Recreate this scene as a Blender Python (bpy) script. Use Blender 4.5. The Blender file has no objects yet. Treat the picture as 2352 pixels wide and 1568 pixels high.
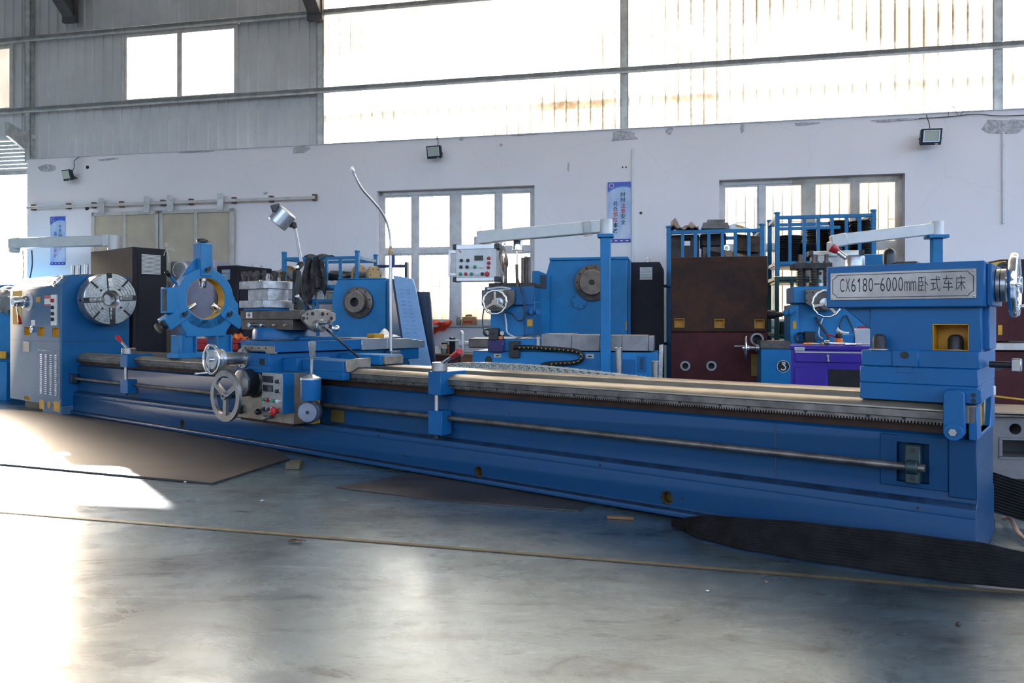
import bpy, bmesh, math, random
from mathutils import Vector, Matrix
random.seed(7)
SC = bpy.context.scene
COL = SC.collection

# ------------------------------------------------------------------ camera
F, CX, Y0, HC = 1760.0, 1176.0, 735.0, 1.13      # focal length in pixels, centre column, horizon row, eye height
cam_data = bpy.data.cameras.new('camera')
cam = bpy.data.objects.new('camera', cam_data)
COL.objects.link(cam)
cam.location = (0, 0, HC)
cam.rotation_euler = (math.pi / 2, 0, 0)
cam_data.sensor_width = 36.0
cam_data.lens = F / 2352 * 36.0
cam_data.shift_y = -(784.0 - Y0) / 2352.0
cam_data.clip_start = 0.05
SC.camera = cam

# ------------------------------------------------------------------ light
world = bpy.data.worlds.new('sky')
SC.world = world
world.use_nodes = True
bg = world.node_tree.nodes['Background']
SUN_AZ = math.atan2(-0.6, 0.8)                 # the sun stands behind the wall, to the left of the picture
EL = math.radians(20)
sky = world.node_tree.nodes.new('ShaderNodeTexSky')
sky.sky_type = 'NISHITA'
sky.sun_disc = False
sky.sun_elevation = EL
sky.sun_rotation = SUN_AZ
sky.dust_density = 8.0
sky.air_density = 0.7
sky.ozone_density = 1.0
world.node_tree.links.new(sky.outputs[0], bg.inputs[0])
bg.inputs[1].default_value = 0.62
sun_data = bpy.data.lights.new('sun', 'SUN')
sun_data.energy = 16.0
sun_data.angle = math.radians(0.6)
sun_data.color = (1.0, 0.955, 0.89)
sun = bpy.data.objects.new('sun', sun_data)
COL.objects.link(sun)
sun.rotation_euler = Vector((0.6 * math.cos(EL), -0.8 * math.cos(EL), -math.sin(EL))).to_track_quat('-Z', 'Y').to_euler()
SC.view_settings.view_transform = 'Standard'
SC.view_settings.look = 'None'
SC.view_settings.gamma = 1.0
SC.view_settings.exposure = 1.58
SC.view_settings.use_curve_mapping = False
SC.cycles.use_denoising = True
SC.cycles.max_bounces = 7
SC.cycles.diffuse_bounces = 4
SC.cycles.transmission_bounces = 6
SC.cycles.transparent_max_bounces = 12
SC.cycles.sample_clamp_indirect = 6.0
SC.cycles.caustics_reflective = False
SC.cycles.caustics_refractive = False


# ------------------------------------------------------------------ frames: a place with its own x (right), y (back) and z (up)
class Frame:
    def __init__(s, o, deg):
        a = math.radians(deg)
        s.o = o; s.a = a
        s.ex = (math.cos(a), math.sin(a)); s.ey = (-math.sin(a), math.cos(a))

    def on(s, px, py, n):            # sight line -> (x, z) on the frame's plane y = n
        d = ((px - CX) / F, 1.0)
        t = (n + s.o[0] * s.ey[0] + s.o[1] * s.ey[1]) / (d[0] * s.ey[0] + d[1] * s.ey[1])
        w = (t * d[0] - s.o[0], t * d[1] - s.o[1])
        return w[0] * s.ex[0] + w[1] * s.ex[1], HC + t * (Y0 - py) / F

    def onx(s, px, py, x):           # -> (y, z) on the plane x = const
        d = ((px - CX) / F, 1.0)
        t = (x + s.o[0] * s.ex[0] + s.o[1] * s.ex[1]) / (d[0] * s.ex[0] + d[1] * s.ex[1])
        w = (t * d[0] - s.o[0], t * d[1] - s.o[1])
        return w[0] * s.ey[0] + w[1] * s.ey[1], HC + t * (Y0 - py) / F

    def onz(s, px, py, z):           # -> (x, y) on the level z
        t = (HC - z) * F / (py - Y0)
        d = ((px - CX) / F, 1.0)
        w = (t * d[0] - s.o[0], t * d[1] - s.o[1])
        return w[0] * s.ex[0] + w[1] * s.ex[1], w[0] * s.ey[0] + w[1] * s.ey[1]


WF = Frame((0.0, 10.4), -11.9)                               # back wall, inner face on y = 0
LF = Frame((2.094, F / 509), -math.degrees(math.atan(F / 2266.0)))   # the big lathe, front right foot of its bed


def bgf(px, depth, deg=-11.9):       # a frame standing at a picture column and a distance
    return Frame(((px - CX) / F * depth, depth), deg)


# ------------------------------------------------------------------ materials
MATS = {}


def mat(name, col, rough=0.5, metal=0.0, var=0.12, scale=6.0, bump=0.0, bscale=60.0, col2=None, spec=0.5, stretch=None, rvar=0.0, coat=0.0):
    if name in MATS:
        return MATS[name]
    m = bpy.data.materials.new(name)
    m.use_nodes = True
    nt = m.node_tree; N = nt.nodes; K = nt.links
    b = N['Principled BSDF']
    b.inputs['Roughness'].default_value = rough
    b.inputs['Metallic'].default_value = metal
    b.inputs['Specular IOR Level'].default_value = spec
    b.inputs['Coat Weight'].default_value = coat
    g = N.new('ShaderNodeNewGeometry')
    vec = g.outputs['Position']
    if stretch:
        mp = N.new('ShaderNodeMapping'); mp.inputs['Scale'].default_value = stretch
        K.new(vec, mp.inputs[0]); vec = mp.outputs[0]
    n = N.new('ShaderNodeTexNoise'); n.inputs['Scale'].default_value = scale; n.inputs['Detail'].default_value = 5
    n.inputs['Roughness'].default_value = 0.65
    K.new(vec, n.inputs['Vector'])
    r = N.new('ShaderNodeValToRGB')
    c2 = col2 if col2 else tuple(c * (1 - 2 * var) for c in col)
    c1 = col if col2 else tuple(min(1, c * (1 + var)) for c in col)
    r.color_ramp.elements[0].position = 0.35; r.color_ramp.elements[0].color = (*c2, 1)
    r.color_ramp.elements[1].position = 0.65; r.color_ramp.elements[1].color = (*c1, 1)
    K.new(n.outputs['Fac'], r.inputs[0]); K.new(r.outputs[0], b.inputs['Base Color'])
    if rvar:
        mr = N.new('ShaderNodeMapRange'); mr.inputs[3].default_value = max(0.02, rough - rvar); mr.inputs[4].default_value = rough + rvar
        K.new(n.outputs['Fac'], mr.inputs[0]); K.new(mr.outputs[0], b.inputs['Roughness'])
    if bump:
        n2 = N.new('ShaderNodeTexNoise'); n2.inputs['Scale'].default_value = bscale; n2.inputs['Detail'].default_value = 3
        K.new(g.outputs['Position'], n2.inputs['Vector'])
        bp = N.new('ShaderNodeBump'); bp.inputs['Strength'].default_value = bump; bp.inputs['Distance'].default_value = 0.004
        K.new(n2.outputs['Fac'], bp.inputs['Height']); K.new(bp.outputs[0], b.inputs['Normal'])
    MATS[name] = m
    return m


BLUE = mat('machine blue paint', (0.007, 0.108, 0.275), 0.38, var=0.06, scale=2.5, bump=0.16, bscale=38, spec=0.3)
BLUEL = mat('lit steady rest blue', (0.022, 0.190, 0.420), 0.36, var=0.05, scale=2.5, bump=0.25, bscale=38, spec=0.35)  # steady rest's stronger light put into a lighter copy of the machine blue
BLUE2 = mat('lit blue paint', (0.013, 0.185, 0.420), 0.40, var=0.09, scale=3, bump=0.06, bscale=45, spec=0.3)  # brighter light on the back row painted in: lighter copy of machine blue
BLUEW = mat('worn shaded blue paint', (0.003, 0.047, 0.128), 0.42, var=0.05, scale=5, bump=0.25, bscale=22, col2=(0.006, 0.050, 0.118), stretch=(1, 1, 3), rvar=0.08, spec=0.2)  # worn, and darkened so the colour holds the weak light along the bed
GREYB = mat('hazed grey blue paint', (0.065, 0.135, 0.225), 0.5, var=0.05, scale=3, bump=0.04)  # shade and haze of the headstock front mixed into the colour
RACKB = mat('rack blue enamel', (0.018, 0.175, 0.37), 0.38, var=0.08, scale=7, spec=0.3)
STEEL = mat('ground steel', (0.42, 0.41, 0.40), 0.30, 0.9, var=0.10, scale=9, rvar=0.08)
WAY = mat('oiled guideway steel', (0.30, 0.245, 0.18), 0.42, 0.55, var=0.12, scale=5, stretch=(1, 1, 6), rvar=0.08)
WAYD = mat('dark guideway steel', (0.17, 0.15, 0.135), 0.36, 0.7, var=0.25, scale=7, rvar=0.1)
CHROME = mat('chromed steel', (0.72, 0.72, 0.73), 0.12, 1.0, var=0.03)
ALU = mat('brushed aluminium', (0.60, 0.60, 0.61), 0.32, 0.85, var=0.05)
SILVER = mat('silver grey enamel', (0.60, 0.59, 0.56), 0.38, 0.15, var=0.04)
TAN = mat('tan machined steel', (0.34, 0.29, 0.235), 0.36, 0.6, var=0.15, scale=11, rvar=0.08)
BROWNM = mat('brown oiled steel', (0.135, 0.112, 0.098), 0.38, 0.55, var=0.2, scale=8)
IRON = mat('dark cast iron', (0.055, 0.048, 0.044), 0.5, 0.4, var=0.25, scale=9, spec=0.4)
FLANGE = mat('rusty flange steel', (0.20, 0.155, 0.12), 0.42, 0.55, var=0.25, scale=13, col2=(0.13, 0.10, 0.085))
RUST = mat('rusted casting', (0.070, 0.028, 0.015), 0.62, 0.15, var=0.3, scale=4.5, bump=0.2, bscale=30, col2=(0.028, 0.016, 0.013), spec=0.2)
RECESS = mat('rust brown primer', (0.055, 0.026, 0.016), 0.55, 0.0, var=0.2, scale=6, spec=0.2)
REDP = mat('red oxide primer', (0.075, 0.013, 0.013), 0.55, var=0.18, scale=4, bump=0.08, spec=0.2)
YEL = mat('yellow filler paint', (0.62, 0.30, 0.012), 0.5, var=0.12, scale=9)
BLACK = mat('black paint', (0.016, 0.015, 0.017), 0.45, var=0.15, bump=0.05, spec=0.3)
CABB = mat('black cabinet coat', (0.020, 0.018, 0.025), 0.62, var=0.1, bump=0.12, bscale=160, spec=0.25)
RUB = mat('black rubber', (0.012, 0.011, 0.011), 0.55, var=0.25, scale=12, spec=0.2)
ZINC = mat('zinc sheet', (0.27, 0.25, 0.245), 0.45, 0.3, var=0.12, scale=7)
LITB = mat('sky lit blue enamel', (0.27, 0.45, 0.70), 0.35, var=0.05)  # bright sky light on the leaning panel put into its colour
PLB = mat('black plastic', (0.014, 0.014, 0.015), 0.32, var=0.05)
REDK = mat('red plastic', (0.45, 0.012, 0.016), 0.30, var=0.05)
GRNK = mat('green plastic', (0.02, 0.25, 0.12), 0.3, var=0.05)
WHTK = mat('white plastic', (0.70, 0.69, 0.67), 0.35, var=0.04)
ORNG = mat('orange plastic', (0.75, 0.16, 0.015), 0.35, var=0.05)
PURP = mat('violet cabinet enamel', (0.055, 0.028, 0.31), 0.30, var=0.06, spec=0.3)
DBLUE = mat('navy enamel', (0.018, 0.035, 0.075), 0.4, var=0.08)
WHITE = mat('white enamel', (0.74, 0.74, 0.74), 0.4, var=0.03)
CABLE = mat('dark cable', (0.03, 0.03, 0.032), 0.45, var=0.1)
GALV = mat('galvanised steel', (0.60, 0.60, 0.58), 0.42, 0.35, var=0.12, scale=9)
GIRT = mat('girt grey paint', (0.62, 0.61, 0.60), 0.45, 0.1, var=0.1, scale=7)
FRAMEM = mat('window frame grey', (0.70, 0.66, 0.64), 0.5, var=0.08, scale=8)
DOORM = mat('sliding door tan', (0.56, 0.47, 0.34), 0.6, var=0.12, scale=4, col2=(0.48, 0.40, 0.30))
GRN = mat('green rack paint', (0.012, 0.085, 0.055), 0.4, var=0.1)
CARD = mat('cardboard', (0.45, 0.24, 0.08), 0.75, var=0.1)
CLOTHD = mat('dark grimy cloth', (0.060, 0.046, 0.048), 0.9, var=0.4, scale=14, bump=0.3, bscale=180)
CLOTHG = mat('grey rag cloth', (0.20, 0.16, 0.14), 0.9, var=0.3, scale=18, bump=0.3, bscale=180)
BRASS = mat('turned brass tan flange', (0.50, 0.34, 0.17), 0.4, 0.35, var=0.12, scale=14)
PLATE = mat('scaled steel plate', (0.095, 0.078, 0.068), 0.50, 0.35, var=0.25, scale=1.6, col2=(0.055, 0.043, 0.038), stretch=(1, 2.5, 1), rvar=0.08)
RINGW = mat('white washer ring', (0.34, 0.33, 0.31), 0.5, 0.2, var=0.1)
INK = mat('engraved black', (0.010, 0.009, 0.009), 0.5, var=0.02)
INKR = mat('printed red', (0.55, 0.02, 0.02), 0.6, var=0.02)
INKW = mat('printed white', (0.8, 0.8, 0.82), 0.6, var=0.02)
NPL = mat('brushed nameplate', (0.40, 0.375, 0.35), 0.36, 0.55, var=0.16, scale=4, rvar=0.06)
CHALK = mat('white wood offcut', (0.55, 0.52, 0.46), 0.7, var=0.2, scale=30)
SCREEN = mat('dark display', (0.02, 0.016, 0.018), 0.15, var=0.02)


def glass_mat(name, tint=(0.95, 0.96, 0.97), haze=0.0, hcol=(0.8, 0.78, 0.74), gl=0.1):
    m = bpy.data.materials.new(name); m.use_nodes = True
    N = m.node_tree.nodes; K = m.node_tree.links
    for n in list(N):
        if n.type != 'OUTPUT_MATERIAL':
            N.remove(n)
    out = [n for n in N if n.type == 'OUTPUT_MATERIAL'][0]
    tr = N.new('ShaderNodeBsdfTransparent'); tr.inputs[0].default_value = (*tint, 1)
    gs = N.new('ShaderNodeBsdfGlossy'); gs.inputs['Roughness'].default_value = 0.05
    fr = N.new('ShaderNodeFresnel'); fr.inputs[0].default_value = 1.45
    mx = N.new('ShaderNodeMixShader')
    K.new(fr.outputs[0], mx.inputs[0]); K.new(tr.outputs[0], mx.inputs[1]); K.new(gs.outputs[0], mx.inputs[2])
    last = mx
    if haze:
        di = N.new('ShaderNodeBsdfTranslucent'); di.inputs[0].default_value = (*hcol, 1)
        m2 = N.new('ShaderNodeMixShader')
        nz = N.new('ShaderNodeTexNoise'); nz.inputs['Scale'].default_value = 3.0
        g = N.new('ShaderNodeNewGeometry'); K.new(g.outputs['Position'], nz.inputs['Vector'])
        mr = N.new('ShaderNodeMapRange'); mr.inputs[3].default_value = haze * 0.5; mr.inputs[4].default_value = min(1, haze * 1.5)
        K.new(nz.outputs['Fac'], mr.inputs[0]); K.new(mr.outputs[0], m2.inputs[0])
        K.new(mx.outputs[0], m2.inputs[1]); K.new(di.outputs[0], m2.inputs[2])
        last = m2
    K.new(last.outputs[0], out.inputs[0])
    return m


GLASS = glass_mat('window glass', haze=0.03)
FILM = glass_mat('cloudy plastic film', (0.93, 0.91, 0.86), haze=0.25, hcol=(0.60, 0.56, 0.48))
WRAP = glass_mat('clear wrapping film', (0.97, 0.97, 0.97), haze=0.22, hcol=(0.9, 0.9, 0.92))
JARG = glass_mat('jar glass', (0.85, 0.88, 0.86), haze=0.15)


# ------------------------------------------------------------------ mesh building
class MB:
    def __init__(s):
        s.v = []; s.f = []

    def _add(s, vs, fs):
        o = len(s.v)
        s.v += [tuple(p) for p in vs]
        s.f += [tuple(o + i for i in f) for f in fs]
        return s

    def box(s, x0, x1, y0, y1, z0, z1):
        if x0 > x1: x0, x1 = x1, x0
        if y0 > y1: y0, y1 = y1, y0
        if z0 > z1: z0, z1 = z1, z0
        return s._add([(x0, y0, z0), (x1, y0, z0), (x1, y1, z0), (x0, y1, z0), (x0, y0, z1), (x1, y0, z1), (x1, y1, z1), (x0, y1, z1)],
                      [(0, 3, 2, 1), (4, 5, 6, 7), (0, 1, 5, 4), (1, 2, 6, 5), (2, 3, 7, 6), (3, 0, 4, 7)])

    def prism(s, pts, a0, a1, axis='y'):
        n = len(pts)
        if axis == 'y':
            P = lambda p, a: (p[0], a, p[1])
        elif axis == 'x':
            P = lambda p, a: (a, p[0], p[1])
        else:
            P = lambda p, a: (p[0], p[1], a)
        vs = [P(p, a0) for p in pts] + [P(p, a1) for p in pts]
        fs = [tuple(range(n)), tuple(range(2 * n - 1, n - 1, -1))] + [(i, n + i, n + (i + 1) % n, (i + 1) % n) for i in range(n)]
        return s._add(vs, fs)

    @staticmethod
    def _basis(d):
        d = Vector(d).normalized()
        u = d.cross(Vector((0, 0, 1)))
        if u.length < 1e-4:
            u = Vector((1, 0, 0))
        u.normalize()
        return d, u, u.cross(d) * -1

    def lathe(s, p0, d, prof, seg=24, a0=0.0):    # prof: (radius, height along d) pairs
        d, u, w = s._basis(d); p0 = Vector(p0)
        vs = []; fs = []
        for r, h in prof:
            r = max(r, 1e-4)
            for i in range(seg):
                a = a0 + 2 * math.pi * i / seg
                vs.append(p0 + d * h + (u * math.cos(a) + w * math.sin(a)) * r)
        for k in range(len(prof) - 1):
            for i in range(seg):
                j = (i + 1) % seg
                fs.append((k * seg + i, k * seg + j, (k + 1) * seg + j, (k + 1) * seg + i))
        fs.append(tuple(range(seg - 1, -1, -1)))
        m = (len(prof) - 1) * seg
        fs.append(tuple(m + i for i in range(seg)))
        return s._add(vs, fs)

    def cyl(s, p0, p1, r, r2=None, seg=18, a0=0.0):
        d = Vector(p1) - Vector(p0)
        return s.lathe(p0, d, [(r, 0), (r if r2 is None else r2, d.length)], seg, a0)

    def annulus(s, p0, d, ro, ri, h, seg=32):
        d, u, w = s._basis(d); p0 = Vector(p0)
        vs = []; fs = []
        for r, hh in ((ro, 0), (ro, h), (ri, h), (ri, 0)):
            for i in range(seg):
                a = 2 * math.pi * i / seg
                vs.append(p0 + d * hh + (u * math.cos(a) + w * math.sin(a)) * r)
        for k in range(4):
            for i in range(seg):
                j = (i + 1) % seg
                fs.append((k * seg + i, k * seg + j, ((k + 1) % 4) * seg + j, ((k + 1) % 4) * seg + i))
        return s._add(vs, fs)

    def torus(s, c, d, R, r, seg=36, rs=10, wavy=0.0, wn=12):
        d, u, w = s._basis(d); c = Vector(c)
        vs = []; fs = []
        for i in range(seg):
            a = 2 * math.pi * i / seg
            e = u * math.cos(a) + w * math.sin(a)
            RR = R + wavy * math.cos(a * wn)
            for k in range(rs):
                b = 2 * math.pi * k / rs
                vs.append(c + e * (RR + r * math.cos(b)) + d * (r * math.sin(b)))
        for i in range(seg):
            for k in range(rs):
                fs.append((i * rs + k, ((i + 1) % seg) * rs + k, ((i + 1) % seg) * rs + (k + 1) % rs, i * rs + (k + 1) % rs))
        return s._add(vs, fs)

    def tube(s, pts, r, seg=8, sub=0):
        P = [Vector(p) for p in pts]
        if sub:
            Q = []
            n = len(P)
            for i in range(n - 1):
                a, b, c, e = P[max(i - 1, 0)], P[i], P[i + 1], P[min(i + 2, n - 1)]
                for k in range(sub):
                    t = k / sub
                    Q.append(0.5 * ((2 * b) + (c - a) * t + (2 * a - 5 * b + 4 * c - e) * t * t + (3 * b - a - 3 * c + e) * t ** 3))
            Q.append(P[-1]); P = Q
        vs = []; fs = []
        up = None
        for i, p in enumerate(P):
            d = (P[min(i + 1, len(P) - 1)] - P[max(i - 1, 0)]).normalized()
            if up is None:
                _, u, w = s._basis(d)
            else:
                u = (up - d * up.dot(d)).normalized(); w = d.cross(u)
            up = u
            w = d.cross(u)
            rr = r[i] if isinstance(r, (list, tuple)) else r
            for k in range(seg):
                a = 2 * math.pi * k / seg
                vs.append(p + (u * math.cos(a) + w * math.sin(a)) * rr)
        for i in range(len(P) - 1):
            for k in range(seg):
                fs.append((i * seg + k, i * seg + (k + 1) % seg, (i + 1) * seg + (k + 1) % seg, (i + 1) * seg + k))
        fs.append(tuple(range(seg - 1, -1, -1)))
        m = (len(P) - 1) * seg
        fs.append(tuple(m + k for k in range(seg)))
        return s._add(vs, fs)

    def bar(s, p0, p1, w, h, up=(0, 0, 1)):       # rectangular bar along a line
        p0 = Vector(p0); p1 = Vector(p1)
        d = (p1 - p0).normalized()
        u = d.cross(Vector(up))
        if u.length < 1e-4:
            u = Vector((1, 0, 0))
        u.normalize(); q = u.cross(d)
        vs = []
        for p in (p0, p1):
            for a, b in ((-1, -1), (1, -1), (1, 1), (-1, 1)):
                vs.append(p + u * (a * w / 2) + q * (b * h / 2))
        return s._add(vs, [(0, 1, 2, 3), (7, 6, 5, 4), (0, 4, 5, 1), (1, 5, 6, 2), (2, 6, 7, 3), (3, 7, 4, 0)])

    def ball(s, c, r, seg=14, rings=8, sz=1.0):
        prof = []
        for k in range(rings + 1):
            a = -math.pi / 2 + math.pi * k / rings
            prof.append((r * math.cos(a), r * math.sin(a) * sz))
        return s.lathe(c, (0, 0, 1), prof, seg)

    def grid(s, fn, nu, nv, thick=None):          # fn(u,v) -> point ; optional thickness vector
        vs = [fn(i / nu, j / nv) for j in range(nv + 1) for i in range(nu + 1)]
        fs = [(j * (nu + 1) + i, j * (nu + 1) + i + 1, (j + 1) * (nu + 1) + i + 1, (j + 1) * (nu + 1) + i) for j in range(nv) for i in range(nu)]
        if thick is None:
            return s._add(vs, fs)
        m = len(vs); T = Vector(thick)
        vs2 = [Vector(p) + T for p in vs]
        fs2 = [tuple(m + i for i in reversed(f)) for f in fs]
        rim = [i for i in range(nu + 1)] + [j * (nu + 1) + nu for j in range(1, nv + 1)] + [nv * (nu + 1) + i for i in range(nu - 1, -1, -1)] + [j * (nu + 1) for j in range(nv - 1, 0, -1)]
        fs3 = [(rim[(i + 1) % len(rim)], rim[i], m + rim[i], m + rim[(i + 1) % len(rim)]) for i in range(len(rim))]
        return s._add(list(vs) + vs2, fs + fs2 + fs3)

    def mesh(s, name, bev=0.0, seg=1, smooth=True):
        me = bpy.data.meshes.new(name)
        me.from_pydata(s.v, [], s.f)
        bm = bmesh.new(); bm.from_mesh(me)
        bmesh.ops.recalc_face_normals(bm, faces=bm.faces)
        if bev:
            es = [e for e in bm.edges if len(e.link_faces) == 2 and e.calc_face_angle(0) > 0.6]
            bmesh.ops.bevel(bm, geom=es, offset=bev, segments=seg, profile=0.5, affect='EDGES', clamp_overlap=True)
        bm.to_mesh(me); bm.free()
        if smooth:
            for p in me.polygons:
                p.use_smooth = True
            me.set_sharp_from_angle(angle=math.radians(38))
        return me

    def out(s, name, material, parent=None, bev=0.0, seg=1, label=None, kind=None, smooth=True):
        me = s.mesh(name, bev, seg, smooth)
        me.materials.append(material)
        o = bpy.data.objects.new(name, me)
        COL.objects.link(o)
        if parent is not None:
            o.parent = parent
        if label: o['label'] = label
        if kind: o['kind'] = kind
        return o


def thing(name, label, cat, frame=None, loc=None, rot=0.0, group=None):
    o = bpy.data.objects.new(name, None)
    COL.objects.link(o)
    o.empty_display_size = 0.1
    if frame is not None:
        o.location = (frame.o[0], frame.o[1], 0); o.rotation_euler = (0, 0, frame.a)
    elif loc is not None:
        o.location = loc; o.rotation_euler = (0, 0, rot)
    o['label'] = label; o['category'] = cat
    if group: o['group'] = group
    return o


def seat(o, frame):                    # put a one-mesh thing into a frame
    o.location = (frame.o[0], frame.o[1], 0); o.rotation_euler = (0, 0, frame.a)
    return o


def tag(o, label, cat, group=None):
    o['label'] = label; o['category'] = cat
    if group: o['group'] = group
    return o


def dup(o, parent=None):
    c = o.copy(); COL.objects.link(c); c.parent = parent
    for ch in o.children:
        dup(ch, c)
    return c


def lettering(text, size, material, name, parent, origin, xdir, updir, bold=0.0, align='LEFT', depth=0.0008, sx=1.0, font_scale=None):
    cu = bpy.data.curves.new('lettering', 'FONT')
    cu.body = text; cu.size = size; cu.align_x = align; cu.offset = bold; cu.extrude = depth
    cu.resolution_u = 3
    to = bpy.data.objects.new('lettering', cu)
    COL.objects.link(to)
    dg = bpy.context.evaluated_depsgraph_get()
    me = bpy.data.meshes.new_from_object(to.evaluated_get(dg))
    bpy.data.objects.remove(to); bpy.data.curves.remove(cu)
    X = Vector(xdir).normalized(); U = Vector(updir).normalized(); Z = X.cross(U)
    M = Matrix(((X.x * sx, U.x, Z.x, origin[0]), (X.y * sx, U.y, Z.y, origin[1]), (X.z * sx, U.z, Z.z, origin[2]), (0, 0, 0, 1)))
    me.transform(M)
    me.materials.clear(); me.materials.append(material)
    o = bpy.data.objects.new(name, me)
    COL.objects.link(o); o.parent = parent
    return o

# ================================================================== the hall
def structure(o):
    o['kind'] = 'structure'
    return o


# --- floor: trowelled concrete, glossy, smeared with dark scuffs
def floor_material():
    m = bpy.data.materials.new('trowelled concrete'); m.use_nodes = True
    N = m.node_tree.nodes; K = m.node_tree.links
    b = N['Principled BSDF']
    g = N.new('ShaderNodeNewGeometry')

    def noise(scale, detail, st=(1, 1, 1), rough=0.6, dist=0.0, rot=0.0):
        mp = N.new('ShaderNodeMapping'); mp.inputs['Scale'].default_value = st; mp.inputs['Rotation'].default_value = (0, 0, rot)
        K.new(g.outputs['Position'], mp.inputs[0])
        n = N.new('ShaderNodeTexNoise'); n.inputs['Scale'].default_value = scale; n.inputs['Detail'].default_value = detail
        n.inputs['Roughness'].default_value = rough; n.inputs['Distortion'].default_value = dist
        K.new(mp.outputs[0], n.inputs['Vector'])
        return n.outputs['Fac']

    def ramp(src, p0, c0, p1, c1):
        r = N.new('ShaderNodeValToRGB')
        r.color_ramp.elements[0].position = p0; r.color_ramp.elements[0].color = (*c0, 1)
        r.color_ramp.elements[1].position = p1; r.color_ramp.elements[1].color = (*c1, 1)
        K.new(src, r.inputs[0])
        return r.outputs[0]

    def mul(a, bb, fac=1.0):
        x = N.new('ShaderNodeMix'); x.data_type = 'RGBA'; x.blend_type = 'MULTIPLY'; x.inputs[0].default_value = fac
        K.new(a, x.inputs[6]); K.new(bb, x.inputs[7])
        return x.outputs[2]
    base = ramp(noise(0.55, 4, dist=0.6), 0.34, (0.034, 0.043, 0.045), 0.62, (0.158, 0.190, 0.190))
    cloud = ramp(noise(2.6, 6, (0.7, 1.4, 1), 0.7, 1.2), 0.36, (0.70, 0.70, 0.71), 0.62, (1, 1, 1))
    streak = ramp(noise(2.6, 7, (0.55, 1.25, 1), 0.74, 1.9, rot=0.25), 0.33, (0.48, 0.45, 0.46), 0.47, (1, 1, 1))
    scuff = ramp(noise(7.0, 8, (0.55, 1.6, 1), 0.8, 2.2, rot=-0.2), 0.31, (0.22, 0.19, 0.20), 0.41, (1, 1, 1))
    speck = ramp(noise(42, 4, (1, 1, 1), 0.7), 0.27, (0.35, 0.33, 0.32), 0.33, (1, 1, 1))
    c = mul(mul(mul(mul(base, cloud), streak), scuff), speck, 0.8)
    K.new(c, b.inputs['Base Color'])
    rr = N.new('ShaderNodeMapRange'); rr.inputs[3].default_value = 0.12; rr.inputs[4].default_value = 0.42
    K.new(noise(2.2, 6, (0.5, 1.5, 1), 0.7, 1.0), rr.inputs[0]); K.new(rr.outputs[0], b.inputs['Roughness'])
    b.inputs['Specular IOR Level'].default_value = 0.55
    cw_ = mul(mul(streak, scuff), cloud); bw = N.new('ShaderNodeRGBToBW'); K.new(cw_, bw.inputs[0]); K.new(bw.outputs[0], b.inputs['Coat Weight'])
    b.inputs['Coat Roughness'].default_value = 0.33; b.inputs['Coat Tint'].default_value = (0.88, 0.97, 1.0, 1)
    bp = N.new('ShaderNodeBump'); bp.inputs['Strength'].default_value = 0.22; bp.inputs['Distance'].default_value = 0.01
    K.new(noise(5.0, 7, (0.8, 1.2, 1), 0.7, 1.4), bp.inputs['Height']); K.new(bp.outputs[0], b.inputs['Normal'])
    return m


XL, XU, XRW = -7.76, -13.5, 12.0                # ends of the back wall in its own frame
YF = -15.5                           # front of the hall, behind the photographer
ZT, ZR = 3.64, 7.6                   # top of the masonry, underside of the roof
fl = structure(seat(MB().box(XL - 30, XRW + 0.3, YF - 12, 9.0, -0.2, 0.0).out('floor', floor_material()), WF))
# saw joint filled with yellow mastic
ja = WF.onz(60, 1180, 0); jb = WF.onz(2352, 1362, 0)
JOINT = mat('yellow brown mastic', (0.13, 0.085, 0.032), 0.6, var=0.25, scale=20, col2=(0.07, 0.05, 0.028))
mb = MB(); dv = Vector((jb[0] - ja[0], jb[1] - ja[1], 0)); pa = Vector((*ja, 0.0015)) - dv; pb = Vector((*jb, 0.0015)) + dv * 0.6
mb.bar(pa, pb, 0.030, 0.003)
mb.out('floor_joint', JOINT, fl)
mb = MB(); off = Vector((dv.y, -dv.x, 0)).normalized() * 0.023
mb.bar(pa + off, pb + off, 0.008, 0.002)
mb.out('floor_joint_gap', mat('joint gap', (0.03, 0.024, 0.02), 0.8), fl)


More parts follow.
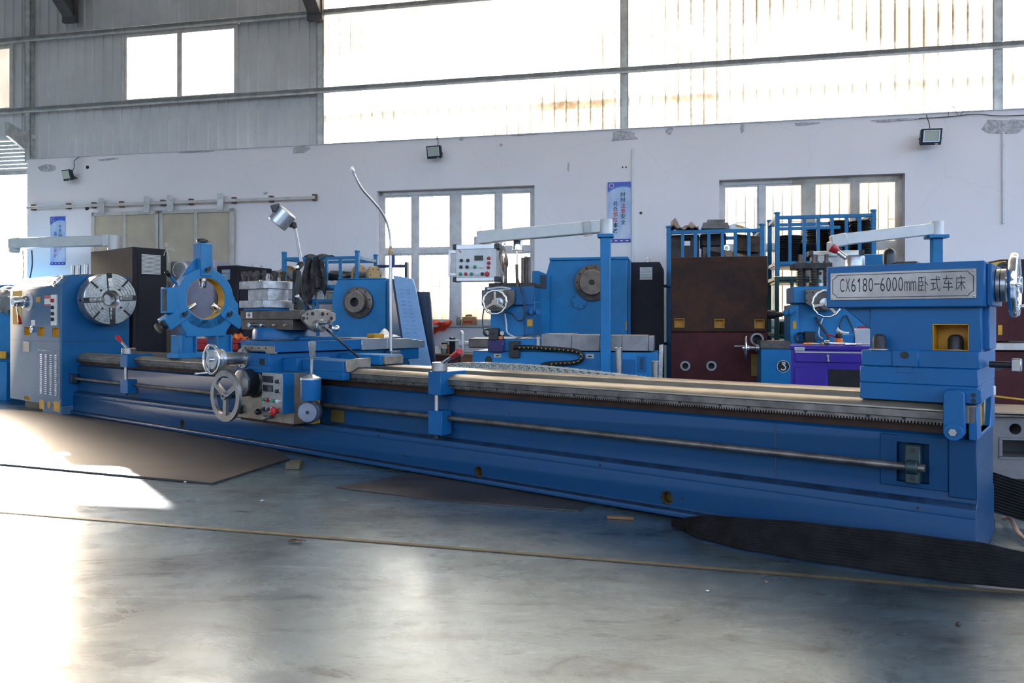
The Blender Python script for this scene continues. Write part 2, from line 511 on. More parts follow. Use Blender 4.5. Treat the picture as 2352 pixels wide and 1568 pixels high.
# --- back wall: white plaster below
def plaster():
    m = bpy.data.materials.new('white plaster'); m.use_nodes = True
    N = m.node_tree.nodes; K = m.node_tree.links
    b = N['Principled BSDF']; b.inputs['Roughness'].default_value = 0.75; b.inputs['Specular IOR Level'].default_value = 0.25
    g = N.new('ShaderNodeNewGeometry')
    n = N.new('ShaderNodeTexNoise'); n.inputs['Scale'].default_value = 0.9; n.inputs['Detail'].default_value = 6
    K.new(g.outputs['Position'], n.inputs['Vector'])
    r = N.new('ShaderNodeValToRGB')
    r.color_ramp.elements[0].position = 0.3; r.color_ramp.elements[0].color = (0.845, 0.78, 0.785, 1)
    r.color_ramp.elements[1].position = 0.7; r.color_ramp.elements[1].color = (0.90, 0.835, 0.84, 1)
    K.new(n.outputs['Fac'], r.inputs[0])
    # hairline cracks and pits
    v = N.new('ShaderNodeTexVoronoi'); v.feature = 'DISTANCE_TO_EDGE'; v.inputs['Scale'].default_value = 0.7
    n3 = N.new('ShaderNodeTexNoise'); n3.inputs['Scale'].default_value = 3.0; n3.inputs['Detail'].default_value = 5
    K.new(g.outputs['Position'], n3.inputs['Vector'])
    mx = N.new('ShaderNodeMix'); mx.data_type = 'VECTOR'; mx.inputs[0].default_value = 0.2
    K.new(g.outputs['Position'], mx.inputs[4]); K.new(n3.outputs['Color'], mx.inputs[5]); K.new(mx.outputs[1], v.inputs['Vector'])
    r2 = N.new('ShaderNodeValToRGB')
    r2.color_ramp.elements[0].position = 0.0; r2.color_ramp.elements[0].color = (0.93, 0.92, 0.93, 1)
    r2.color_ramp.elements[1].position = 0.004; r2.color_ramp.elements[1].color = (1, 1, 1, 1)
    K.new(v.outputs['Distance'], r2.inputs[0])
    ml = N.new('ShaderNodeMix'); ml.data_type = 'RGBA'; ml.blend_type = 'MULTIPLY'; ml.inputs[0].default_value = 0.8
    K.new(r.outputs[0], ml.inputs[6]); K.new(r2.outputs[0], ml.inputs[7]); K.new(ml.outputs[2], b.inputs['Base Color'])
    n2 = N.new('ShaderNodeTexNoise'); n2.inputs['Scale'].default_value = 18; n2.inputs['Detail'].default_value = 5
    K.new(g.outputs['Position'], n2.inputs['Vector'])
    bp = N.new('ShaderNodeBump'); bp.inputs['Strength'].default_value = 0.12; bp.inputs['Distance'].default_value = 0.01
    K.new(n2.outputs['Fac'], bp.inputs['Height']); K.new(bp.outputs[0], b.inputs['Normal'])
    return m


PLAS = plaster()
TH = 0.24
W2 = (-1.95, 0.31, 1.06, 2.95)       # middle window opening  x0 x1 z0 z1
W3 = (2.72, 4.92, 1.06, 2.93)        # right window opening
mb = MB()
# wall as blocks round the two openings
for x0, x1, z0, z1 in ((XL, W2[0], 0, ZT), (W2[0], W2[1], 0, W2[2]), (W2[0], W2[1], W2[3], ZT), (W2[1], W3[0], 0, ZT),
                       (W3[0], W3[1], 0, W3[2]), (W3[0], W3[1], W3[3], ZT), (W3[1], XRW, 0, ZT)):
    mb.box(x0, x1, 0, TH, z0, z1)
wall = structure(seat(mb.out('wall_back', PLAS), WF))
# crumbling plaster along the top edge: raised and broken flakes
FLAKE = mat('chipped plaster', (0.56, 0.53, 0.53), 0.85, var=0.2, scale=25, bump=0.6, bscale=40)
rf = random.Random(3)


def flake(px, py, w, h, n=11):
    x, z = WF.on(px, py, 0)
    pts = []
    for i in range(n):
        a = 2 * math.pi * i / n
        k = rf.uniform(0.6, 1.15)
        pts.append((x + w / 2 * k * math.cos(a), min(ZT - 0.001, z + h / 2 * k * math.sin(a))))
    MB().prism(pts, -0.006, 0.01, 'y').out('plaster_patch', FLAKE, wall, bev=0.003)


for a in ((1430, 312, .42, .16), (1538, 300, .10, .10), (2310, 288, .55, .20), (690, 342, .32, .14), (110, 385, .35, .12), (1705, 296, .06, .12),
          (1150, 333, .05, .05), (1306, 385, .03, .15), (610, 443, .09, .04), (1060, 320, .07, .05), (2050, 276, .6, .05), (1850, 284, .4, .04), (1200, 309, .5, .035), (900, 318, .5, .03), (450, 349, .6, .035), (250, 366, .4, .04)):
    flake(*a)
for px, py, r in ((1430, 384, .012), (1438, 384, .012), (1472, 489, .02), (201, 384, .028), (200, 478, .035), (238, 508, .03), (1538, 300, .02)):
    x, z = WF.on(px, py, 0)
    MB().cyl((x, -0.002, z), (x, 0.01, z), r, seg=10).out('bolt_hole', IRON, wall)
# coping angle along the top of the masonry
MB().box(XL, XRW, -0.012, 0.05, ZT, ZT + 0.012).out('top_flashing', GIRT, wall)

# --- upper wall: ribbed steel sheets at the left, translucent sheets at the right
SHEET = mat('grey ribbed sheet', (0.74, 0.715, 0.72), 0.45, 0.0, var=0.06, scale=1.2, rvar=0.05)


def translucent(name, c1, c2):
    m = bpy.data.materials.new(name); m.use_nodes = True
    N = m.node_tree.nodes; K = m.node_tree.links
    for n in list(N):
        if n.type != 'OUTPUT_MATERIAL':
            N.remove(n)
    out = [n for n in N if n.type == 'OUTPUT_MATERIAL'][0]
    g = N.new('ShaderNodeNewGeometry')
    n1 = N.new('ShaderNodeTexNoise'); n1.inputs['Scale'].default_value = 0.75; n1.inputs['Detail'].default_value = 3
    K.new(g.outputs['Position'], n1.inputs['Vector'])
    n2 = N.new('ShaderNodeTexNoise'); n2.inputs['Scale'].default_value = 14; n2.inputs['Detail'].default_value = 6
    K.new(g.outputs['Position'], n2.inputs['Vector'])
    ad = N.new('ShaderNodeMath'); ad.operation = 'MULTIPLY_ADD'; ad.inputs[1].default_value = 0.22
    K.new(n2.outputs['Fac'], ad.inputs[0]); K.new(n1.outputs['Fac'], ad.inputs[2])
    r = N.new('ShaderNodeValToRGB')
    r.color_ramp.elements[0].position = 0.62; r.color_ramp.elements[0].color = (*c1, 1)
    r.color_ramp.elements[1].position = 0.78; r.color_ramp.elements[1].color = (*c2, 1)
    K.new(ad.outputs[0], r.inputs[0])
    t = N.new('ShaderNodeBsdfTranslucent'); K.new(r.outputs[0], t.inputs[0])
    d = N.new('ShaderNodeBsdfDiffuse'); K.new(r.outputs[0], d.inputs[0])
    mx = N.new('ShaderNodeMixShader'); mx.inputs[0].default_value = 0.34
    K.new(t.outputs[0], mx.inputs[1]); K.new(d.outputs[0], mx.inputs[2]); K.new(mx.outputs[0], out.inputs[0])
    return m


TRANS = translucent('fibreglass sheet', (0.50, 0.50, 0.465), (0.20, 0.16, 0.115))
PIT = 0.165
U1 = (-6.17, -4.19, 4.45, 5.55)      # high window in the steel siding
U0 = (-10.13, -8.15, 4.45, 5.55)


def sheet_mesh(h, pit):
    prof = [(0, 0.0), (pit - 0.050, 0.0), (pit - 0.040, -0.020), (pit - 0.018, -0.020), (pit - 0.008, 0.0), (pit, 0.0)]
    b = MB()
    n = len(prof)
    vs = [(x, y, z) for z in (0, h) for x, y in prof] + [(x, y + 0.002, z) for z in (0, h) for x, y in prof]
    fs = [(i, i + 1, n + i + 1, n + i) for i in range(n - 1)] + [(2 * n + i + 1, 2 * n + i, 3 * n + i, 3 * n + i + 1) for i in range(n - 1)]
    b._add(vs, fs)
    return b


def sheet_single(h, pit):            # one skin: light passes once
    prof = [(0, 0.0), (pit - 0.050, 0.0), (pit - 0.040, -0.020), (pit - 0.018, -0.020), (pit - 0.008, 0.0), (pit, 0.0)]
    b = MB(); n = len(prof)
    b._add([(x, y, z) for z in (0, h) for x, y in prof], [(i, i + 1, n + i + 1, n + i) for i in range(n - 1)])
    return b


upper = structure(seat(MB().box(XU, XRW, 0.30, 0.36, 4.10, 4.18).out('wall_back_upper', GIRT), WF))
SY = 0.16                            # sheets stand a little behind the plaster face
XS = -2.87                           # border between steel and fibreglass
meshes = {}


def put_sheet(x, z0, z1, kind):
    key = (round(z1 - z0, 3), kind)
    if key not in meshes:
        b = sheet_mesh(z1 - z0, PIT) if kind == 's' else sheet_single(z1 - z0, PIT)
        me = b.mesh('siding_sheet'); me.materials.append(SHEET if kind == 's' else TRANS)
        meshes[key] = me
    o = bpy.data.objects.new('siding_sheet' if kind == 's' else 'translucent_sheet', meshes[key])
    COL.objects.link(o); o.parent = upper; o.location = (x, SY, z0)


x = XS - PIT
while x > XU:
    z0 = ZT if x > XL - 0.1 else 4.05
    if any(x + PIT * 0.6 > U[0] and x + PIT * 0.4 < U[1] for U in (U0, U1)):
        put_sheet(x, z0, U1[2], 's'); put_sheet(x, U1[3], ZR, 's')
    else:
        put_sheet(x, z0, ZR, 's')
    x -= PIT
x = XS
while x < XRW - 0.05:
    put_sheet(x, ZT, ZR, 't')
    x += PIT
# girts and posts
for z in (4.45, 5.57, 6.6):
    mb = MB(); mb.box(XU, XRW, 0.05, 0.135, z - 0.03, z + 0.03); mb.box(XU, XRW, 0.05, 0.065, z - 0.055, z + 0.03)
    mb.out('girt', GIRT, upper, bev=0.004)
for px in (66, 737, 1434, 2290):
    x = WF.on(px, 200, 0.1)[0]
    mb = MB(); mb.box(x - 0.055, x + 0.055, 0.075, 0.090, ZT, ZR); mb.box(x - 0.055, x - 0.040, 0.075, 0.155, ZT, ZR); mb.box(x + 0.040, x + 0.055, 0.075, 0.155, ZT, ZR)
    mb.out('wall_post', GALV, upper)
# window in the steel siding


def casement(name, x0, x1, z0, z1, yf, cols, rows, fw, parent_frame, pane_mat, mw=0.045, label=None):
    mb = MB()
    mb.box(x0, x1, yf, yf + 0.06, z0, z0 + fw); mb.box(x0, x1, yf, yf + 0.06, z1 - fw, z1)
    mb.box(x0, x0 + fw, yf, yf + 0.06, z0, z1); mb.box(x1 - fw, x1, yf, yf + 0.06, z0, z1)
    for c, w in cols:
        mb.box(c - w / 2, c + w / 2, yf, yf + 0.055, z0 + fw, z1 - fw)
    for c, w in rows:
        mb.box(x0 + fw, x1 - fw, yf + 0.002, yf + 0.052, c - w / 2, c + w / 2)
    o = structure(seat(mb.out(name, FRAMEM, bev=0.004), WF))
    xs = [x0 + fw] + [q for c, w in cols for q in (c - w / 2, c + w / 2)] + [x1 - fw]
    zs = [z0 + fw] + [q for c, w in rows for q in (c - w / 2, c + w / 2)] + [z1 - fw]
    for i in range(0, len(xs), 2):
        for j in range(0, len(zs), 2):
            MB().box(xs[i], xs[i + 1], yf + 0.028, yf + 0.032, zs[j], zs[j + 1]).out('pane', pane_mat, o)
            # sash round every pane
            s = 0.022
            sb = MB(); a, b2, c2, d2 = xs[i], xs[i + 1], zs[j], zs[j + 1]
            sb.box(a, b2, yf + 0.012, yf + 0.045, c2, c2 + s); sb.box(a, b2, yf + 0.012, yf + 0.045, d2 - s, d2)
            sb.box(a, a + s, yf + 0.012, yf + 0.045, c2 + s, d2 - s); sb.box(b2 - s, b2, yf + 0.012, yf + 0.045, c2 + s, d2 - s)
            sb.out('sash', FRAMEM, o)
    return o


casement('window_4', U0[0], U0[1], U0[2], U0[3], 0.12, [((U0[0] + U0[1]) / 2, 0.03)], [], 0.05, WF, GLASS)
casement('window_1', U1[0], U1[1], U1[2], U1[3], 0.12, [((U1[0] + U1[1]) / 2, 0.03)], [], 0.05, WF, GLASS)
w2 = casement('window_2', W2[0], W2[1], W2[2], W2[3], 0.10, [(-1.42, .07), (-0.83, .13), (-0.215, .07)], [(2.10, 0.07)], 0.06, WF, GLASS)
w3 = casement('window_3', W3[0], W3[1], W3[2], W3[3], 0.10, [(3.25, .07), (3.82, .13), (4.37, .07)], [(2.06, 0.07)], 0.06, WF, GLASS)
GRILLE = mat('grille cream paint', (0.50, 0.46, 0.40), 0.5, var=0.08)
for o, w in ((w2, W2), (w3, W3)):
    MB().box(w[0], w[1], -0.03, 0.10, w[2] - 0.03, w[2]).out('window_sill', mat('dusty sill', (0.42, 0.39, 0.40), 0.7, var=0.15), o, bev=0.006)
    n = int((w[1] - w[0]) / 0.115)
    for i in range(1, n):
        x = w[0] + (w[1] - w[0]) * i / n
        MB().box(x - 0.009, x + 0.009, 0.30, 0.318, w[2], w[3]).out('grille_bar', GRILLE, o)
    for z in (w[2] + 0.05, w[3] - 0.04):
        MB().box(w[0] - 0.02, w[1] + 0.02, 0.29, 0.328, z - 0.012, z + 0.012).out('grille_rail', GRILLE, o)
    for i in range(0, n, 2):
        a = w[0] + (w[1] - w[0]) * i / n; b2 = w[0] + (w[1] - w[0]) * (i + 1) / n
        for z in (w[2] + 0.55, w[3] - 0.52):
            MB().box(a, b2, 0.30, 0.316, z - 0.008, z + 0.008).out('grille_cross_bar', GRILLE, o)
# loose plastic film hung over the right half of the right window
rfm = random.Random(5)


def film(u, v):
    x = 3.62 + (4.905 - 3.62) * u
    z = 2.915 - 1.20 * v - 0.10 * math.sin(u * 3.1) * v
    y = 0.085 - 0.03 * abs(math.sin(u * 7 + v * 3)) - 0.02 * abs(math.sin(v * 9 + u * 5)) * v
    if u < 0.2:
        x -= 0.10 * v * (1 - u / 0.2)
    return (x, y, z)


tag(seat(MB().grid(film, 40, 30).out('plastic_sheet', FILM), WF), 'cloudy plastic sheet hung over the right half of the right window', 'plastic sheet')

# --- cream boundary wall outside, beyond the windows
CREAM = mat('cream render', (0.74, 0.65, 0.46), 0.8, var=0.06, scale=0.8)
mb = MB()
mb.box(-0.75, 16, 3.4, 3.6, 0, 4.4); mb.box(-0.75, 16, 3.36, 3.64, 4.4, 4.5)
structure(seat(mb.out('wall_yard', CREAM), WF))

# --- roller shutter doorway at the left end of the back wall, gable beyond
DZ = 3.50
mb = MB(); mb.box(XU, XU + 0.2, YF, 0.24, 0, ZR)
gab = structure(seat(mb.out('wall_left', SHEET), WF))
mb = MB(); mb.box(XU, XL - 0.001, 0.10, 0.34, DZ + 0.50, DZ + 0.56)
shut = structure(seat(mb.out('door_1', WHITE, bev=0.004), WF))
for k in range(8):
    z = DZ + 0.062 * k
    MB().box(XL - 4.2, XL - 0.06, 0.17, 0.195, z, z + 0.056).out('shutter_slat', WHITE, shut, bev=0.008)
MB().box(XL - 4.2, XL - 0.06, 0.16, 0.205, DZ - 0.05, DZ).out('shutter_bottom_rail', GALV, shut)
for x in (XL - 0.05, XL - 4.2):
    MB().box(x - 0.05, x + 0.05, 0.14, 0.23, 0, DZ + 0.5).out('shutter_guide', GALV, shut)
MB().box(XU + 0.2, XL - 4.25, 0.10, 0.24, 0, DZ + 0.5).out('door_side_panel', SHEET, shut)
mb = MB(); mb.prism([(-0.30, 3.95), (-0.30, 4.16), (0.02, 4.08), (0.02, 3.80)], XL - 0.10, XL - 0.05, 'x')
mb.out('shutter_bracket', GALV, shut)

# --- roof, right end and front of the hall (outside the picture)
ROOF = mat('roof sheet', (0.78, 0.78, 0.78), 0.6, var=0.05)
mb = MB(); mb.box(XU - 0.2, XRW + 0.2, YF - 0.2, 0.4, ZR, ZR + 0.12)
structure(seat(mb.out('ceiling', ROOF), WF))
mb = MB(); mb.box(XRW, XRW + 0.2, YF, 0.24, 0, 0.9)
structure(seat(mb.out('wall_right', PLAS), WF))
mb = MB(); mb.box(XU - 0.2, XRW + 0.2, YF - 0.2, YF, 0, 1.2)
structure(seat(mb.out('wall_front', PLAS), WF))
BEAM = mat('painted steel beam', (0.10, 0.09, 0.095), 0.5, 0.2, var=0.1)
for px, py in ((148, 25), (716, 18)):
    x, z = WF.on(px, py, -0.1)
    mb = MB()
    mb.prism([(0.05, z - 0.12), (0.05, z + 0.05), (-2.2, z + 2.1), (-2.2, z + 1.75)], x - 0.10, x + 0.10, 'x')
    mb.box(x - 0.12, x + 0.12, -0.02, 0.05, z - 0.14, z + 0.5)
    structure(seat(mb.out('trim_1' if px < 400 else 'trim_2', BEAM, bev=0.004), WF))

# ================================================================== the big lathe
def cut(o, cutters):                   # sink openings into a mesh (before it is parented)
    for cb in cutters:
        me = cb.mesh('cutter'); c = bpy.data.objects.new('cutter', me); COL.objects.link(c)
        md = o.modifiers.new('b', 'BOOLEAN'); md.object = c; md.operation = 'DIFFERENCE'; md.solver = 'EXACT'
        dg = bpy.context.evaluated_depsgraph_get()
        nm = bpy.data.meshes.new_from_object(o.evaluated_get(dg))
        o.modifiers.clear()
        nm.name = o.name; o.data = nm
        bpy.data.objects.remove(c)
    o.data.set_sharp_from_angle(angle=math.radians(38))
    return o


def fit_text(text, material, name, parent, p0, w, h, xdir, updir, depth=0.001, bold=0.0):
    o = lettering(text, 1.0, material, name, parent, (0, 0, 0), (1, 0, 0), (0, 1, 0), bold=bold, depth=0.0)
    me = o.data
    xs = [v.co.x for v in me.vertices]; ys = [v.co.y for v in me.vertices]
    x0, x1, y0, y1 = min(xs), max(xs), min(ys), max(ys)
    X = Vector(xdir).normalized(); U = Vector(updir).normalized(); P = Vector(p0)
    for v in me.vertices:
        v.co = P + X * ((v.co.x - x0) / (x1 - x0) * w) + U * ((v.co.y - y0) / (y1 - y0) * h)
    return o


def bolt_head(b, c, d, r, h=None, sock=True):
    d = Vector(d).normalized(); c = Vector(c); h = h or r * 0.8
    b.cyl(c, c + d * h, r, seg=12)
    return b


def on(px, py, n): return LF.on(px, py, n)


def spokes_wheel(name, c, d, R, r, hub, parent, material, ns=3, a0=0.5, dish=0.0, wavy=0.0, sw=0.03, flat=False, hub_len=0.06):
    d = Vector(d).normalized(); c = Vector(c)
    b = MB()
    if flat:
        b.annulus(c - d * r * 0.6, d, R + r, R - r, r * 1.2, 44)
    else:
        b.torus(c, d, R, r, 48, 10, wavy, 14)
    _, u, w = MB._basis(d)
    hc = c - d * dish
    for i in range(ns):
        a = a0 + 2 * math.pi * i / ns
        e = u * math.cos(a) + w * math.sin(a)
        b.bar(hc + e * hub * 0.6, c + e * (R - r * 0.5), sw, sw * 0.6, up=d)
    b.cyl(hc - d * hub_len / 2, hc + d * hub_len / 2, hub, seg=20)
    return b.out(name, material, parent, bev=0.0)


lathe = thing('lathe', 'long blue lathe with a silver nameplate, across the whole foreground', 'lathe', LF)
BL = -9.3
# ---- bed
prof = [(-.03, .018), (-.03, .048), (.002, .058), (.002, .226), (.009, .230), (.009, .268), (.05, .290), (.05, .585), (.10, .600), (.60, .600),
        (.65, .585), (.65, .295), (.70, .262), (.70, .06), (.73, .045), (.73, .018)]
bed = MB().prism(prof, BL, 0, 'x').out('bed', BLUEW, None, bev=0.003)
holes = []
for px, py, r in ((418, 972, .040), (1098, 1083, .038), (1531, 1143, .040)):
    x, z = on(px, py, 0)
    holes.append((x, z, r))
cut(bed, [MB().cyl((x, -.05, z), (x, .07, z), r, seg=28) for x, z, r in holes] + [MB().box(-.335, -.195, .02, .09, .355, .545)])
bed.parent = lathe
bed.data.materials.append(mat('ledge shade blue paint', (.008, .026, .062), .42, var=.3, scale=9))  # shade of the ledges painted onto their upward faces
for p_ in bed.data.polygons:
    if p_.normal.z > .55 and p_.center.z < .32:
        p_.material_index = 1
x_ = BL + .3
while x_ < -.1:
    MB().box(x_, x_ + .16, .03, .67, 0, .02).out('bed_pad', IRON, bed); x_ += .86
for x, z, r in holes:
    b = MB(); b.annulus((x, .012, z), (0, 1, 0), r - .001, r - .006, .055, 28); b.cyl((x, .066, z), (x, .072, z), r - .002, seg=28)
    b.out('hole_lining', mat('dull ochre lining', (.085, .055, .010), .6), bed)
# seams between bed castings, raised end pads, foot wedge
for px, z0, z1 in ((1782, .30, .58),):
    x, _ = on(px, 1050, .05)
    MB().box(x - .003, x + .003, .0475, .052, z0, z1).out('casting_seam', DBLUE, bed)
b = MB(); b.box(-.41, -.115, .044, .06, .33, .58); cut(b_o := b.out('end_pad', BLUEW, None, bev=.004), [MB().box(-.335, -.195, .02, .09, .355, .545)]); b_o.parent = bed
MB().box(-.115, -.001, .036, .06, .31, .585).out('end_pad', BLUEW, bed, bev=.004)
for x in (-.10, -8.8, -4.5):
    MB().prism([(.70, 0), (.86, 0), (.86, .05), (.80, .085), (.70, .09)], x - .06, x + .09, 'x').out('levelling_foot', RUST, bed, bev=.006)
rnd = random.Random(11)
b = MB()
for i in range(26):
    x = rnd.uniform(-8.8, -.2); z = rnd.choice((.245, .24, .50, .12, .35))
    n = .05 if z > .3 else (.006 if z > .23 else 0)
    b.cyl((x, n - .001, z), (x, n + .004, z), .006, seg=8)
b.out('screw_holes', INK, bed, kind='stuff')
# rust coloured undercut, rack and guideways
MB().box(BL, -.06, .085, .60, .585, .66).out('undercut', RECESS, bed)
b = MB(); b.box(BL, -.125, .028, .10, .652, .672)
x = BL
while x < -.125:
    b.prism([(x, .652), (x + .010, .652), (x + .0075, .640), (x + .0025, .640)], .030, .085, 'y')
    x += .0145
b.out('rack', WAYD, bed)
b = MB(); x = BL + .2
while x < -.2:
    b.cyl((x, .0265, .662), (x, .030, .662), .009, seg=10); x += rnd.choice((.16, .24, .3))
b.out('rack_screws', INK, bed, kind='stuff')
MB().box(BL + .15, -.125, .004, .11, .668, .706).out('way_skirt', WAYD, bed, bev=.003)
MB().prism([(.0, .706), (.0, .716), (.060, .742), (.110, .742), (.150, .712), (.190, .706)], BL + .15, -.125, 'x').out('front_way', WAY, bed, bev=.002)
MB().prism([(.19, .60), (.02, .706), (.19, .706), (.215, .69)], BL + .15, -.02, 'x').out('way_rib', BLUE, bed)
MB().prism([(.0, .66), (.0, .745), (.10, .745), (.10, .66)], -.125, -.001, 'x').out('way_end_block', TAN, bed, bev=.003)
MB().prism([(.50, .60), (.50, .735), (.53, .742), (.69, .742), (.70, .72), (.70, .60)], BL + .15, -.02, 'x').out('rear_way', WAY, bed, bev=.003)
# bed end plate with its yellow pocket
MB().prism([(.0, .585), (.0, .74), (.12, .74), (.12, .70), (.16, .60), (.5, .60), (.56, .70), (.56, .76), (.70, .76), (.70, .585)], -.03, 0.004, 'x').out('bed_end_plate', BLUE, bed, bev=.004)
MB().box(-.35, -.031, .20, .50, .601, .63).out('pocket_floor', YEL, bed)
MB().box(-.075, -.032, .17, .54, .601, .70).out('pocket_plate', YEL, bed, bev=.003)
# ---- feed rod with end bearing
b = MB(); b.cyl((BL - .02, -.005, .437), (-.205, -.005, .437), .019, seg=16)
rod = b.out('feed_rod', WAYD, lathe)
b = MB(); b.box(-.290, -.225, -.005, .085, .36, .54); b.annulus((-.235, -.005, .437), (-1, 0, 0), .034, .0195, .05, 20)
brg = b.out('rod_bearing', mat('dark green enamel', (.012, .035, .036), .4), lathe, bev=.004)
for z in (.385, .515):
    MB().cyl((-.258, -.008, z), (-.258, .0, z), .012, seg=10).out('bolt', INK, brg)

# ---- headstock
HX0, HX1, HN0, HN1 = -10.86, -9.30, -.13, .675
hp = [(HN0, .11), (HN0, 1.525), (-.02, 1.665), (HN1, 1.665), (HN1, .11)]
head = MB().prism(hp, HX0, HX1, 'x').out('headstock', BLUE, None, bev=.008)
PN = HN0


def hx(px, py): return on(px, py, PN)


pk = []
for a, c, d, e in ((56, 70, 750, 770), (87, 102, 751, 772), (120, 135, 752, 774), (56, 68, 909, 927)):
    x0, z1 = hx(a, d); x1, z0 = hx(c, e)
    pk.append((x0, x1, max(z0, .125), z1))
cut(head, [MB().box(x0, x1, PN - .05, PN + .05, z0, z1) for x0, x1, z0, z1 in pk])
head.parent = lathe
head.data.materials.append(GREYB)  # front faces take the blue with shade and haze mixed in
for p_ in head.data.polygons:
    if p_.normal.y < -.6 and p_.center.y < .05:
        p_.material_index = 1
for x0, x1, z0, z1 in pk:
    b = MB(); b.box(x0 + .001, x1 - .001, PN + .046, PN + .049, z0 + .001, z1 - .001); b.box(x0 + .001, x0 + .004, PN + .004, PN + .048, z0, z1); b.box(x1 - .004, x1 - .001, PN + .004, PN + .048, z0, z1)
    b.box(x0, x1, PN + .004, PN + .048, z0 + .001, z0 + .004); b.box(x0, x1, PN + .004, PN + .048, z1 - .004, z1 - .001)
    b.out('pocket_lining', YEL, head)
# lower right base and dark plinth
MB().prism([(HX0 + .95, .11), (HX0 + 1.05, 0), (HX1, 0), (HX1, .11)], HN0, HN1, 'y').out('headstock_base', GREYB, head, bev=.006)
for a, c, d, e in ((91, 102, 917, 940), (124, 138, 921, 946)):
    x0, z1 = hx(a, d); x1, z0 = hx(c, e)
    MB().box(x0, x1, PN - .003, PN + .01, max(z0, .02), z1).out('pocket_cover', YEL, head)
x, z = hx(113, 929); MB().cyl((x, PN - .003, z), (x, PN + .01, z), .045, seg=24).out('inspection_cover', YEL, head)
MB().box(HX0 + .08, HX0 + .95, .02, .60, 0, .11).out('plinth_block', IRON, head)
# seam across the front faces, whose grey holds shade and haze
x0 = HX0 + .004; zs = hx(100, 783)[1]
b = MB(); b.box(x0, HX1 - .004, PN - .0015, PN + .002, zs - .002, zs + .002); b.out('panel_seam', DBLUE, head)
x0, z1 = hx(30, 668); x1, z0 = hx(50, 745); MB().box(x0, x1, PN - .004, PN + .01, z0, z1).out('yellow_panel', YEL, head, bev=.002)
x, z = hx(67, 693)
MB().cyl((x, PN - .010, z), (x, PN, z), .115, seg=36).out('dial_plate', WHTK, head, bev=.002)
b = MB(); b.lathe((x, PN - .01, z), (0, -1, 0), [(.075, 0), (.075, .06), (.06, .07), (.06, .16), (.05, .175), (0, .175)], 28)
b.out('speed_knob', CHROME, head)
p0 = Vector((x, PN - .14, z - .04)); lx, lz = on(46, 742, PN - .22)
p1 = Vector((lx, PN - .22, lz)); pm = p0.lerp(p1, .6)
MB().cyl(p0, pm, .012, seg=12).out('lever_shaft', CHROME, head)
MB().cyl(pm, p1, .015, .021, seg=14).out('lever_grip', REDK, head, bev=.004)
for a, c, d, e, m, nm in ((83, 93, 682, 694, YEL, 'warning_label'), (102, 118, 679, 702, REDK, 'warning_label'), (103, 117, 686, 698, WHTK, 'warning_label_centre'),
                          (119, 132, 677, 747, WHTK, 'control_strip'), (72, 81, 735, 748, WHTK, 'label_plate'), (53, 68, 784, 808, TAN, 'label_plate')):
    x0, z1 = hx(a, d); x1, z0 = hx(c, e)
    th = .012 if nm == 'control_strip' else (.005 if nm == 'warning_label_centre' else .003)
    MB().box(x0, x1, PN - th, PN + .002, z0, z1).out(nm, m, head, bev=.0008)
for py in (690, 706, 720, 733):
    x, z = hx(125, py)
    MB().cyl((x, PN - .045, z), (x, PN - .01, z), .022, seg=16).out('selector_knob', REDK if py == 690 else PLB, head, bev=.003)
x, z = hx(76, 756); MB().lathe((x, PN, z), (0, -1, 0), [(.04, 0), (.04, .02), (.03, .03), (0, .03)], 20).out('oil_sight', CHROME, head)
# louvred door
x0, z1 = hx(88, 803); x1, z0 = hx(139, 917)
dr = MB().box(x0, x1, PN - .006, PN + .002, z0, z1).out('louvred_cover', GREYB, head, bev=.002)
b = MB()
for i in range(4):
    for j in range(20):
        cx = x0 + (x1 - x0) * (.16 + .22 * i); cz = z0 + (z1 - z0) * (.08 + .82 * j / 19)
        b.prism([(PN - .006, cz - .006), (PN - .013, cz - .006), (PN - .006, cz + .006)], cx - .030, cx + .030, 'x')
b.out('louvres', GREYB, head, kind='stuff')
b = MB()
for fx_ in (.04, .96):
    for fz_ in (.03, .35, .65, .97):
        b.cyl((x0 + (x1 - x0) * fx_, PN - .009, z0 + (z1 - z0) * fz_), (x0 + (x1 - x0) * fx_, PN - .004, z0 + (z1 - z0) * fz_), .008, seg=8)
b.out('cover_screws', STEEL, head, kind='stuff')
# maker's plate on the slope
sl = Vector((0, .11, .14)).normalized(); sn = Vector((0, -.14, .11)).normalized()


def slope(px, frac): return Vector((on(px, 650, -.075)[0], -.13, 1.525)) + sl * (.178 * frac)


a, c = slope(58, .12), slope(124, .12)
b = MB(); h = sl * .14
b._add([a, c, c + h, a + h, a + sn * .006, c + sn * .006, c + h + sn * .006, a + h + sn * .006], [(0, 1, 2, 3), (4, 5, 6, 7), (0, 1, 5, 4), (1, 2, 6, 5), (2, 3, 7, 6), (3, 0, 4, 7)])
mp = b.out('makers_plate', NPL, head)
b = MB()
for i in range(6):                      # worn characters: only their strokes are left
    q = a.lerp(c, .30 + .115 * i) + sl * .078 + sn * .007
    X = (c - a).normalized()
    b.bar(q - X * .022, q + X * .022, .004, .002, up=sn); b.bar(q - sl * .026, q + sl * .028, .004, .002, up=sn); b.bar(q - X * .02 - sl * .02, q + X * .016 + sl * .014, .003, .002, up=sn)
b.out('plate_strokes', INK, head, kind='stuff')
q = a.lerp(c, .12) + sl * .085 + sn * .007
b = MB(); X = (c - a).normalized()
b.bar(q - X * .02 - sl * .03, q + X * .02 + sl * .03, .008, .002, up=sn); b.bar(q + X * .02 - sl * .03, q - X * .016 + sl * .03, .006, .002, up=sn)
b.out('plate_mark', INKR, head)
q = slope(134, .5)
b = MB(); b.annulus(q, sn, .085, .065, .02, 28); b.cyl(q, q + sn * .008, .066, seg=28); b.out('sight_glass', CHROME, head)
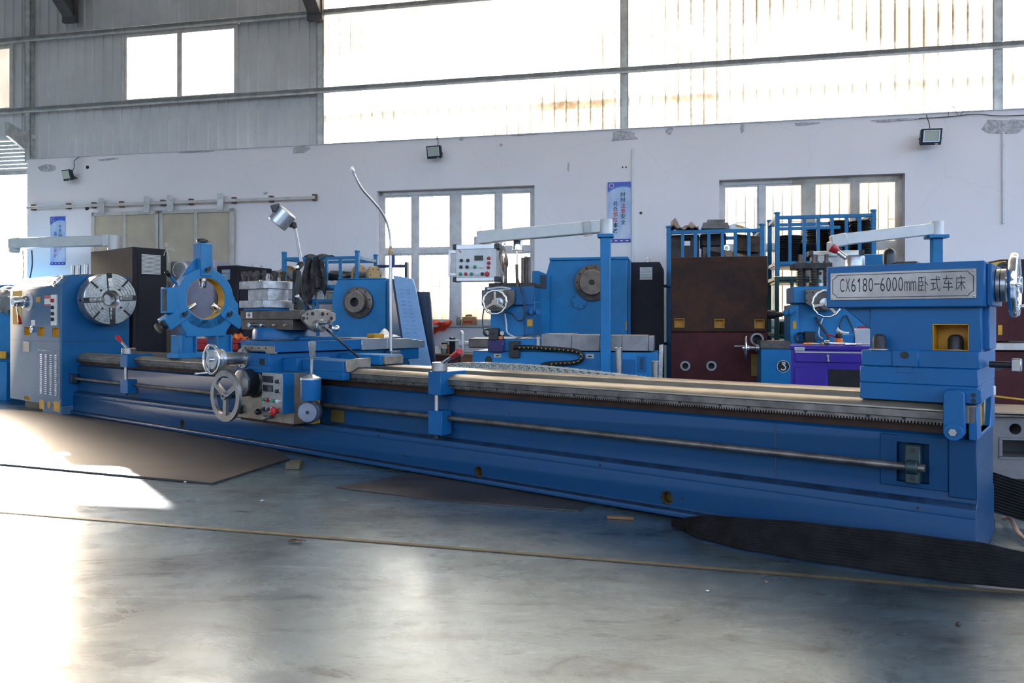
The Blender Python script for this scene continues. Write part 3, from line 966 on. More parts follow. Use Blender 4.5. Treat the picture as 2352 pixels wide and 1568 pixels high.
MB().box(HX0 + .02, HX1 - .02, .0, HN1 - .02, 1.664, 1.675).out('top_cover', GREYB, head, bev=.003)
x, z = on(152, 622, .25)
b = MB(); b.box(on(150, 622, .3)[0], on(205, 622, .3)[0], .22, .40, 1.675, 1.70); b.out('top_plate', IRON, head, bev=.003)
for px in (168, 182, 199):
    x = on(px, 620, .30)[0]
    MB().cyl((x, .30, 1.70), (x, .30, 1.83), .021, seg=14).out('shift_rod', STEEL, head, bev=.004)
x0 = HX1
MB().box(HX1 - .002, HX1 + .002, HN0 + .01, HN1 - .01, zs - .002, zs + .002).out('face_seam', DBLUE, head)
MB().box(HX1, HX1 + .09, -.05, .02, .385, .49).out('rod_gland', DBLUE, head, bev=.004)
# ---- chuck
CC = Vector((-9.26, .335, 1.385)); CR = .312
gr = []
h = .20
gr = [(.15, -.04), (.16, .0), (CR - .012, 0.0), (CR, .012), (CR, h - .008), (CR - .008, h)]
r = CR - .03
while r > .12:
    gr += [(r + .0035, h), (r + .003, h - .007), (r - .003, h - .007), (r - .0035, h)]
    r -= .034
gr += [(.11, h), (.085, h - .02), (.07, h - .04), (.07, h - .10), (0, h - .10)]
chuck = MB().lathe(CC, (1, 0, 0), gr, 64).out('chuck', mat('chuck steel', (.46, .44, .42), .28, .85, var=.12, scale=12, rvar=.06), lathe)
for k in range(4):
    a = math.radians(4) + k * math.pi / 2
    e = Vector((0, math.cos(a), math.sin(a))); t = Vector((0, -math.sin(a), math.cos(a)))
    f = CC + Vector((h, 0, 0)); X = Vector((1, 0, 0))
    MB().bar(f + e * .10, f + e * (CR + .001), .062, .008, up=X).out('jaw_slot', INK, chuck)
    b = MB()
    for r0, r1, hh in ((.10, .145, .05), (.145, .20, .035), (.20, .255, .022)):
        b.bar(f + e * r0 + X * hh / 2, f + e * r1 + X * hh / 2, .052, hh, up=X)
    b.out('jaw', CHROME, chuck, bev=.003)
    MB().cyl(CC + X * .10 + e * (CR - .004), CC + X * .10 + e * (CR + .002), .02, seg=12).out('jaw_screw', INK, chuck)
    a += math.pi / 4
    e = Vector((0, math.cos(a), math.sin(a)))
    MB().bar(f + e * .20, f + e * (CR + .001), .022, .006, up=X).out('bolt_slot', INK, chuck)
    MB().cyl(f + e * .155 - X * .002, f + e * .155 + X * .003, .014, seg=12).out('chuck_bolt', INK, chuck)
MB().cyl((-9.31, .335, 1.385), (-9.25, .335, 1.385), .2, seg=32).out('spindle_flange', IRON, chuck)
# ---- electrical cabinet behind the headstock
n0 = .72; cx1 = on(305, 563, n0)[0]; cx0 = on(208, 580, n0)[0]; n1 = LF.onx(383, 600, cx1)[0]
zt = on(305, 563, n0)[1] - .02
cab = MB().box(cx0, cx1, n0, n1, .05, zt).out('electrical_cabinet', CABB, lathe, bev=.008)
MB().box(cx1, cx1 + .006, n0 + .06, n1 - .05, .15, zt - .05).out('cabinet_door', CABB, cab, bev=.003)
ya, za = LF.onx(323, 583, cx1); yb, zb = LF.onx(368, 631, cx1)
MB().box(cx1 + .004, cx1 + .012, ya, yb, zb, za).out('vent_frame', PLB, cab)
for k in range(15):
    z = zb + (za - zb) * (k + .5) / 15
    MB().box(cx1 + .010, cx1 + .022, ya + .006, yb - .006, z - .0055, z + .0045).out('vent_slat', WHTK, cab)
b = MB(); b.torus((cx0 + .06, n0 + .05, zt + .035), (1, 0, 0), .022, .006, 16, 6); b.cyl((cx0 + .06, n0 + .05, zt), (cx0 + .06, n0 + .05, zt + .015), .008); b.out('lifting_eye', STEEL, cab)
b = MB(); q = Vector((cx1, n1, zt))
for dx, dy, dz in ((.03, .09, -.02), (.02, -.05, -.09), (.0, .03, -.17)):
    b.tube([q, q + Vector((dx, dy, dz)) * .6 + Vector((0, 0, .02)), q + Vector((dx, dy, dz))], .004, 6, 3)
b.torus(q + Vector((0, .0, .06)), (1, 0, 0), .02, .004, 14, 6)
b.out('cable_ties', WHTK, cab)
# ---- hanging control arm of this lathe
ay = 11.05


def wl(px, py, Y):                     # world point -> lathe frame
    X = (px - CX) / F * Y; Z = HC + Y * (Y0 - py) / F
    dx, dy = X - LF.o[0], Y - LF.o[1]
    return Vector((dx * LF.ex[0] + dy * LF.ex[1], dx * LF.ey[0] + dy * LF.ey[1], Z))


b = MB(); b.bar(wl(48, 558, 10.9), wl(250, 553, 10.75), .12, .145)
arm = b.out('pendant_arm', SILVER, lathe, bev=.012)
b = MB(); b.bar(wl(24, 560, 10.92), wl(54, 558, 10.9), .14, .155, up=(0, 0, 1)); b.bar(wl(32, 556, 10.92), wl(32, 581, 10.92), .12, .14); b.out('arm_elbow', SILVER, arm, bev=.02)
q = wl(262, 552, 10.75); b = MB(); b.cyl(q + Vector((0, 0, -.26)), q + Vector((0, 0, .07)), .085, seg=24); b.bar(wl(240, 553, 10.75), q, .14, .16); b.out('arm_joint', SILVER, arm, bev=.008)
MB().cyl(Vector((q.x, q.y, .0)), q + Vector((0, 0, -.26)), .06, seg=20).out('arm_post', BLUE, arm)
b = MB(); b.tube([wl(52, 575, 10.88), wl(55, 620, 10.86), wl(50, 650, 10.85)], .008, 6, 4); b.tube([wl(73, 575, 10.88), wl(74, 610, 10.86), wl(66, 650, 10.85)], .008, 6, 4); b.out('arm_cable', CABLE, arm)

# ---- lever brackets on the feed rod
for px0, px1, pxs, y0, y1, cap, tip0, tip1, ly0, ly1, big in ((983, 1012, 1050, 858, 900, (1002, 838, 856), (1012, 846), (1068, 806), 943, 1000, True), (276, 292, 322, 808, 838, (288, 797, 809), (287, 800), (275, 773), 866, 904, False)):
    nf = -.075
    x0 = on(px0, y0, nf)[0]; x1 = on(px1, y0, nf)[0]; z1 = .765; z0 = .60 if big else .625
    b = MB(); b.prism([(nf, z0), (nf, z1), (.20, z1), (.20, z1 - .04), (.06, z0)], x0, x1, 'x')
    br = b.out('lever_bracket', BLUE, lathe, bev=.004)
    xc = (x0 + x1) / 2; ncap = nf + .055; rr = (x1 - x0) * .46
    MB().cyl((xc, ncap, z1), (xc, ncap, z1 + .065), rr, seg=24).out('lever_hub', STEEL, br, bev=.004)
    tx, tz = on(tip1[0], tip1[1], ncap)
    p0 = Vector((xc, ncap, z1 + .045)); p1 = Vector((tx, ncap - .05, tz)) if big else Vector((tx, ncap - .03, tz))
    pm = p0.lerp(p1, .58)
    MB().cyl(p0, pm, .013, seg=12).out('lever_shaft', CHROME, br)
    MB().cyl(pm, p1, .017, .026, seg=16).out('lever_grip', REDK, br, bev=.005)
    MB().cyl((xc, ncap - .03, .49), (xc, ncap - .03, z0), .017, seg=14).out('lever_rod', STEEL, br)
    zl0 = on(px0, ly1, nf)[1]
    MB().box(x0, x1 + .01, nf, .03, zl0 + .01, .49).out('rod_clamp', BLUE, br, bev=.004)
    MB().cyl((xc, ncap - .03, zl0 - .015), (xc, ncap - .03, zl0 + .01), .02, seg=12).out('clamp_bolt', IRON, br)

# ---- carriage
car = MB().box(-5.47, -5.0, -.25, 1.50, .745, .852).out('carriage', BLUE, lathe, bev=.006)


def cpart(b, name, m, bev=0.0, **k): return b.out(name, m, car, bev=bev, **k)


b = MB(); b.box(-5.47, -5.0, -.25, .02, .69, .75); cpart(b, 'saddle_skirt', BLUE, .005)
x0, z0 = on(596, 838, -.25)
cpart(MB().box(x0, x0 + .075, -.253, -.24, z0 - .0, z0 + .055), 'saddle_slot', INK, .004)
# saddle wings
cpart(MB().box(-5.0, -4.80, -.12, .22, .70, .815), 'saddle_wing', BLUE, .005)
xw = on(788, 850, -.07)[0]
cpart(MB().box(-4.80, xw, -.07, .22, .718, .805), 'saddle_wing', BLUE, .005)
cpart(MB().box(-4.80, xw + .005, -.07, -.004, .655, .72), 'wing_gib', BLUE, .004)
cpart(MB().prism([(-.05, .72), (-.055, .81), (.06, .825), (.20, .825), (.20, .745), (.06, .75), (.0, .72)], xw, xw + .02, 'x'), 'way_wiper', TAN, .003)
cpart(MB().box(-5.0, -4.45, .48, .74, .745, .83), 'saddle_wing', BLUE2, .005)
cpart(MB().box(-4.45, -4.42, .50, .72, .75, .82), 'way_wiper', TAN, .003)
cpart(MB().box(-5.95, -5.47, .0, .22, .742, .80), 'saddle_wing', BLUE, .005)
# apron
cpart(MB().box(-5.54, -4.73, -.20, -.035, .285, .70), 'apron', TAN, .004)
cpart(MB().box(-5.50, -4.76, -.19, -.04, .265, .286), 'apron_bottom', RUST, .003)
cpart(MB().box(-4.73, -4.60, -.11, -.04, .29, .64), 'side_plate', YEL, .003)
for z in (.36, .45, .58):
    cpart(MB().cyl((-4.63, -.118, z), (-4.63, -.105, z), .03, seg=16), 'plate_hole', INK)
cpart(MB().box(-4.56, -4.40, .035, .06, .30, .40), 'yellow_pad', mat('dull ochre paint', (.10, .07, .012), .6), .002)
# control box on the apron
bx0 = on(602, 857, -.31)[0]; bx1 = on(650, 857, -.31)[0]; bz1 = on(626, 855, -.31)[1]; bz0 = on(650, 951, -.31)[1]
cpart(MB().box(bx0, bx1, -.31, -.20, bz0, bz1), 'control_box', BLUE, .003)
cpart(MB().box(bx0 + .004, bx1 - .004, -.314, -.309, bz0 + .006, bz1 - .006), 'control_panel', NPL, .001)


def cb(px, py): return on(px, py, -.314)


for a, c, d, e in ((604, 627, 862, 879), (605, 627, 883, 900)):
    x0, z1 = cb(a, d); x1, z0 = cb(c, e)
    cpart(MB().box(x0, x1, -.322, -.312, z0, z1), 'display', SCREEN, .002)
for px, py, m, r in ((639, 876, PLB, .015), (639, 898, PLB, .015), (607, 917, GRNK, .014), (617, 918, REDK, .014), (629, 920, GRNK, .014), (641, 921, WHTK, .014), (608, 939, PLB, .014), (619, 940, PLB, .014)):
    x, z = cb(px, py)
    cpart(MB().annulus((x, -.314, z), (0, -1, 0), r + .006, r, .006, 18), 'button_ring', CHROME)
    cpart(MB().cyl((x, -.340, z), (x, -.314, z), r, seg=16), 'button', m, .003)
x, z = cb(638, 943)
cpart(MB().lathe((x, -.314, z), (0, -1, 0), [(.018, 0), (.018, .02), (.036, .035), (.036, .05), (.028, .056), (0, .056)], 24), 'emergency_stop', REDK)
for px, py, r, m in ((597, 945, .026, PLB), (614, 958, .022, STEEL), (628, 957, .014, BROWNM), (556, 935, .022, PLB), (558, 945, .018, IRON), (594, 857, .02, IRON)):
    x, z = on(px, py, -.20)
    cpart(MB().lathe((x, -.2, z), (0, -1, 0), [(r * .7, 0), (r, .01), (r, .03), (r * .6, .045), (0, .045)], 16), 'apron_knob', m)
# big handwheel and graduated drum
xd, zd = on(562, 878, -.30)
cpart(MB().lathe((xd, -.20, zd), (0, -1, 0), [(.135, 0), (.135, .02), (.115, .03), (.108, .12)], 40), 'drum', PLB)
cpart(MB().lathe((xd, -.32, zd), (0, -1, 0), [(.108, 0), (.108, .018), (.10, .022), (.0, .022)], 40), 'drum_face', STEEL)
nw = -.46
xw2, zw2 = on(519, 909, nw)
spokes_wheel('handwheel', (xw2, nw, zw2), (0, -1, 0), .188, .024, .033, car, STEEL, 3, a0=1.55, sw=.045, flat=True)
cpart(MB().cyl((xw2, -.20, zw2), (xw2, nw + .02, zw2), .018, seg=14), 'handwheel_shaft', PLB)
cpart(MB().box(xw2 - .010, xw2 + .010, nw - .034, nw - .029, zw2 - .010, zw2 + .010), 'square_socket', INK)
# cross feed handwheel with its long sleeve
xc2, zc2 = on(560, 822, -.25)
nf2 = LF.onx(486, 822, xc2)[0]
cpart(MB().lathe((xc2, -.25, zc2), (0, -1, 0), [(.085, 0), (.085, .018), (.052, .022), (.052, .20)], 32), 'feed_sleeve', STEEL)
cpart(MB().lathe((xc2, -.45, zc2), (0, -1, 0), [(.07, 0), (.086, .01), (.086, .04), (.08, .045), (.08, .10), (.06, .105), (0, .105)], 36), 'graduated_collar', ALU)
b = MB()
for k in range(6):
    a = k * math.pi / 3 + .3
    b.cyl((xc2 + .068 * math.cos(a), -.272, zc2 + .068 * math.sin(a)), (xc2 + .068 * math.cos(a), -.266, zc2 + .068 * math.sin(a)), .009, seg=8)
cpart(b, 'flange_screws', INK, kind='stuff')
spokes_wheel('handwheel', (xc2, nf2, zc2), (0, -1, 0), .118, .012, .02, car, CHROME, 3, a0=1.2, sw=.026)
cpart(MB().cyl((xc2, nf2 + .02, zc2), (xc2, -.55, zc2), .016, seg=12), 'handwheel_shaft', STEEL)
cpart(MB().cyl((xc2 - .045, nf2 - .12, zc2 - .115), (xc2 - .045, nf2, zc2 - .112), .011, seg=10), 'crank_handle', CHROME)
# cross slide and its telescopic cover
cpart(MB().box(-5.44, -4.95, -.23, .70, .862, .955), 'cross_slide', BLUE, .004)
cpart(MB().prism([(-5.44, .862), (-5.40, .916), (-4.951, .916), (-4.951, .852), (-5.06, .852), (-5.08, .875)], -.236, -.20, 'y'), 'slide_wiper', TAN, .002)
x = -5.36
b = MB()
for k in range(4):
    b.cyl((x + .1 * k, -.240, .895), (x + .1 * k, -.234, .895), .007, seg=8)
cpart(b, 'wiper_screws', INK, kind='stuff')
for k, (a, c, inset) in enumerate(((.70, 1.08, .0), (1.08, 1.36, .012), (1.36, 1.46, .024), (1.46, 1.56, .034))):
    cpart(MB().box(-5.40 + inset, -4.945 - inset, a, c, .855, .962 - inset), 'slide_cover', ALU, .003)
cpart(MB().box(-5.50, -5.04, -.14, .66, .955, .968), 'slide_top', BROWNM, .003)
# swivel, compound, tool post
cpart(MB().lathe((-5.27, .06, .965), (0, 0, 1), [(.24, 0), (.24, .07), (.22, .10)], 40), 'swivel_base', BLUE)
b = MB(); b.box(-5.06, -4.97, .05, .45, .955, .99); cpart(b, 'swivel_foot', BLUE, .006)
cn0, cn1 = -.12, .22
xl = on(552, 740, cn0)[0]; xr = on(690, 740, cn0)[0]
zc = on(690, 712, cn0)[1]; zm = on(690, 733, cn0)[1]
cpart(MB().box(xl, xr, cn0, cn1, zm, zc), 'compound_slide', BROWNM, .004)
cpart(MB().box(xl, xr - .12, cn0 + .01, cn1 - .01, zm - .09, zm), 'compound_base', BROWNM, .004)
for px, r in ((585, .02), (602, .016), (630, .010), (655, .010)):
    x, z = on(px, 752, cn0)
    z = zm - .05
    cpart(MB().cyl((x, cn0 - (.06 if px < 590 else .018), z), (x, cn0 + .02, z), r, seg=12), 'gib_screw', CHROME if px < 610 else BRASS, .003)
for px in (590, 620):
    x, _ = on(px, 770, -.1)
    cpart(MB().cyl((x, -.11, .968), (x, -.11, 1.05), .018, seg=12), 'swivel_bolt', IRON)
epl = []
for px, py in ((691, 722), (703, 713), (725, 710), (744, 711), (766, 720), (766, 735), (738, 757), (722, 763), (711, 758), (691, 735)):
    y, z = LF.onx(px, py, xr); epl.append((y, z))
cpart(MB().prism(epl, xr, xr + .03, 'x'), 'end_plate', TAN, .003)
b = MB()
for px, py, r in ((697, 731, .016), (718, 720, .017), (741, 721, .017), (761, 731, .016), (706, 721, .009), (706, 731, .009), (752, 721, .009)):
    y, z = LF.onx(px, py, xr + .03)
    b.cyl((xr + .028, y, z), (xr + .032, y, z), r, seg=14)
cpart(b, 'end_plate_holes', INK, kind='stuff')
y, z = LF.onx(733, 748, xr + .05)
cpart(MB().lathe((xr + .03, y, z), (1, 0, 0), [(.052, 0), (.052, .05), (.046, .055), (.046, .07), (.02, .075), (.02, .12)], 30), 'crank_collar', STEEL)
b = MB(); q = Vector((xr + .13, y, z)); b.bar(q + Vector((0, -.06, .03)), q + Vector((0, .09, -.02)), .026, .022, up=(1, 0, 0))
b.cyl(q + Vector((0, -.06, .03)), q + Vector((.12, -.06, .03)), .015, .018, seg=12); b.ball(q + Vector((.02, .10, -.022)), .028)
cpart(b, 'crank', CHROME)
x0, z1 = on(566, 706, cn0); x1, z0 = on(580, 733, cn0)
cpart(MB().box(x0, x1, cn0 - .004, cn0, zm + .01, zc - .012), 'setting_label', WHTK)
b = MB(); c0 = Vector(((x0 + x1) / 2, cn0 - .005, (zm + zc) / 2))
for d in ((1, 0, 0), (0, 0, 1)):
    D = Vector(d)
    b.bar(c0 - D * .022, c0 + D * .022, .010, .002, up=(0, 1, 0))
cpart(b, 'label_cross', INKR)
tn0 = -.165; tx1 = -5.2
tx0 = on(549, 650, tn0)[0]; tn1 = LF.onx(675, 650, tx1)[0]
tz = [on(603, q, tn0)[1] for q in (644, 662, 689, 706)]
cpart(MB().box(tx0, tx1, tn0, tn1, tz[1], tz[0]), 'tool_post_top', mat('bright milled steel', (.56, .55, .56), .34, .7, var=.18, scale=14, rvar=.08), .003)
cpart(MB().box(tx0 + .06, tx1 - .01, tn0 + .05, tn1 - .05, tz[2], tz[1]), 'tool_post_neck', MATS['bright milled steel'], .003)
cpart(MB().box(tx0, tx1, tn0, tn1, tz[3], tz[2]), 'tool_post_base', MATS['bright milled steel'], .003)
cpart(MB().box(tx0 + .02, tx1 - .02, tn0 + .03, tn1 - .03, zc, tz[3]), 'tool_post_seat', BLUE, .003)
W_, D_ = tx1 - tx0, tn1 - tn0
for u, v in ((.08, .1), (.32, .1), (.62, .1), (.90, .1), (.90, .42), (.90, .75), (.1, .45), (.12, .88), (.4, .9), (.68, .88)):
    bb = MB(); q = Vector((tx0 + W_ * u, tn0 + D_ * v, tz[0]))
    bb.cyl(q, q + Vector((0, 0, .05)), .014, seg=10); bb.cyl(q + Vector((0, 0, .045)), q + Vector((0, 0, .065)), .021, seg=12); bb.box(q.x - .014, q.x + .014, q.y - .014, q.y + .014, q.z + .065, q.z + .09)
    cpart(bb, 'clamp_bolt', IRON)
b = MB(); q = Vector((tx0 + W_ * .5, tn0 + D_ * .5, tz[0])); b.lathe(q, (0, 0, 1), [(.06, 0), (.06, .015), (.03, .02), (.03, .07), (0, .07)], 20); cpart(b, 'post_nut', STEEL)
# work lamp
lxp = -5.1


def lp(px, py): return Vector((lxp, *LF.onx(px, py, lxp)))


b = MB(); q = lp(683, 703); b.box(lxp - .03, lxp + .03, q.y - .02, q.y + .05, q.z - .03, q.z + .05); cpart(b, 'lamp_base', IRON, .004)
cpart(MB().bar(lp(679, 697), lp(681, 620), .045, .05, up=(1, 0, 0)), 'lamp_lower_arm', PLB, .004)
b = MB(); b.bar(lp(681, 618), lp(694, 603), .04, .05, up=(1, 0, 0)); b.bar(lp(687, 622), lp(688, 655), .03, .03, up=(1, 0, 0)); cpart(b, 'lamp_elbow', PLB, .005)
for px, py in ((679, 614), (680, 681)):
    q = lp(px, py); cpart(MB().lathe(q + Vector((.0, 0, 0)), (.79, -.3, 0), [(.018, .02), (.018, .05), (.010, .058), (0, .058)], 14), 'lamp_pivot', CHROME)
cpart(MB().cyl(lp(692, 602), lp(677, 520), .0145, seg=12), 'lamp_upper_arm', CHROME)
q = lp(672, 516); b = MB(); b.lathe(q + Vector((-.03, 0, 0)), (1, 0, 0), [(.024, 0), (.024, .06)], 16); b.bar(lp(672, 516), lp(664, 508), .03, .03, up=(1, 0, 0)); b.bar(lp(678, 524), lp(674, 514), .03, .035, up=(1, 0, 0)); cpart(b, 'lamp_joint', IRON, .003)
a, c = lp(662, 488) - Vector((-.613, .79, 0)) * .03, lp(631, 511) + Vector((-.613, .79, 0)) * .07
d = (c - a).normalized()
b = MB(); b.lathe(a, d, [(.0, -.012), (.075, -.012), (.088, 0), (.088, (c - a).length), (.080, (c - a).length + .01), (.07, (c - a).length - .02), (0, (c - a).length - .04)], 28)
cpart(b, 'lamp_head', ALU)
b = MB(); b.bar(lp(624, 480), lp(643, 474), .06, .015, up=(1, 0, 0)); b.bar(lp(630, 486), lp(636, 476), .05, .02, up=(1, 0, 0)); cpart(b, 'lamp_switch', PLB, .003)
b = MB(); b.tube([lp(688, 640), lp(692, 668), lp(696, 685), lp(706, 702), lp(716, 712)], .008, 8, 4); cpart(b, 'lamp_cable', CABLE)
q1 = Vector((xr + .02, LF.onx(745, 752, xr + .02)[0], LF.onx(745, 752, xr + .02)[1]))
pts = [q1] + [Vector((-4.62, *LF.onx(px, py, -4.62))) for px, py in ((775, 778), (806, 805), (832, 828), (851, 845))]
cpart(MB().tube(pts, .010, 8, 5), 'work_cable', CABLE)
# coolant pipe and flexible nozzle
kx = -4.93


def kp(px, py): return Vector((kx, *LF.onx(px, py, kx)))


cpart(MB().cyl(kp(898, 818), kp(897, 585), .016, seg=14), 'coolant_pipe', ALU)
q = kp(898, 815); cpart(MB().box(kx - .02, kx + .06, q.y - .05, q.y + .07, q.z - .02, q.z + .04), 'pipe_clamp', STEEL, .003)
cpart(MB().lathe(kp(897, 586), (0, 0, 1), [(.02, 0), (.024, .01), (.024, .045), (.014, .05), (.014, .085), (.009, .09)], 14), 'pipe_fitting', BRASS)
q = kp(903, 590); cpart(MB().box(kx - .012, kx + .012, q.y - .012, q.y + .015, q.z - .10, q.z + .02), 'valve_handle', mat('blue plastic', (.02, .03, .22), .4), .002)
cpart(MB().tube([kp(897, 570), kp(896, 545), kp(890, 515), kp(876, 486), kp(853, 458), kp(834, 437), kp(820, 414), kp(812, 396)], .0115, 10, 6), 'flexible_hose', ALU)
cpart(MB().lathe(kp(812, 397), kp(808, 384) - kp(812, 397), [(.014, 0), (.018, .02), (.014, .045), (.006, .06), (0, .06)], 12), 'hose_nozzle', CHROME)
# lubrication pump with grey lever, feed clutch disc
xp, zp = on(714, 890, -.27)
cpart(MB().lathe((xp, -.27, zp - .095), (0, 0, 1), [(.075, 0), (.078, .01), (.078, .16)], 32), 'pump_body', BLUE)
cpart(MB().lathe((xp, -.27, zp + .065), (0, 0, 1), [(.08, 0), (.08, .012), (.03, .035), (.014, .045), (.0, .045)], 32), 'pump_cap', ALU)
cpart(MB().cyl((xp + .01, -.27, zp + .10), (xp + .018, -.27, zp + .25), .012, seg=12), 'pump_lever', STEEL)
cpart(MB().lathe((xp + .018, -.27, zp + .225), (0, 0, 1), [(.016, 0), (.022, .02), (.029, .12), (.026, .135), (0, .138)], 18), 'pump_grip', mat('grey plastic', (.20, .20, .20), .4))
cpart(MB().box(xp - .12, xp, -.25, -.18, zp - .06, zp + .06), 'pump_bracket', BLUE, .005)
xq, zq = on(706, 947, -.24)
cpart(MB().lathe((xq - .05, -.165, zq), (.55, -.84, 0), [(.085, -.02), (.092, 0), (.092, .06), (.08, .075), (.075, .09), (.0, .09)], 36), 'clutch_disc', mat('grey blue casting', (.20, .21, .26), .35, .6))
b = MB()
D = Vector((.55, -.84, 0)).normalized(); e1 = D.cross(Vector((0, 0, 1))).normalized()
q = Vector((xq - .05, -.165, zq)) + D * .09
b.cyl(q, q + D * .004, .014, seg=12)
for k in range(8):
    a = k * math.pi / 4
    p = Vector((xq - .05, -.165, zq)) + D * .064 + (e1 * math.cos(a) + Vector((0, 0, 1)) * math.sin(a)) * .086
    b.cyl(p, p + D * .004, .006, seg=8)
cpart(b, 'disc_screws', INK, kind='stuff')
# ---- clear plastic cable chain along the back
CH = mat('clear chain plastic', (.50, .50, .44), .22, .0, var=.15, scale=30)
chain = MB().box(-4.6, -4.2, .80, .95, .70, .72).out('cable_chain_bracket', DBLUE, lathe)
pts = [(985, 848), (1040, 843), (1100, 842), (1160, 845), (1220, 849), (1280, 855), (1340, 862), (1400, 869), (1450, 875), (1490, 881)]
cps = [Vector((LF.on(px, py, .84)[0], .84, LF.on(px, py, .84)[1])) for px, py in pts]
dist = [0]
for i in range(len(cps) - 1):
    dist.append(dist[-1] + (cps[i + 1] - cps[i]).length)
lk = .072; s_ = 0.03


def along(s):
    for i in range(len(cps) - 1):
        if s <= dist[i + 1]:
            return cps[i].lerp(cps[i + 1], (s - dist[i]) / (dist[i + 1] - dist[i]))
    return cps[-1]


while s_ < dist[-1]:
    c = along(s_); t = (along(min(s_ + .02, dist[-1])) - along(max(0, s_ - .02))).normalized(); up = Vector((0, 1, 0)).cross(t) * -1
    b = MB()
    for yo in (-.004, .09):
        o = c + Vector((0, yo, 0))
        b.annulus(o - Vector((0, .006, 0)), (0, 1, 0), .030, .021, .012, 18)
        b.cyl(o - Vector((0, .004, 0)), o + Vector((0, .006, 0)), .012, seg=10)
        b.bar(o + t * .030 - up * .022, o + t * .030 + up * .022, .014, .009, up=(0, 1, 0))
    b.bar(c + up * .033 + Vector((0, -.01, 0)), c + up * .033 + Vector((0, .10, 0)), .05, .006, up=up)
    b.bar(c - up * .033 + Vector((0, -.01, 0)), c - up * .033 + Vector((0, .10, 0)), .05, .006, up=up)
    b.out('chain_link', CH, chain)
    s_ += lk

# ---- tailstock
tn = .10
x0 = on(1898, 610, tn)[0]; x1 = on(2262, 602, tn)[0]; zt1 = 1.405; zt0 = 1.192
tail = MB().box(x0, x1, tn, .60, zt0, zt1).out('tailstock', BLUE, lathe, bev=.006)


def tpart(b, name, m, bev=0.0, **k): return b.out(name, m, tail, bev=bev, **k)


tpart(MB().box(x1, x1 + .022, tn + .06, .56, zt0 + .005, zt1 - .01), 'end_cover', BLUE, .004)
nx0 = on(1908, 660, tn)[0]; nx1 = on(2228, 660, tn)[0]; nz0, nz1 = 1.232, 1.370
nx1 = on(2243, 650, tn)[0]
tpart(MB().box(nx0, nx1, tn - .006, tn + .002, nz0, nz1), 'nameplate', NPL, .001)
# engraved border with notched corners
b = MB(); m_ = .012; c_ = .022; yb_ = tn - .0068
A0, A1, B0, B1 = nx0 + m_, nx1 - m_, nz0 + m_, nz1 - m_
path = [(A0 + c_, B0), (A1 - c_, B0), (A1 - c_ * .6, B0 + c_ * .6), (A1, B0 + c_), (A1, B1 - c_), (A1 - c_ * .6, B1 - c_ * .6), (A1 - c_, B1), (A0 + c_, B1), (A0 + c_ * .6, B1 - c_ * .6), (A0, B1 - c_), (A0, B0 + c_), (A0 + c_ * .6, B0 + c_ * .6)]
for i in range(len(path)):
    p, q = path[i], path[(i + 1) % len(path)]
    b.bar((p[0], yb_, p[1]), (q[0], yb_, q[1]), .0028, .0012, up=(0, 1, 0))
tpart(b, 'nameplate_border', INK)
for ux in (nx0 + .010, nx1 - .010):
    for uz in (nz0 + .010, nz1 - .010):
        tpart(MB().ball((ux, tn - .006, uz), .005, 10, 6), 'nameplate_rivet', CHROME)
lx0, lz0 = on(1929, 673, tn); lx1, lz1 = on(2105, 643, tn)
cw = (lx1 - lx0) / 13
for i, ch in enumerate('CX6180-6000mm'):
    cx_ = lx0 + cw * i; yq = tn - .0075
    if ch == '1':
        b = MB(); b.box(cx_ + cw * .47, cx_ + cw * .60, yq, yq + .001, 1.272, 1.340); b.bar((cx_ + cw * .53, yq, 1.337), (cx_ + cw * .28, yq, 1.322), .0065, .001, up=(0, 1, 0))
        b.out('nameplate_digit', INK, tail)
    elif ch == '-':
        MB().box(cx_ + cw * .02, cx_ + cw * .98, yq, yq + .001, 1.306, 1.312).out('nameplate_dash', INK, tail)
    else:
        fit_text(ch, INK, 'nameplate_letter' if ch in 'CXm' else 'nameplate_digit', tail, (cx_ + cw * .10, yq, 1.272), cw * (.88 if ch == 'm' else .76), .047 if ch == 'm' else .068, (1, 0, 0), (0, 0, 1), bold=-.010)
gx0 = on(2108, 668, tn)[0]; gx1 = on(2222, 640, tn)[0]
gw = (gx1 - gx0) / 4.0
for i, ch in enumerate('卧式车床'):
    fit_text(ch, INK, 'nameplate_character', tail, (gx0 + gw * i + gw * .08, tn - .0075, 1.268), gw * .80, .072, (1, 0, 0), (0, 0, 1), bold=-.008)
# neck, brace, pockets
nn = .14
ax0 = on(1998, 750, nn)[0]; ax1 = .004
neck = MB().box(ax0, ax1, nn, .58, .97, zt0 + .01).out('tailstock_neck', BLUE, None, bev=.004)
px0, pz1 = on(2141, 743, nn); px1, pz0 = on(2226, 802, nn)
cut(neck, [MB().box(px0, px1, nn - .05, nn + .14, .985, pz1)])
neck.parent = tail
b = MB(); b.box(px0 + .001, px1 - .001, nn + .132, nn + .138, .986, pz1 - .001); b.box(px0 + .001, px0 + .005, nn + .004, nn + .138, .986, pz1 - .001); b.box(px1 - .005, px1 - .001, nn + .004, nn + .138, .986, pz1 - .001); b.box(px0, px1, nn + .004, nn + .138, pz1 - .005, pz1 - .001); b.box(px0, px1, nn + .004, nn + .138, .986, .989)
b.out('pocket_lining', YEL, tail)
qx, qz = on(1998, 757, nn); wx, wz = on(1932, 708, nn)
tpart(MB().prism([(ax0 + .01, qz - .01), (wx, zt0 + .01), (ax0 + .01, zt0 + .01)], nn + .01, .5, 'y'), 'neck_brace', BLUE, .004)
tpart(MB().box(ax1 - .02, ax1 + .025, nn + .08, .5, .99, zt0 + .01), 'neck_rib', BLUE, .004)
ux0 = on(1978, 830, .03)[0]
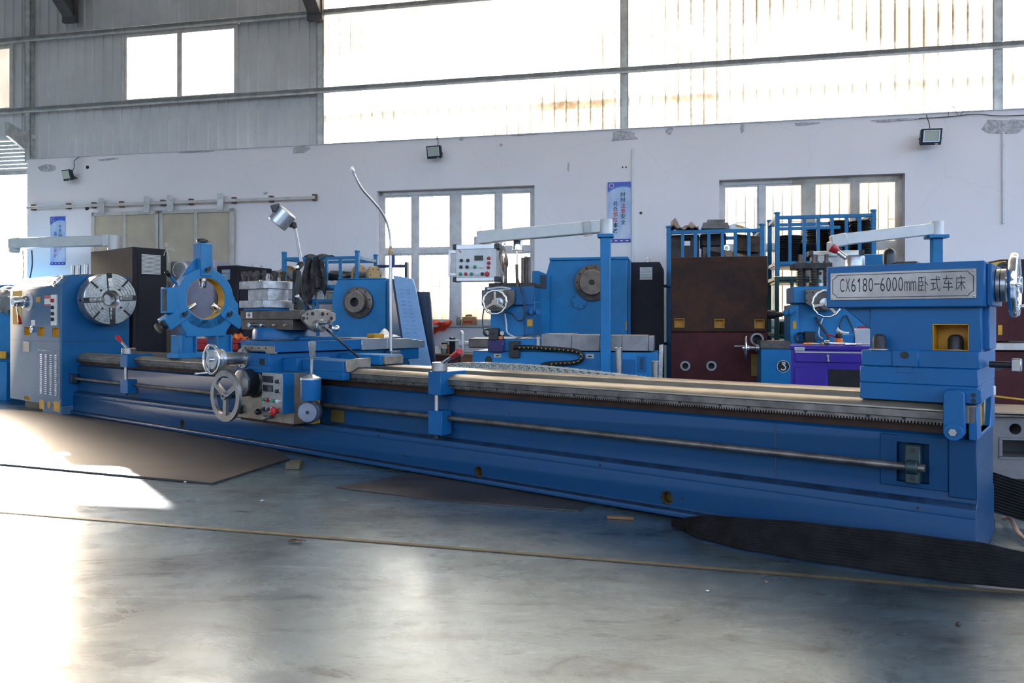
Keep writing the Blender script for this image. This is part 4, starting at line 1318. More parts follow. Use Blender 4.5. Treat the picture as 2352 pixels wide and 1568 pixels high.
tpart(MB().box(ux0, .01, .03, .66, .905, .985), 'tailstock_base', BLUE, .006)
ux1 = on(1975, 880, .02)[0]
tpart(MB().box(ux1, .005, .02, .68, .826, .905), 'tailstock_base', BLUE, .004)
tpart(MB().box(ux1, .004, .022, .68, .745, .826), 'tailstock_base', BLUE, .003)
x, z = on(2079, 813, .03)
tpart(MB().cyl((x, .018, z - .004), (x, .04, z - .004), .017, seg=18), 'key_screw', INK)
tpart(MB().box(x - .06, x + .06, .024, .04, .905, .988), 'key_boss', BLUE, .006)
tpart(MB().prism([(x - .036, .880), (x + .036, .880), (x + .030, .9045), (x - .030, .9045)], .0165, .03, 'y'), 'key_block', BLUE, .001)
tpart(MB().box(x - .040, x + .040, .0185, .03, .9035, .9065), 'key_gap', INK)
for px, pp, bx, rr in ((2020, 767, .07, .032), (2195, 768, .205, .034)):
    x, z = on(px, pp, bx)
    tpart(MB().lathe((x, bx, .985), (0, 0, 1), [(rr, 0), (rr, (z - .985) * .68), (rr * .8, (z - .985) * .9), (rr * .4, (z - .985)), (0, z - .985)], 14), 'clamp_nut', IRON)
    tpart(MB().cyl((x, bx, .984), (x, bx, .990), rr * 1.5, seg=24), 'washer', STEEL)
# clamp arm at the front
kx0 = on(2166, 900, -.075)[0]; kx1 = kx0 + .085
tpart(MB().prism([(kx0, .62), (kx0 + .012, .60), (kx0 + .042, .585), (kx0 + .073, .60), (kx1, .62), (kx1, .80), (kx1 - .02, .815), (kx0 + .015, .815), (kx0, .80)], -.075, -.03, 'y'), 'clamp_arm', BLUE, .004)
tpart(MB().box(kx0 + .01, kx1 + .06, -.04, .05, .755, .815), 'clamp_arm_root', BLUE, .004)
tpart(MB().cyl((kx0 + .042, -.088, .628), (kx0 + .042, -.074, .628), .04, seg=26), 'clamp_boss', BLUE, .003)
tpart(MB().cyl((kx0 + .042, -.105, .628), (kx0 + .042, -.086, .628), .017, seg=6), 'clamp_screw', STEEL)
for z in (.795, .77):
    tpart(MB().cyl((kx1 + .03, -.044, z), (kx1 + .03, -.036, z), .010, seg=12), 'arm_bolt', INK)
# top lever, oil caps, quill handwheel
x, z = on(1964, 606, .28)
tpart(MB().lathe((x, .28, zt1), (0, 0, 1), [(.048, 0), (.048, .055), (.044, .062), (0, .062)], 28), 'lever_hub', STEEL)
q0 = Vector((x - .02, .27, zt1 + .035)); tx_, tz_ = on(1910, 567, .25); q1 = Vector((tx_, .25, tz_)); qm = q0.lerp(q1, .66)
tpart(MB().cyl(q0, qm, .013, seg=12), 'lever_shaft', CHROME)
tpart(MB().cyl(qm, q1, .016, .028, seg=16), 'lever_grip', REDK, .005)
x, z = on(2043, 580, .33)
tpart(MB().lathe((x, .33, zt1), (0, 0, 1), [(.032, 0), (.032, .06), (.026, .085), (.012, .098), (0, .10)], 22), 'breather_cap', PLB)
tpart(MB().box(on(2060, 600, .33)[0], on(2110, 600, .33)[0], .28, .42, zt1, zt1 + .022), 'oil_cover', PLB, .003)
qc = Vector((x1 + .022, .335, 1.296))
tpart(MB().lathe(qc, (1, 0, 0), [(.075, 0), (.08, .003), (.08, .018), (.075, .020), (.08, .022), (.08, .042), (.035, .045), (.03, .07), (.03, .09)], 36), 'quill_collar', STEEL)
hwx = qc.x + .075
spokes_wheel('quill_handwheel', (hwx, .335, 1.296), (1, 0, 0), .135, .020, .04, tail, CHROME, 3, a0=.3, sw=.04, wavy=.004)
tpart(MB().cyl((hwx, .335 + .09, 1.296 - .10), (hwx + .12, .335 + .09, 1.296 - .10), .011, seg=10), 'crank_handle', CHROME)
tpart(MB().cyl((.02, .30, .918), (.13, .30, .918), .016, seg=14), 'lock_screw', IRON)
tpart(MB().box(.11, .15, .27, .33, .888, .948), 'lock_screw_head', STEEL, .004)
for y in (.04, .60):
    tpart(MB().box(-.012, .012, y, y + .06, .742, .79), 'way_wiper', WHTK, .003)

# ================================================================== steady rest on the bed
steady = thing('steady_rest', 'blue ring-shaped steady rest with three steel jaws standing on the long lathe bed', 'steady rest', LF)
SX0, SX1 = -7.09, -6.96
C = (.345, 1.355)
b = MB()
ro, ri = .315, .218
outer = [(C[0] + ro * math.cos(a), C[1] + ro * math.sin(a)) for a in [math.radians(q) for q in range(0, 360, 8)]]
b.annulus((SX0, C[0], C[1]), (1, 0, 0), ro, ri, SX1 - SX0, 56)
ring = b.out('ring', BLUEL, steady, bev=.004)
b = MB(); b.annulus((SX0 - .0, C[0], C[1]), (1, 0, 0), ri + .001, ri - .006, SX1 - SX0 - .01, 56); b.out('ring_lining', YEL, ring)
# shoulders, hinge block, legs
b = MB(); b.prism([(C[0] - .42, 1.20), (C[0] - .42, 1.46), (C[0] - .30, 1.46), (C[0] - .22, 1.36), (C[0] - .24, 1.20)], SX0 - .01, SX1 - .005, 'x'); b.out('hinge_block', BLUEL, steady, bev=.006)
b = MB(); b.prism([(C[0] + .24, 1.22), (C[0] + .225, 1.40), (C[0] + .30, 1.40), (C[0] + .33, 1.36), (C[0] + .38, 1.30), (C[0] + .38, 1.12), (C[0] + .30, 1.10)], SX0 - .01, SX1 - .005, 'x'); b.out('hinge_block', BLUEL, steady, bev=.006)
b = MB(); b.prism([(C[0] - .30, 1.12), (C[0] - .22, 1.00), (C[0] - .22, .96), (C[0] + .22, .96), (C[0] + .24, 1.02), (C[0] + .30, 1.10), (C[0] + .17, 1.20), (C[0] + .06, 1.135), (C[0] - .06, 1.135), (C[0] - .17, 1.20)], SX0, SX1, 'x'); b.out('yoke', BLUEL, steady, bev=.005)
for s in (-1, 1):
    b = MB()
    y = C[0] + s * .20
    b.prism([(y - .075 * 1 - (.03 if s < 0 else .0), .742), (y - .07, .97), (y + .07, .97), (y + .075 + (.03 if s > 0 else 0), .742)], SX0 - .03, SX1 - .02, 'x')
    for q in (-.085, .075):
        b.box(SX0 - .05, SX1 + .02, y + q, y + q + .014, .745, .975)
    b.out('leg', BLUEL, steady, bev=.003)
b = MB(); b.box(SX0 - .05, SX1 + .03, C[0] - .33, C[0] + .30, .742, .795); b.out('foot', BLUEL, steady, bev=.004)
# three jaw guides with quills
for k, ang in enumerate((90, 213, 327)):
    a = math.radians(ang); e = Vector((0, math.cos(a), math.sin(a))); t = Vector((0, -math.sin(a), math.cos(a))); cc = Vector(((SX0 + SX1) / 2, C[0], C[1]))
    r0, r1 = (.235, .575) if k == 0 else (.24, .50)
    g_ = MB(); g_.bar(cc + e * r0, cc + e * r1, .13, .15, up=(1, 0, 0)); gd = g_.out('jaw_guide', BLUEL, steady, bev=.005)
    q_ = MB(); q_.lathe(cc + e * (.11), e, [(.030, 0), (.037, .012), (.037, .07), (.044, .075), (.044, .14)], 20); q_.out('jaw', CHROME, gd)
    if k == 0:
        MB().lathe(cc + e * r1, e, [(.03, 0), (.03, .015), (.062, .018), (.062, .04), (.05, .05), (0, .05)], 24).out('adjusting_knob', PLB, gd)
    else:
        MB().lathe(cc + e * r1, e, [(.05, 0), (.05, .02), (.035, .025), (.055, .05), (.055, .075), (.03, .08), (0, .08)], 18).out('adjusting_knob', IRON, gd)
    w_ = MB(); f_ = cc + e * .30 + Vector((.075, 0, 0)); w_.cyl(f_, f_ + Vector((.04, 0, 0)), .02, seg=12); w_.bar(f_ + Vector((.035, -.02, -.03)), f_ + Vector((.035, .02, .03)), .02, .012, up=(1, 0, 0)); w_.out('wing_screw', IRON, gd)
b = MB(); b.prism([(C[0] - .31, 1.46), (C[0] - .10, 1.74), (C[0] - .065, 1.78), (C[0] - .065, 1.64), (C[0] - .2, 1.6)], SX0 + .01, SX0 + .06, 'x'); b.prism([(C[0] + .065, 1.78), (C[0] + .10, 1.70), (C[0] + .24, 1.60), (C[0] + .2, 1.55), (C[0] + .065, 1.62)], SX0 + .01, SX0 + .06, 'x'); b.out('ring_rib', BLUEL, steady, bev=.003)
b = MB(); p0 = Vector((SX1 - .05, C[0] - .30, 1.50)); p1 = Vector((SX1 + .02, C[0] - .43, 1.60)); b.cyl(p0, p1, .014, seg=10); b.out('locking_lever', BLUEL, steady); 
b = MB(); b.cyl(p0.lerp(p1, .75), p0.lerp(p1, 1.12), .022, seg=12); b.out('lever_grip', PLB, steady, bev=.003)
b = MB(); b.cyl((SX1 - .05, C[0] - .38, 1.40), (SX1 - .05, C[0] - .38, 1.52), .014, seg=10); b.box(SX1 - .09, SX1 - .02, C[0] - .425, C[0] - .41, 1.22, 1.44); b.out('hinge_bolt', IRON, steady)
b = MB(); b.cyl((SX1 - .006, C[0] + .31, 1.37), (SX1 + .004, C[0] + .31, 1.37), .016, seg=14); b.out('hinge_pin', BLUE2, steady)

# ================================================================== fittings on the back wall
def wp(px, py, n=0.0):
    x, z = WF.on(px, py, n)
    return Vector((x, n, z))


# sliding door with its hanging rail
sd = thing('sliding_door', 'tan two-leaf sliding door hanging from a rail on the white wall', 'door', WF)
dx0, dxm, dx1 = -6.52, -5.36, -4.14
dz1 = 2.765
for a, c in ((dx0, dxm - .01), (dxm + .01, dx1)):
    lf = MB(); fw = .055
    lf.box(a, c, -.095, -.045, .05, .05 + fw); lf.box(a, c, -.095, -.045, dz1 - fw, dz1); lf.box(a, a + fw, -.095, -.045, .05, dz1); lf.box(c - fw, c, -.095, -.045, .05, dz1)
    m_ = (a + c) / 2; lf.box(m_ - .025, m_ + .025, -.095, -.05, .1, dz1 - .05)
    leaf = lf.out('door_leaf', mat('door frame cream', (.55, .51, .45), .5, var=.08), sd, bev=.003)
    MB().box(a + fw, m_ - .025, -.072, -.06, .05 + fw, dz1 - fw).out('door_panel', DOORM, leaf)
    MB().box(m_ + .025, c - fw, -.072, -.06, .05 + fw, dz1 - fw).out('door_panel', DOORM, leaf)
    for q in (.16, .84):
        x = a + (c - a) * q
        h = MB(); h.box(x - .05, x + .05, -.11, -.10, dz1 - .03, 2.98); h.cyl((x, -.115, 2.93), (x, -.075, 2.93), .035, seg=16); h.out('roller_hanger', GALV, leaf, bev=.003)
MB().box(-7.70, -2.86, -.085, -.055, 2.855, 2.90).out('rail', mat('rail cream paint', (.60, .56, .52), .5, var=.1), sd, bev=.003)
RST = mat('bracket rust', (.22, .12, .07), .7, .2, var=.4, scale=30)
for px in (72, 153, 211, 275, 370, 435, 534, 620, 720):
    x = WF.on(px, 480, -.07)[0]
    MB().box(x - .03, x + .03, -.055, 0, 2.84, 2.93).out('rail_bracket', RST, sd, bev=.003)

# floodlights
CAVL = mat('lamp lens', (.55, .57, .45), .12, var=.03)
for i, (px, py, w, lab, yaw) in enumerate(((157, 402, .20, 'black floodlight at the left end of the wall near the doorway', -.25), (998, 349, .21, 'black floodlight above the middle window', -.08), (2137, 314, .235, 'black floodlight above the right window', .06))):
    c = wp(px, py, -.145)
    t = thing('floodlight', lab, 'floodlight', loc=(WF.o[0] + c.x * WF.ex[0] + c.y * WF.ey[0], WF.o[1] + c.x * WF.ex[1] + c.y * WF.ey[1], c.z), rot=WF.a + yaw, group='floodlights on the back wall')
    h = w * .42
    tl = lambda pts: [(y * math.cos(.25) - z * math.sin(.25), y * math.sin(.25) + z * math.cos(.25)) for y, z in pts]
    b = MB(); b.prism(tl([(-.03, -h), (-.03, h), (.02, h * .8), (.02, -h * .8)]), -w / 2, w / 2, 'x'); b.out('housing', PLB, t, bev=.004)
    b = MB(); b.prism(tl([(-.036, -h * .52), (-.036, h * .72), (-.028, h * .72), (-.028, -h * .52)]), -w * .34, w * .34, 'x'); b.out('lens', CAVL, t)
    b = MB()
    for a, c2, e, g in ((-.40, .40, .72, .80), (-.40, .40, -.60, -.52), (-.40, -.34, -.52, .72), (.34, .40, -.52, .72)):
        b.prism(tl([(-.040, h * e), (-.040, h * g), (-.029, h * g), (-.029, h * e)]), w * a, w * c2, 'x')
    b.out('reflector', CHROME, t)
    b = MB(); b.prism(tl([(-.034, -h * .92), (-.034, -h * .80), (-.029, -h * .80), (-.029, -h * .92)]), w * .2, w * .34, 'x'); b.out('rating_label', WHTK, t)
    b = MB(); b.bar((-w * .52, 0, -.02), (-w * .3, .10, -.04), .02, .012); b.bar((w * .52, 0, -.02), (w * .3, .10, -.04), .02, .012); b.bar((-w * .3, .097, -.04), (w * .3, .097, -.04), .03, .012); b.out('bracket', PLB, t)
    b = MB(); b.tube([(0, .03, .0), (.02, .08, h + .05), (.0, .095, h + .15), (-.01 if i else .12, .098, min(ZT - .02 - c.z, h + .30))], .005, 6, 4); b.out('cable', CABLE, t)


# slogan posters
def poster_material(name):
    m = bpy.data.materials.new(name); m.use_nodes = True
    N = m.node_tree.nodes; K = m.node_tree.links
    b = N['Principled BSDF']; b.inputs['Roughness'].default_value = .35
    tc = N.new('ShaderNodeTexCoord'); sp = N.new('ShaderNodeSeparateXYZ'); K.new(tc.outputs['Generated'], sp.inputs[0])
    n = N.new('ShaderNodeTexNoise'); n.inputs['Scale'].default_value = 2.5; K.new(tc.outputs['Generated'], n.inputs['Vector'])
    r = N.new('ShaderNodeValToRGB')
    r.color_ramp.elements[0].position = .35; r.color_ramp.elements[0].color = (.30, .46, .72, 1)
    r.color_ramp.elements[1].position = .65; r.color_ramp.elements[1].color = (.56, .62, .76, 1)
    K.new(n.outputs['Fac'], r.inputs[0]); K.new(r.outputs[0], b.inputs['Base Color'])
    return m


PBG = poster_material('poster sky print'); PB1 = mat('poster deep blue', (.055, .10, .52), .35, var=.05); PB2 = mat('poster mid blue', (.10, .26, .66), .35, var=.05); PBR = mat('poster violet band', (.05, .04, .36), .35, var=.05)


def poster(px0, px1, py0, py1, colR, colL, lab):
    x0, z1 = WF.on(px0, py0, 0); x1, z0 = WF.on(px1, py1, 0)
    p = thing('slogan_poster', lab, 'poster', WF, group='slogan posters')
    w = x1 - x0; h = z1 - z0
    MB().box(x0, x1, -.012, -.002, z0, z1).out('backing', PBG, p)
    n = 14
    for m_, o, nm in ((PB2, 0.0, 'light_swoosh'), (PB1, .022, 'dark_swoosh')):
        pts = [(x0, z1), (x1, z1)]
        for i in range(n + 1):
            u = 1 - i / n
            zz = z1 - h * (.125 + .045 * (1 - (u - .62) ** 2 * 6.5) * -1 + .0) + o * h * .6
            zz = z1 - h * (.085 + .22 * (u - .66) ** 2 - o)
            pts.append((x0 + w * u, min(zz, z1 - .004)))
        MB().prism(pts, -.0135 - o * .03, -.011, 'y').out(nm, m_, p)
    MB().box(x0, x1, -.0135, -.011, z0, z0 + h * .055).out('bottom_band', PBR, p)
    b = MB(); b.annulus((x0 + w * .17, -.0145, z1 - h * .06), (0, -1, 0), w * .105, w * .085, .0012, 20); b.out('emblem_ring', INKW, p)
    MB().bar((x0 + w * .12, -.0152, z1 - h * .055), (x0 + w * .22, -.0152, z1 - h * .055), w * .05, .001, up=(0, 1, 0)).out('emblem_mark', INKR, p)
    cs = w * .205
    for col, cx, z_top in ((colR, .565, .172), (colL, .235, .315)):
        for i, (ch, red) in enumerate(col):
            if ch == ' ':
                continue
            zz = z1 - h * z_top - cs * 1.16 * (i + 1) * (h / w) * .405 * .98
            fit_text(ch, INKR if red else INK, 'character', p, (x0 + w * cx, -.0128, z1 - h * (z_top + .0905 * (i + 1)) + h * .012), cs, h * .080, (1, 0, 0), (0, 0, 1), bold=.012)
    for i in range(4):
        MB().box(x0 + w * (.07 + .235 * i), x0 + w * (.19 + .235 * i), -.0142, -.013, z0 + h * .018, z0 + h * .034).out('band_mark', INKW, p)
    return p


poster(1396, 1449, 419, 556, [('时', 0), ('时', 0), ('注', 1), ('意', 1), ('安', 0), ('全', 0)], [('处', 0), ('处', 0), ('预', 1), ('防', 1), ('事', 0), ('故', 0)], 'blue safety poster with black and red characters beside the middle window')
poster(117, 151, 498, 608, [('每', 0), ('天', 0), ('自', 0), (' ', 0), ('检', 1), ('讨', 1)], [('品', 0), (' ', 0), ('自', 0), ('然', 0), ('更', 1), ('好', 1)], 'blue poster on the wall left of the sliding door, behind the grey arm')

# conduits and stray wires on the wall
for px, y0, y1, lab in ((1454, 342, 600, 'thin white conduit running down the wall beside the blue safety poster'), (2304, 305, 514, 'thin grey conduit on the wall below the right end of the plaster')):
    x = WF.on(px, 400, 0)[0]; z1 = WF.on(px, y0, 0)[1]; z0 = WF.on(px, y1, 0)[1]
    b = MB(); b.box(x - .014, x + .014, -.02, 0, z0, z1)
    tag(seat(b.out('conduit', WHITE, bev=.003), WF), lab, 'conduit', 'conduits on the back wall')
b = MB(); b.tube([wp(2110, 272, -.02), wp(2180, 268, -.02), wp(2240, 262, -.02), wp(2300, 266, -.02), wp(2400, 262, -.02)], .005, 6, 5)
b.tube([wp(2178, 268, -.02), wp(2180, 248, -.03), wp(2190, 246, -.03), wp(2200, 264, -.01)], .003, 5, 4); b.tube([wp(2205, 266, -.01), wp(2215, 250, -.03), wp(2220, 240, -.03)], .003, 5, 4)
tag(seat(b.out('loose_wire', CABLE), WF), 'thin loose wire lying along the top of the wall at the right', 'wire')

# things on the sill of the middle window
zs_ = W2[2]
x, _ = WF.on(1076, 735, .0)
cbx = thing('cardboard_box', 'small open cardboard box on the sill of the middle window', 'box', WF)
b = MB(); b.box(x - .085, x + .095, -.02, .09, zs_, zs_ + .115); b.out('carton', CARD, cbx, bev=.002)
b = MB(); b.prism([(x - .05, zs_ + .116), (x - .03, zs_ + .145), (x + .04, zs_ + .15), (x + .06, zs_ + .118)], -.01, .03, 'y'); b.out('flap', CARD, cbx)
fit = MB().box(x - .07, x + .06, -.0215, -.0195, zs_ + .03, zs_ + .06); fit.out('red_print', INKR, cbx)
x, _ = WF.on(1052, 735, .0)
bt = thing('glass_bottle', 'clear glass bottle standing beside the cardboard box on the sill', 'bottle', WF)
MB().lathe((x, .04, zs_), (0, 0, 1), [(.03, 0), (.032, .01), (.032, .085), (.022, .10), (.022, .115)], 18).out('bottle_body', JARG, bt)
MB().cyl((x, .04, zs_ + .115), (x, .04, zs_ + .135), .025, seg=16).out('cap', WHTK, bt)


def bag(u, v):
    p = wp(992 + 44 * u, 738 + 4 * u, -.01)
    z = zs_ + .05 * (1 - v) - (.16 * (1 - u) + .02) * max(0, v - .35) * 1.4 + .02 * math.sin(9 * u + 4 * v)
    return (p.x, .03 - .12 * v - .02 * math.sin(u * 11 + v * 5), z)


BAG = glass_mat('red plastic bag', (.95, .35, .25), haze=.7, hcol=(.8, .12, .06))
tag(seat(MB().grid(bag, 18, 14).out('plastic_bag', BAG), WF), 'crumpled red plastic bag hanging over the sill of the middle window', 'plastic bag')

# ================================================================== machines behind the big lathe
def fbox(fr, px0, px1, py0, py1, n0, n1, z0=None):     # box whose front face fills a piece of the view on plane n0
    xa, za = fr.on(px0, py0, n0); xb, zb = fr.on(px1, py1, n0)
    return xa, xb, n0, n1, (zb if z0 is None else z0), za


def wheel_edge(parent, c, d, R, m=CHROME, r=.014, handle=None, ns=3, name='handwheel', a0=.4):
    spokes_wheel(name, c, d, R, r, .03, parent, m, ns, a0=a0, sw=.024, wavy=.002)


def pendant_box(parent, fr, px0, px1, py0, py1, n, dep, full=True):
    xa, xb, _, _, za, zb = fbox(fr, px0, px1, py0, py1, n, n)
    w = xb - xa; h = zb - za
    box_ = MB().box(xa + w * .06, xb - w * .06, n, n + dep, za + h * .10, zb - h * .10).out('control_box', SILVER, parent, bev=.003)
    MB().box(xa + .02 * w, xb - .02 * w, n - .004, n + dep + .004, zb - h * .14, zb - h * .01).out('box_top_rail', ALU, box_, bev=.004)
    MB().box(xa + .02 * w, xb - .02 * w, n - .004, n + dep + .004, za + h * .01, za + h * .12).out('box_bottom_rail', ALU, box_, bev=.004)
    for a, c in ((xa, xa + w * .08), (xb - w * .10, xb)):
        for e, g in ((za, za + h * .13), (zb - h * .14, zb)):
            MB().box(a, c, n - .008, n + dep + .008, e, g).out('box_corner', PLB, box_, bev=.004)
    MB().box(xa + w * .10, xb - w * .16, n - .003, n + .001, za + h * .15, zb - h * .15).out('box_panel', WHTK, box_)
    return box_, xa, xb, za, zb


# ---- middle lathe
MF = bgf(1350, 8.3)
ml = thing('lathe', 'blue lathe behind the middle of the bed, under the hanging push-button control box', 'lathe', MF, group='lathes in the back row')
x0, x1, _, _, _, zt = fbox(MF, 1256, 1441, 592, 765, 0, 0)
hd = MB(); hd.prism([(x0 - .012, .02), (x0 - .012, zt - .20), (x0 + .035, zt - .03), (x1, zt - .03), (x1, .02)], 0, .75, 'y')
mh = hd.out('headstock', BLUE2, ml, bev=.006)
MB().box(x0 + .03, x1 + .01, -.012, .76, zt - .03, zt).out('headstock_lid', BLUE2, mh, bev=.004)
MB().box(x1, x1 + .035, .02, .70, .05, zt - .06).out('side_cover', BLUE, mh, bev=.004)
fx_, fz_ = MF.on(1361, 649, -.05)
fl_ = MB().lathe((fx_, 0, fz_), (0, -1, 0), [(.19, 0), (.195, .004), (.195, .040), (.185, .046), (.15, .05), (.135, .06), (.135, .12), (.128, .128), (.03, .128), (.027, .09), (0, .09)], 48).out('spindle_flange', FLANGE, mh)
for k in range(11):
    a = k * 2 * math.pi / 11 + .25
    MB().cyl((fx_ + .168 * math.cos(a), -.049, fz_ + .168 * math.sin(a)), (fx_ + .168 * math.cos(a), -.043, fz_ + .168 * math.sin(a)), .012, seg=10).out('flange_bolt', INK, mh)
MB().cyl((fx_, -.1295, fz_), (fx_, -.126, fz_), .027, seg=20).out('spindle_bore', INK, mh)
gx, gz = MF.on(1331, 692, 0)
MB().cyl((gx, -.004, gz), (gx, 0, gz), .088, seg=32).out('cover_gasket', DBLUE, mh)
MB().cyl((gx, -.016, gz), (gx, -.003, gz), .085, seg=32).out('round_cover', BLUE2, mh, bev=.003)
for k in range(6):
    a = k * math.pi / 3 + .3
    MB().cyl((gx + .066 * math.cos(a), -.020, gz + .066 * math.sin(a)), (gx + .066 * math.cos(a), -.015, gz + .066 * math.sin(a)), .007, seg=8).out('cover_screw', INK, mh)
MB().box(MF.on(1437, 745, -.002)[0], MF.on(1440, 745, -.002)[0], -.003, .0, MF.on(1437, 758, 0)[1], MF.on(1437, 738, 0)[1]).out('yellow_tag', YEL, mh)
x0, x1, _, _, _, zt = fbox(MF, 1449, 1524, 602, 790, .15, .15)
mc = MB().prism([(x0, .1), (x0, zt), (x1 - .04, zt), (x1, zt - .08), (x1, .1)], .15, .75, 'y').out('electrical_cabinet', CABB, ml, bev=.006)
xa, xb, _, _, za, zb = fbox(MF, 1469, 1499, 614, 642, .15, .15)
MB().box(xa, xb, .142, .152, za, zb).out('vent_frame', PLB, mc)
for k in range(11):
    z = za + (zb - za) * (k + .5) / 11
    MB().box(xa + .004, xb - .004, .132, .146, z - .004, z + .004).out('vent_slat', WHTK, mc)
b = MB(); b.torus((x0 + .17, .3, zt + .03), (0, 1, 0), .022, .006, 16, 6); b.cyl((x0 + .17, .3, zt), (x0 + .17, .3, zt + .01), .012); b.out('lifting_eye', STEEL, mc)
# left control desk
x0, x1, _, _, _, zt = fbox(MF, 1222, 1262, 622, 765, -.05, 0)
MB().prism([(x0, .02), (x0, zt), (x0 + .07, zt), (x1, zt - .05), (x1, .02)], -.05, .4, 'y').out('side_desk', BLUE2, ml, bev=.004)
xa, xb, _, _, za, zb = fbox(MF, 1241, 1255, 632, 663, -.05, 0)
MB().box(xa, xb, -.056, -.049, za, zb).out('desk_screen', DBLUE, ml)
# carriage in front
CN = -1.25                               # its front plane
x0, x1, _, _, _, zt = fbox(MF, 1086, 1510, 806, 870, CN, 0)
mcar = MB().box(x0, x1, CN, CN + .55, .35, zt).out('carriage', BLUE2, ml, bev=.005)
MB().box(x0 + .3, x1 - .3, CN + .05, CN + .5, .0, .35).out('carriage_foot', DBLUE, mcar)
xa, xb, _, _, za, zb = fbox(MF, 1130, 1245, 778, 807, CN, 0)
MB().box(xa, xb, CN, CN + .5, za, zb).out('cross_slide', BLUE2, mcar, bev=.004)
prev = 1243
for k, (a, c, t_) in enumerate(((1243, 1313, 767), (1313, 1377, 769), (1377, 1428, 770), (1428, 1489, 770), (1489, 1502, 772))):
    xa, xb, _, _, za, zb = fbox(MF, a, c, t_, 806, CN - .012 + .004 * k, 0)
    MB().box(xa, xb - .002, CN - .012 + .004 * k, CN + .48, za, zb).out('slide_cover', ZINC, mcar, bev=.004)
xa, xb, _, _, za, zb = fbox(MF, 1240, 1247, 770, 795, CN - .02, 0); MB().box(xa - .03, xb - .03, CN - .02, CN, za, zb).out('cover_flange', STEEL, mcar)
# screw sleeve, handwheel seen edge on
x0, z0 = MF.on(1082, 787, CN + .1); x1, z1 = MF.on(1135, 787, CN + .1)
MB().box(x0, x1 + .02, CN - .0, CN + .3, z0 - .045, z0 + .045).out('slide_way', BROWNM, mcar, bev=.01)
MB().lathe((x0, CN + .15, z0 - .01), (-1, 0, 0), [(.04, 0), (.04, .03), (.02, .035), (.02, .09)], 20).out('feed_collar', SILVER, mcar)
hx_, hz_ = MF.on(1061, 788, CN + .15)
wheel_edge(mcar, (hx_, CN + .15, z0 - .01), (-.93, -.36, 0), .115, SILVER)
MB().cyl((hx_ - .02, CN + .15 - .05, z0 + .02), (hx_ - .14, CN + .15 - .07, z0 + .02), .009, seg=10).out('crank_handle', STEEL, mcar)
# compound tower
xa, xb, _, _, za, zb = fbox(MF, 1127, 1212, 700, 772, CN, 0)
MB().box(xa, xb, CN, CN + .40, za, zb).out('tower', BLUE2, mcar, bev=.005)
xa, xb, _, _, za, zb = fbox(MF, 1205, 1228, 692, 770, CN - .04, 0)
tw = MB().box(xa, xb, CN - .04, CN + .34, za, zb).out('tower_column', BLUE, mcar, bev=.005)
xa, xb, _, _, za, zb = fbox(MF, 1211, 1223, 733, 749, CN - .04, 0)
MB().box(xa, xb, CN - .042, CN - .03, za, zb).out('yellow_pocket', YEL, mcar)
for px in (1211, 1226):
    q = MF.on(px, 716, CN - .06)
    MB().lathe((q[0], CN - .04, q[1]), (.6, -.8, 0), [(.012, 0), (.012, .03), (.024, .034), (.024, .045), (.018, .05), (.018, .07), (.026, .075), (.026, .085), (0, .085)], 14).out('clamp_knob', BLUE, mcar)
xa, xb, _, _, za, zb = fbox(MF, 1106, 1182, 666, 708, CN - .10, 0)
MB().prism([(xa, za + .03), (xa, zb), (xb, zb), (xb, za + .05), (xb - .09, za - .02), (xa + .10, za - .03)], CN - .10, CN - .06, 'y').out('compound_end_plate', BROWNM, mcar, bev=.003)
xa2, xb2, _, _, za2, zb2 = fbox(MF, 1150, 1226, 656, 705, CN - .06, 0)
MB().box(xa + .02, xb2, CN - .06, CN + .30, za2 + .02, zb2 - .01).out('compound_slide', BLUE, mcar, bev=.005)
MB().box(xa + .05, xb2 + .01, CN - .02, CN + .28, zb2 - .012, zb2 + .028).out('tool_post_plate', IRON, mcar, bev=.004)
for i, px in enumerate((1153, 1161, 1201, 1208, 1215)):
    q = MF.on(px, 655, CN + .05 + .05 * (i % 2))
    zt_ = MF.on(px, 588 + 2 * (i % 3), CN + .05)[1]
    MB().cyl((q[0], CN + .05 + .05 * (i % 2), zb2), (q[0], CN + .05 + .05 * (i % 2), zt_), .016, seg=12).out('tool_bolt', BROWNM, mcar)
q = MF.on(1137, 694, CN - .22)
spokes_wheel('handwheel', (q[0], CN - .22, q[1]), (0, -1, 0), .107, .0115, .026, mcar, CHROME, 3, a0=-1.57, sw=.022, wavy=.003)
MB().lathe((q[0] + .012, CN - .06, q[1]), (0, -1, 0), [(.045, 0), (.045, .06), (.02, .065), (.02, .15)], 20).out('handwheel_collar', STEEL, mcar)
b = MB(); yq = CN - .12
b.tube([(MF.on(1120, 664, yq)[0], yq, MF.on(1120, 664, yq)[1]), (MF.on(1150, 658, yq)[0], yq, MF.on(1150, 660, yq)[1]), (MF.on(1170, 664, yq)[0], yq + .05, MF.on(1170, 664, yq)[1]), (MF.on(1135, 668, yq)[0], yq, MF.on(1135, 667, yq)[1])], .010, 7, 5); b.out('coiled_lead', SILVER, mcar)
# lamp on the tower
yq = CN - .02


def mp(px, py, n): return Vector((MF.on(px, py, n)[0], n, MF.on(px, py, n)[1]))


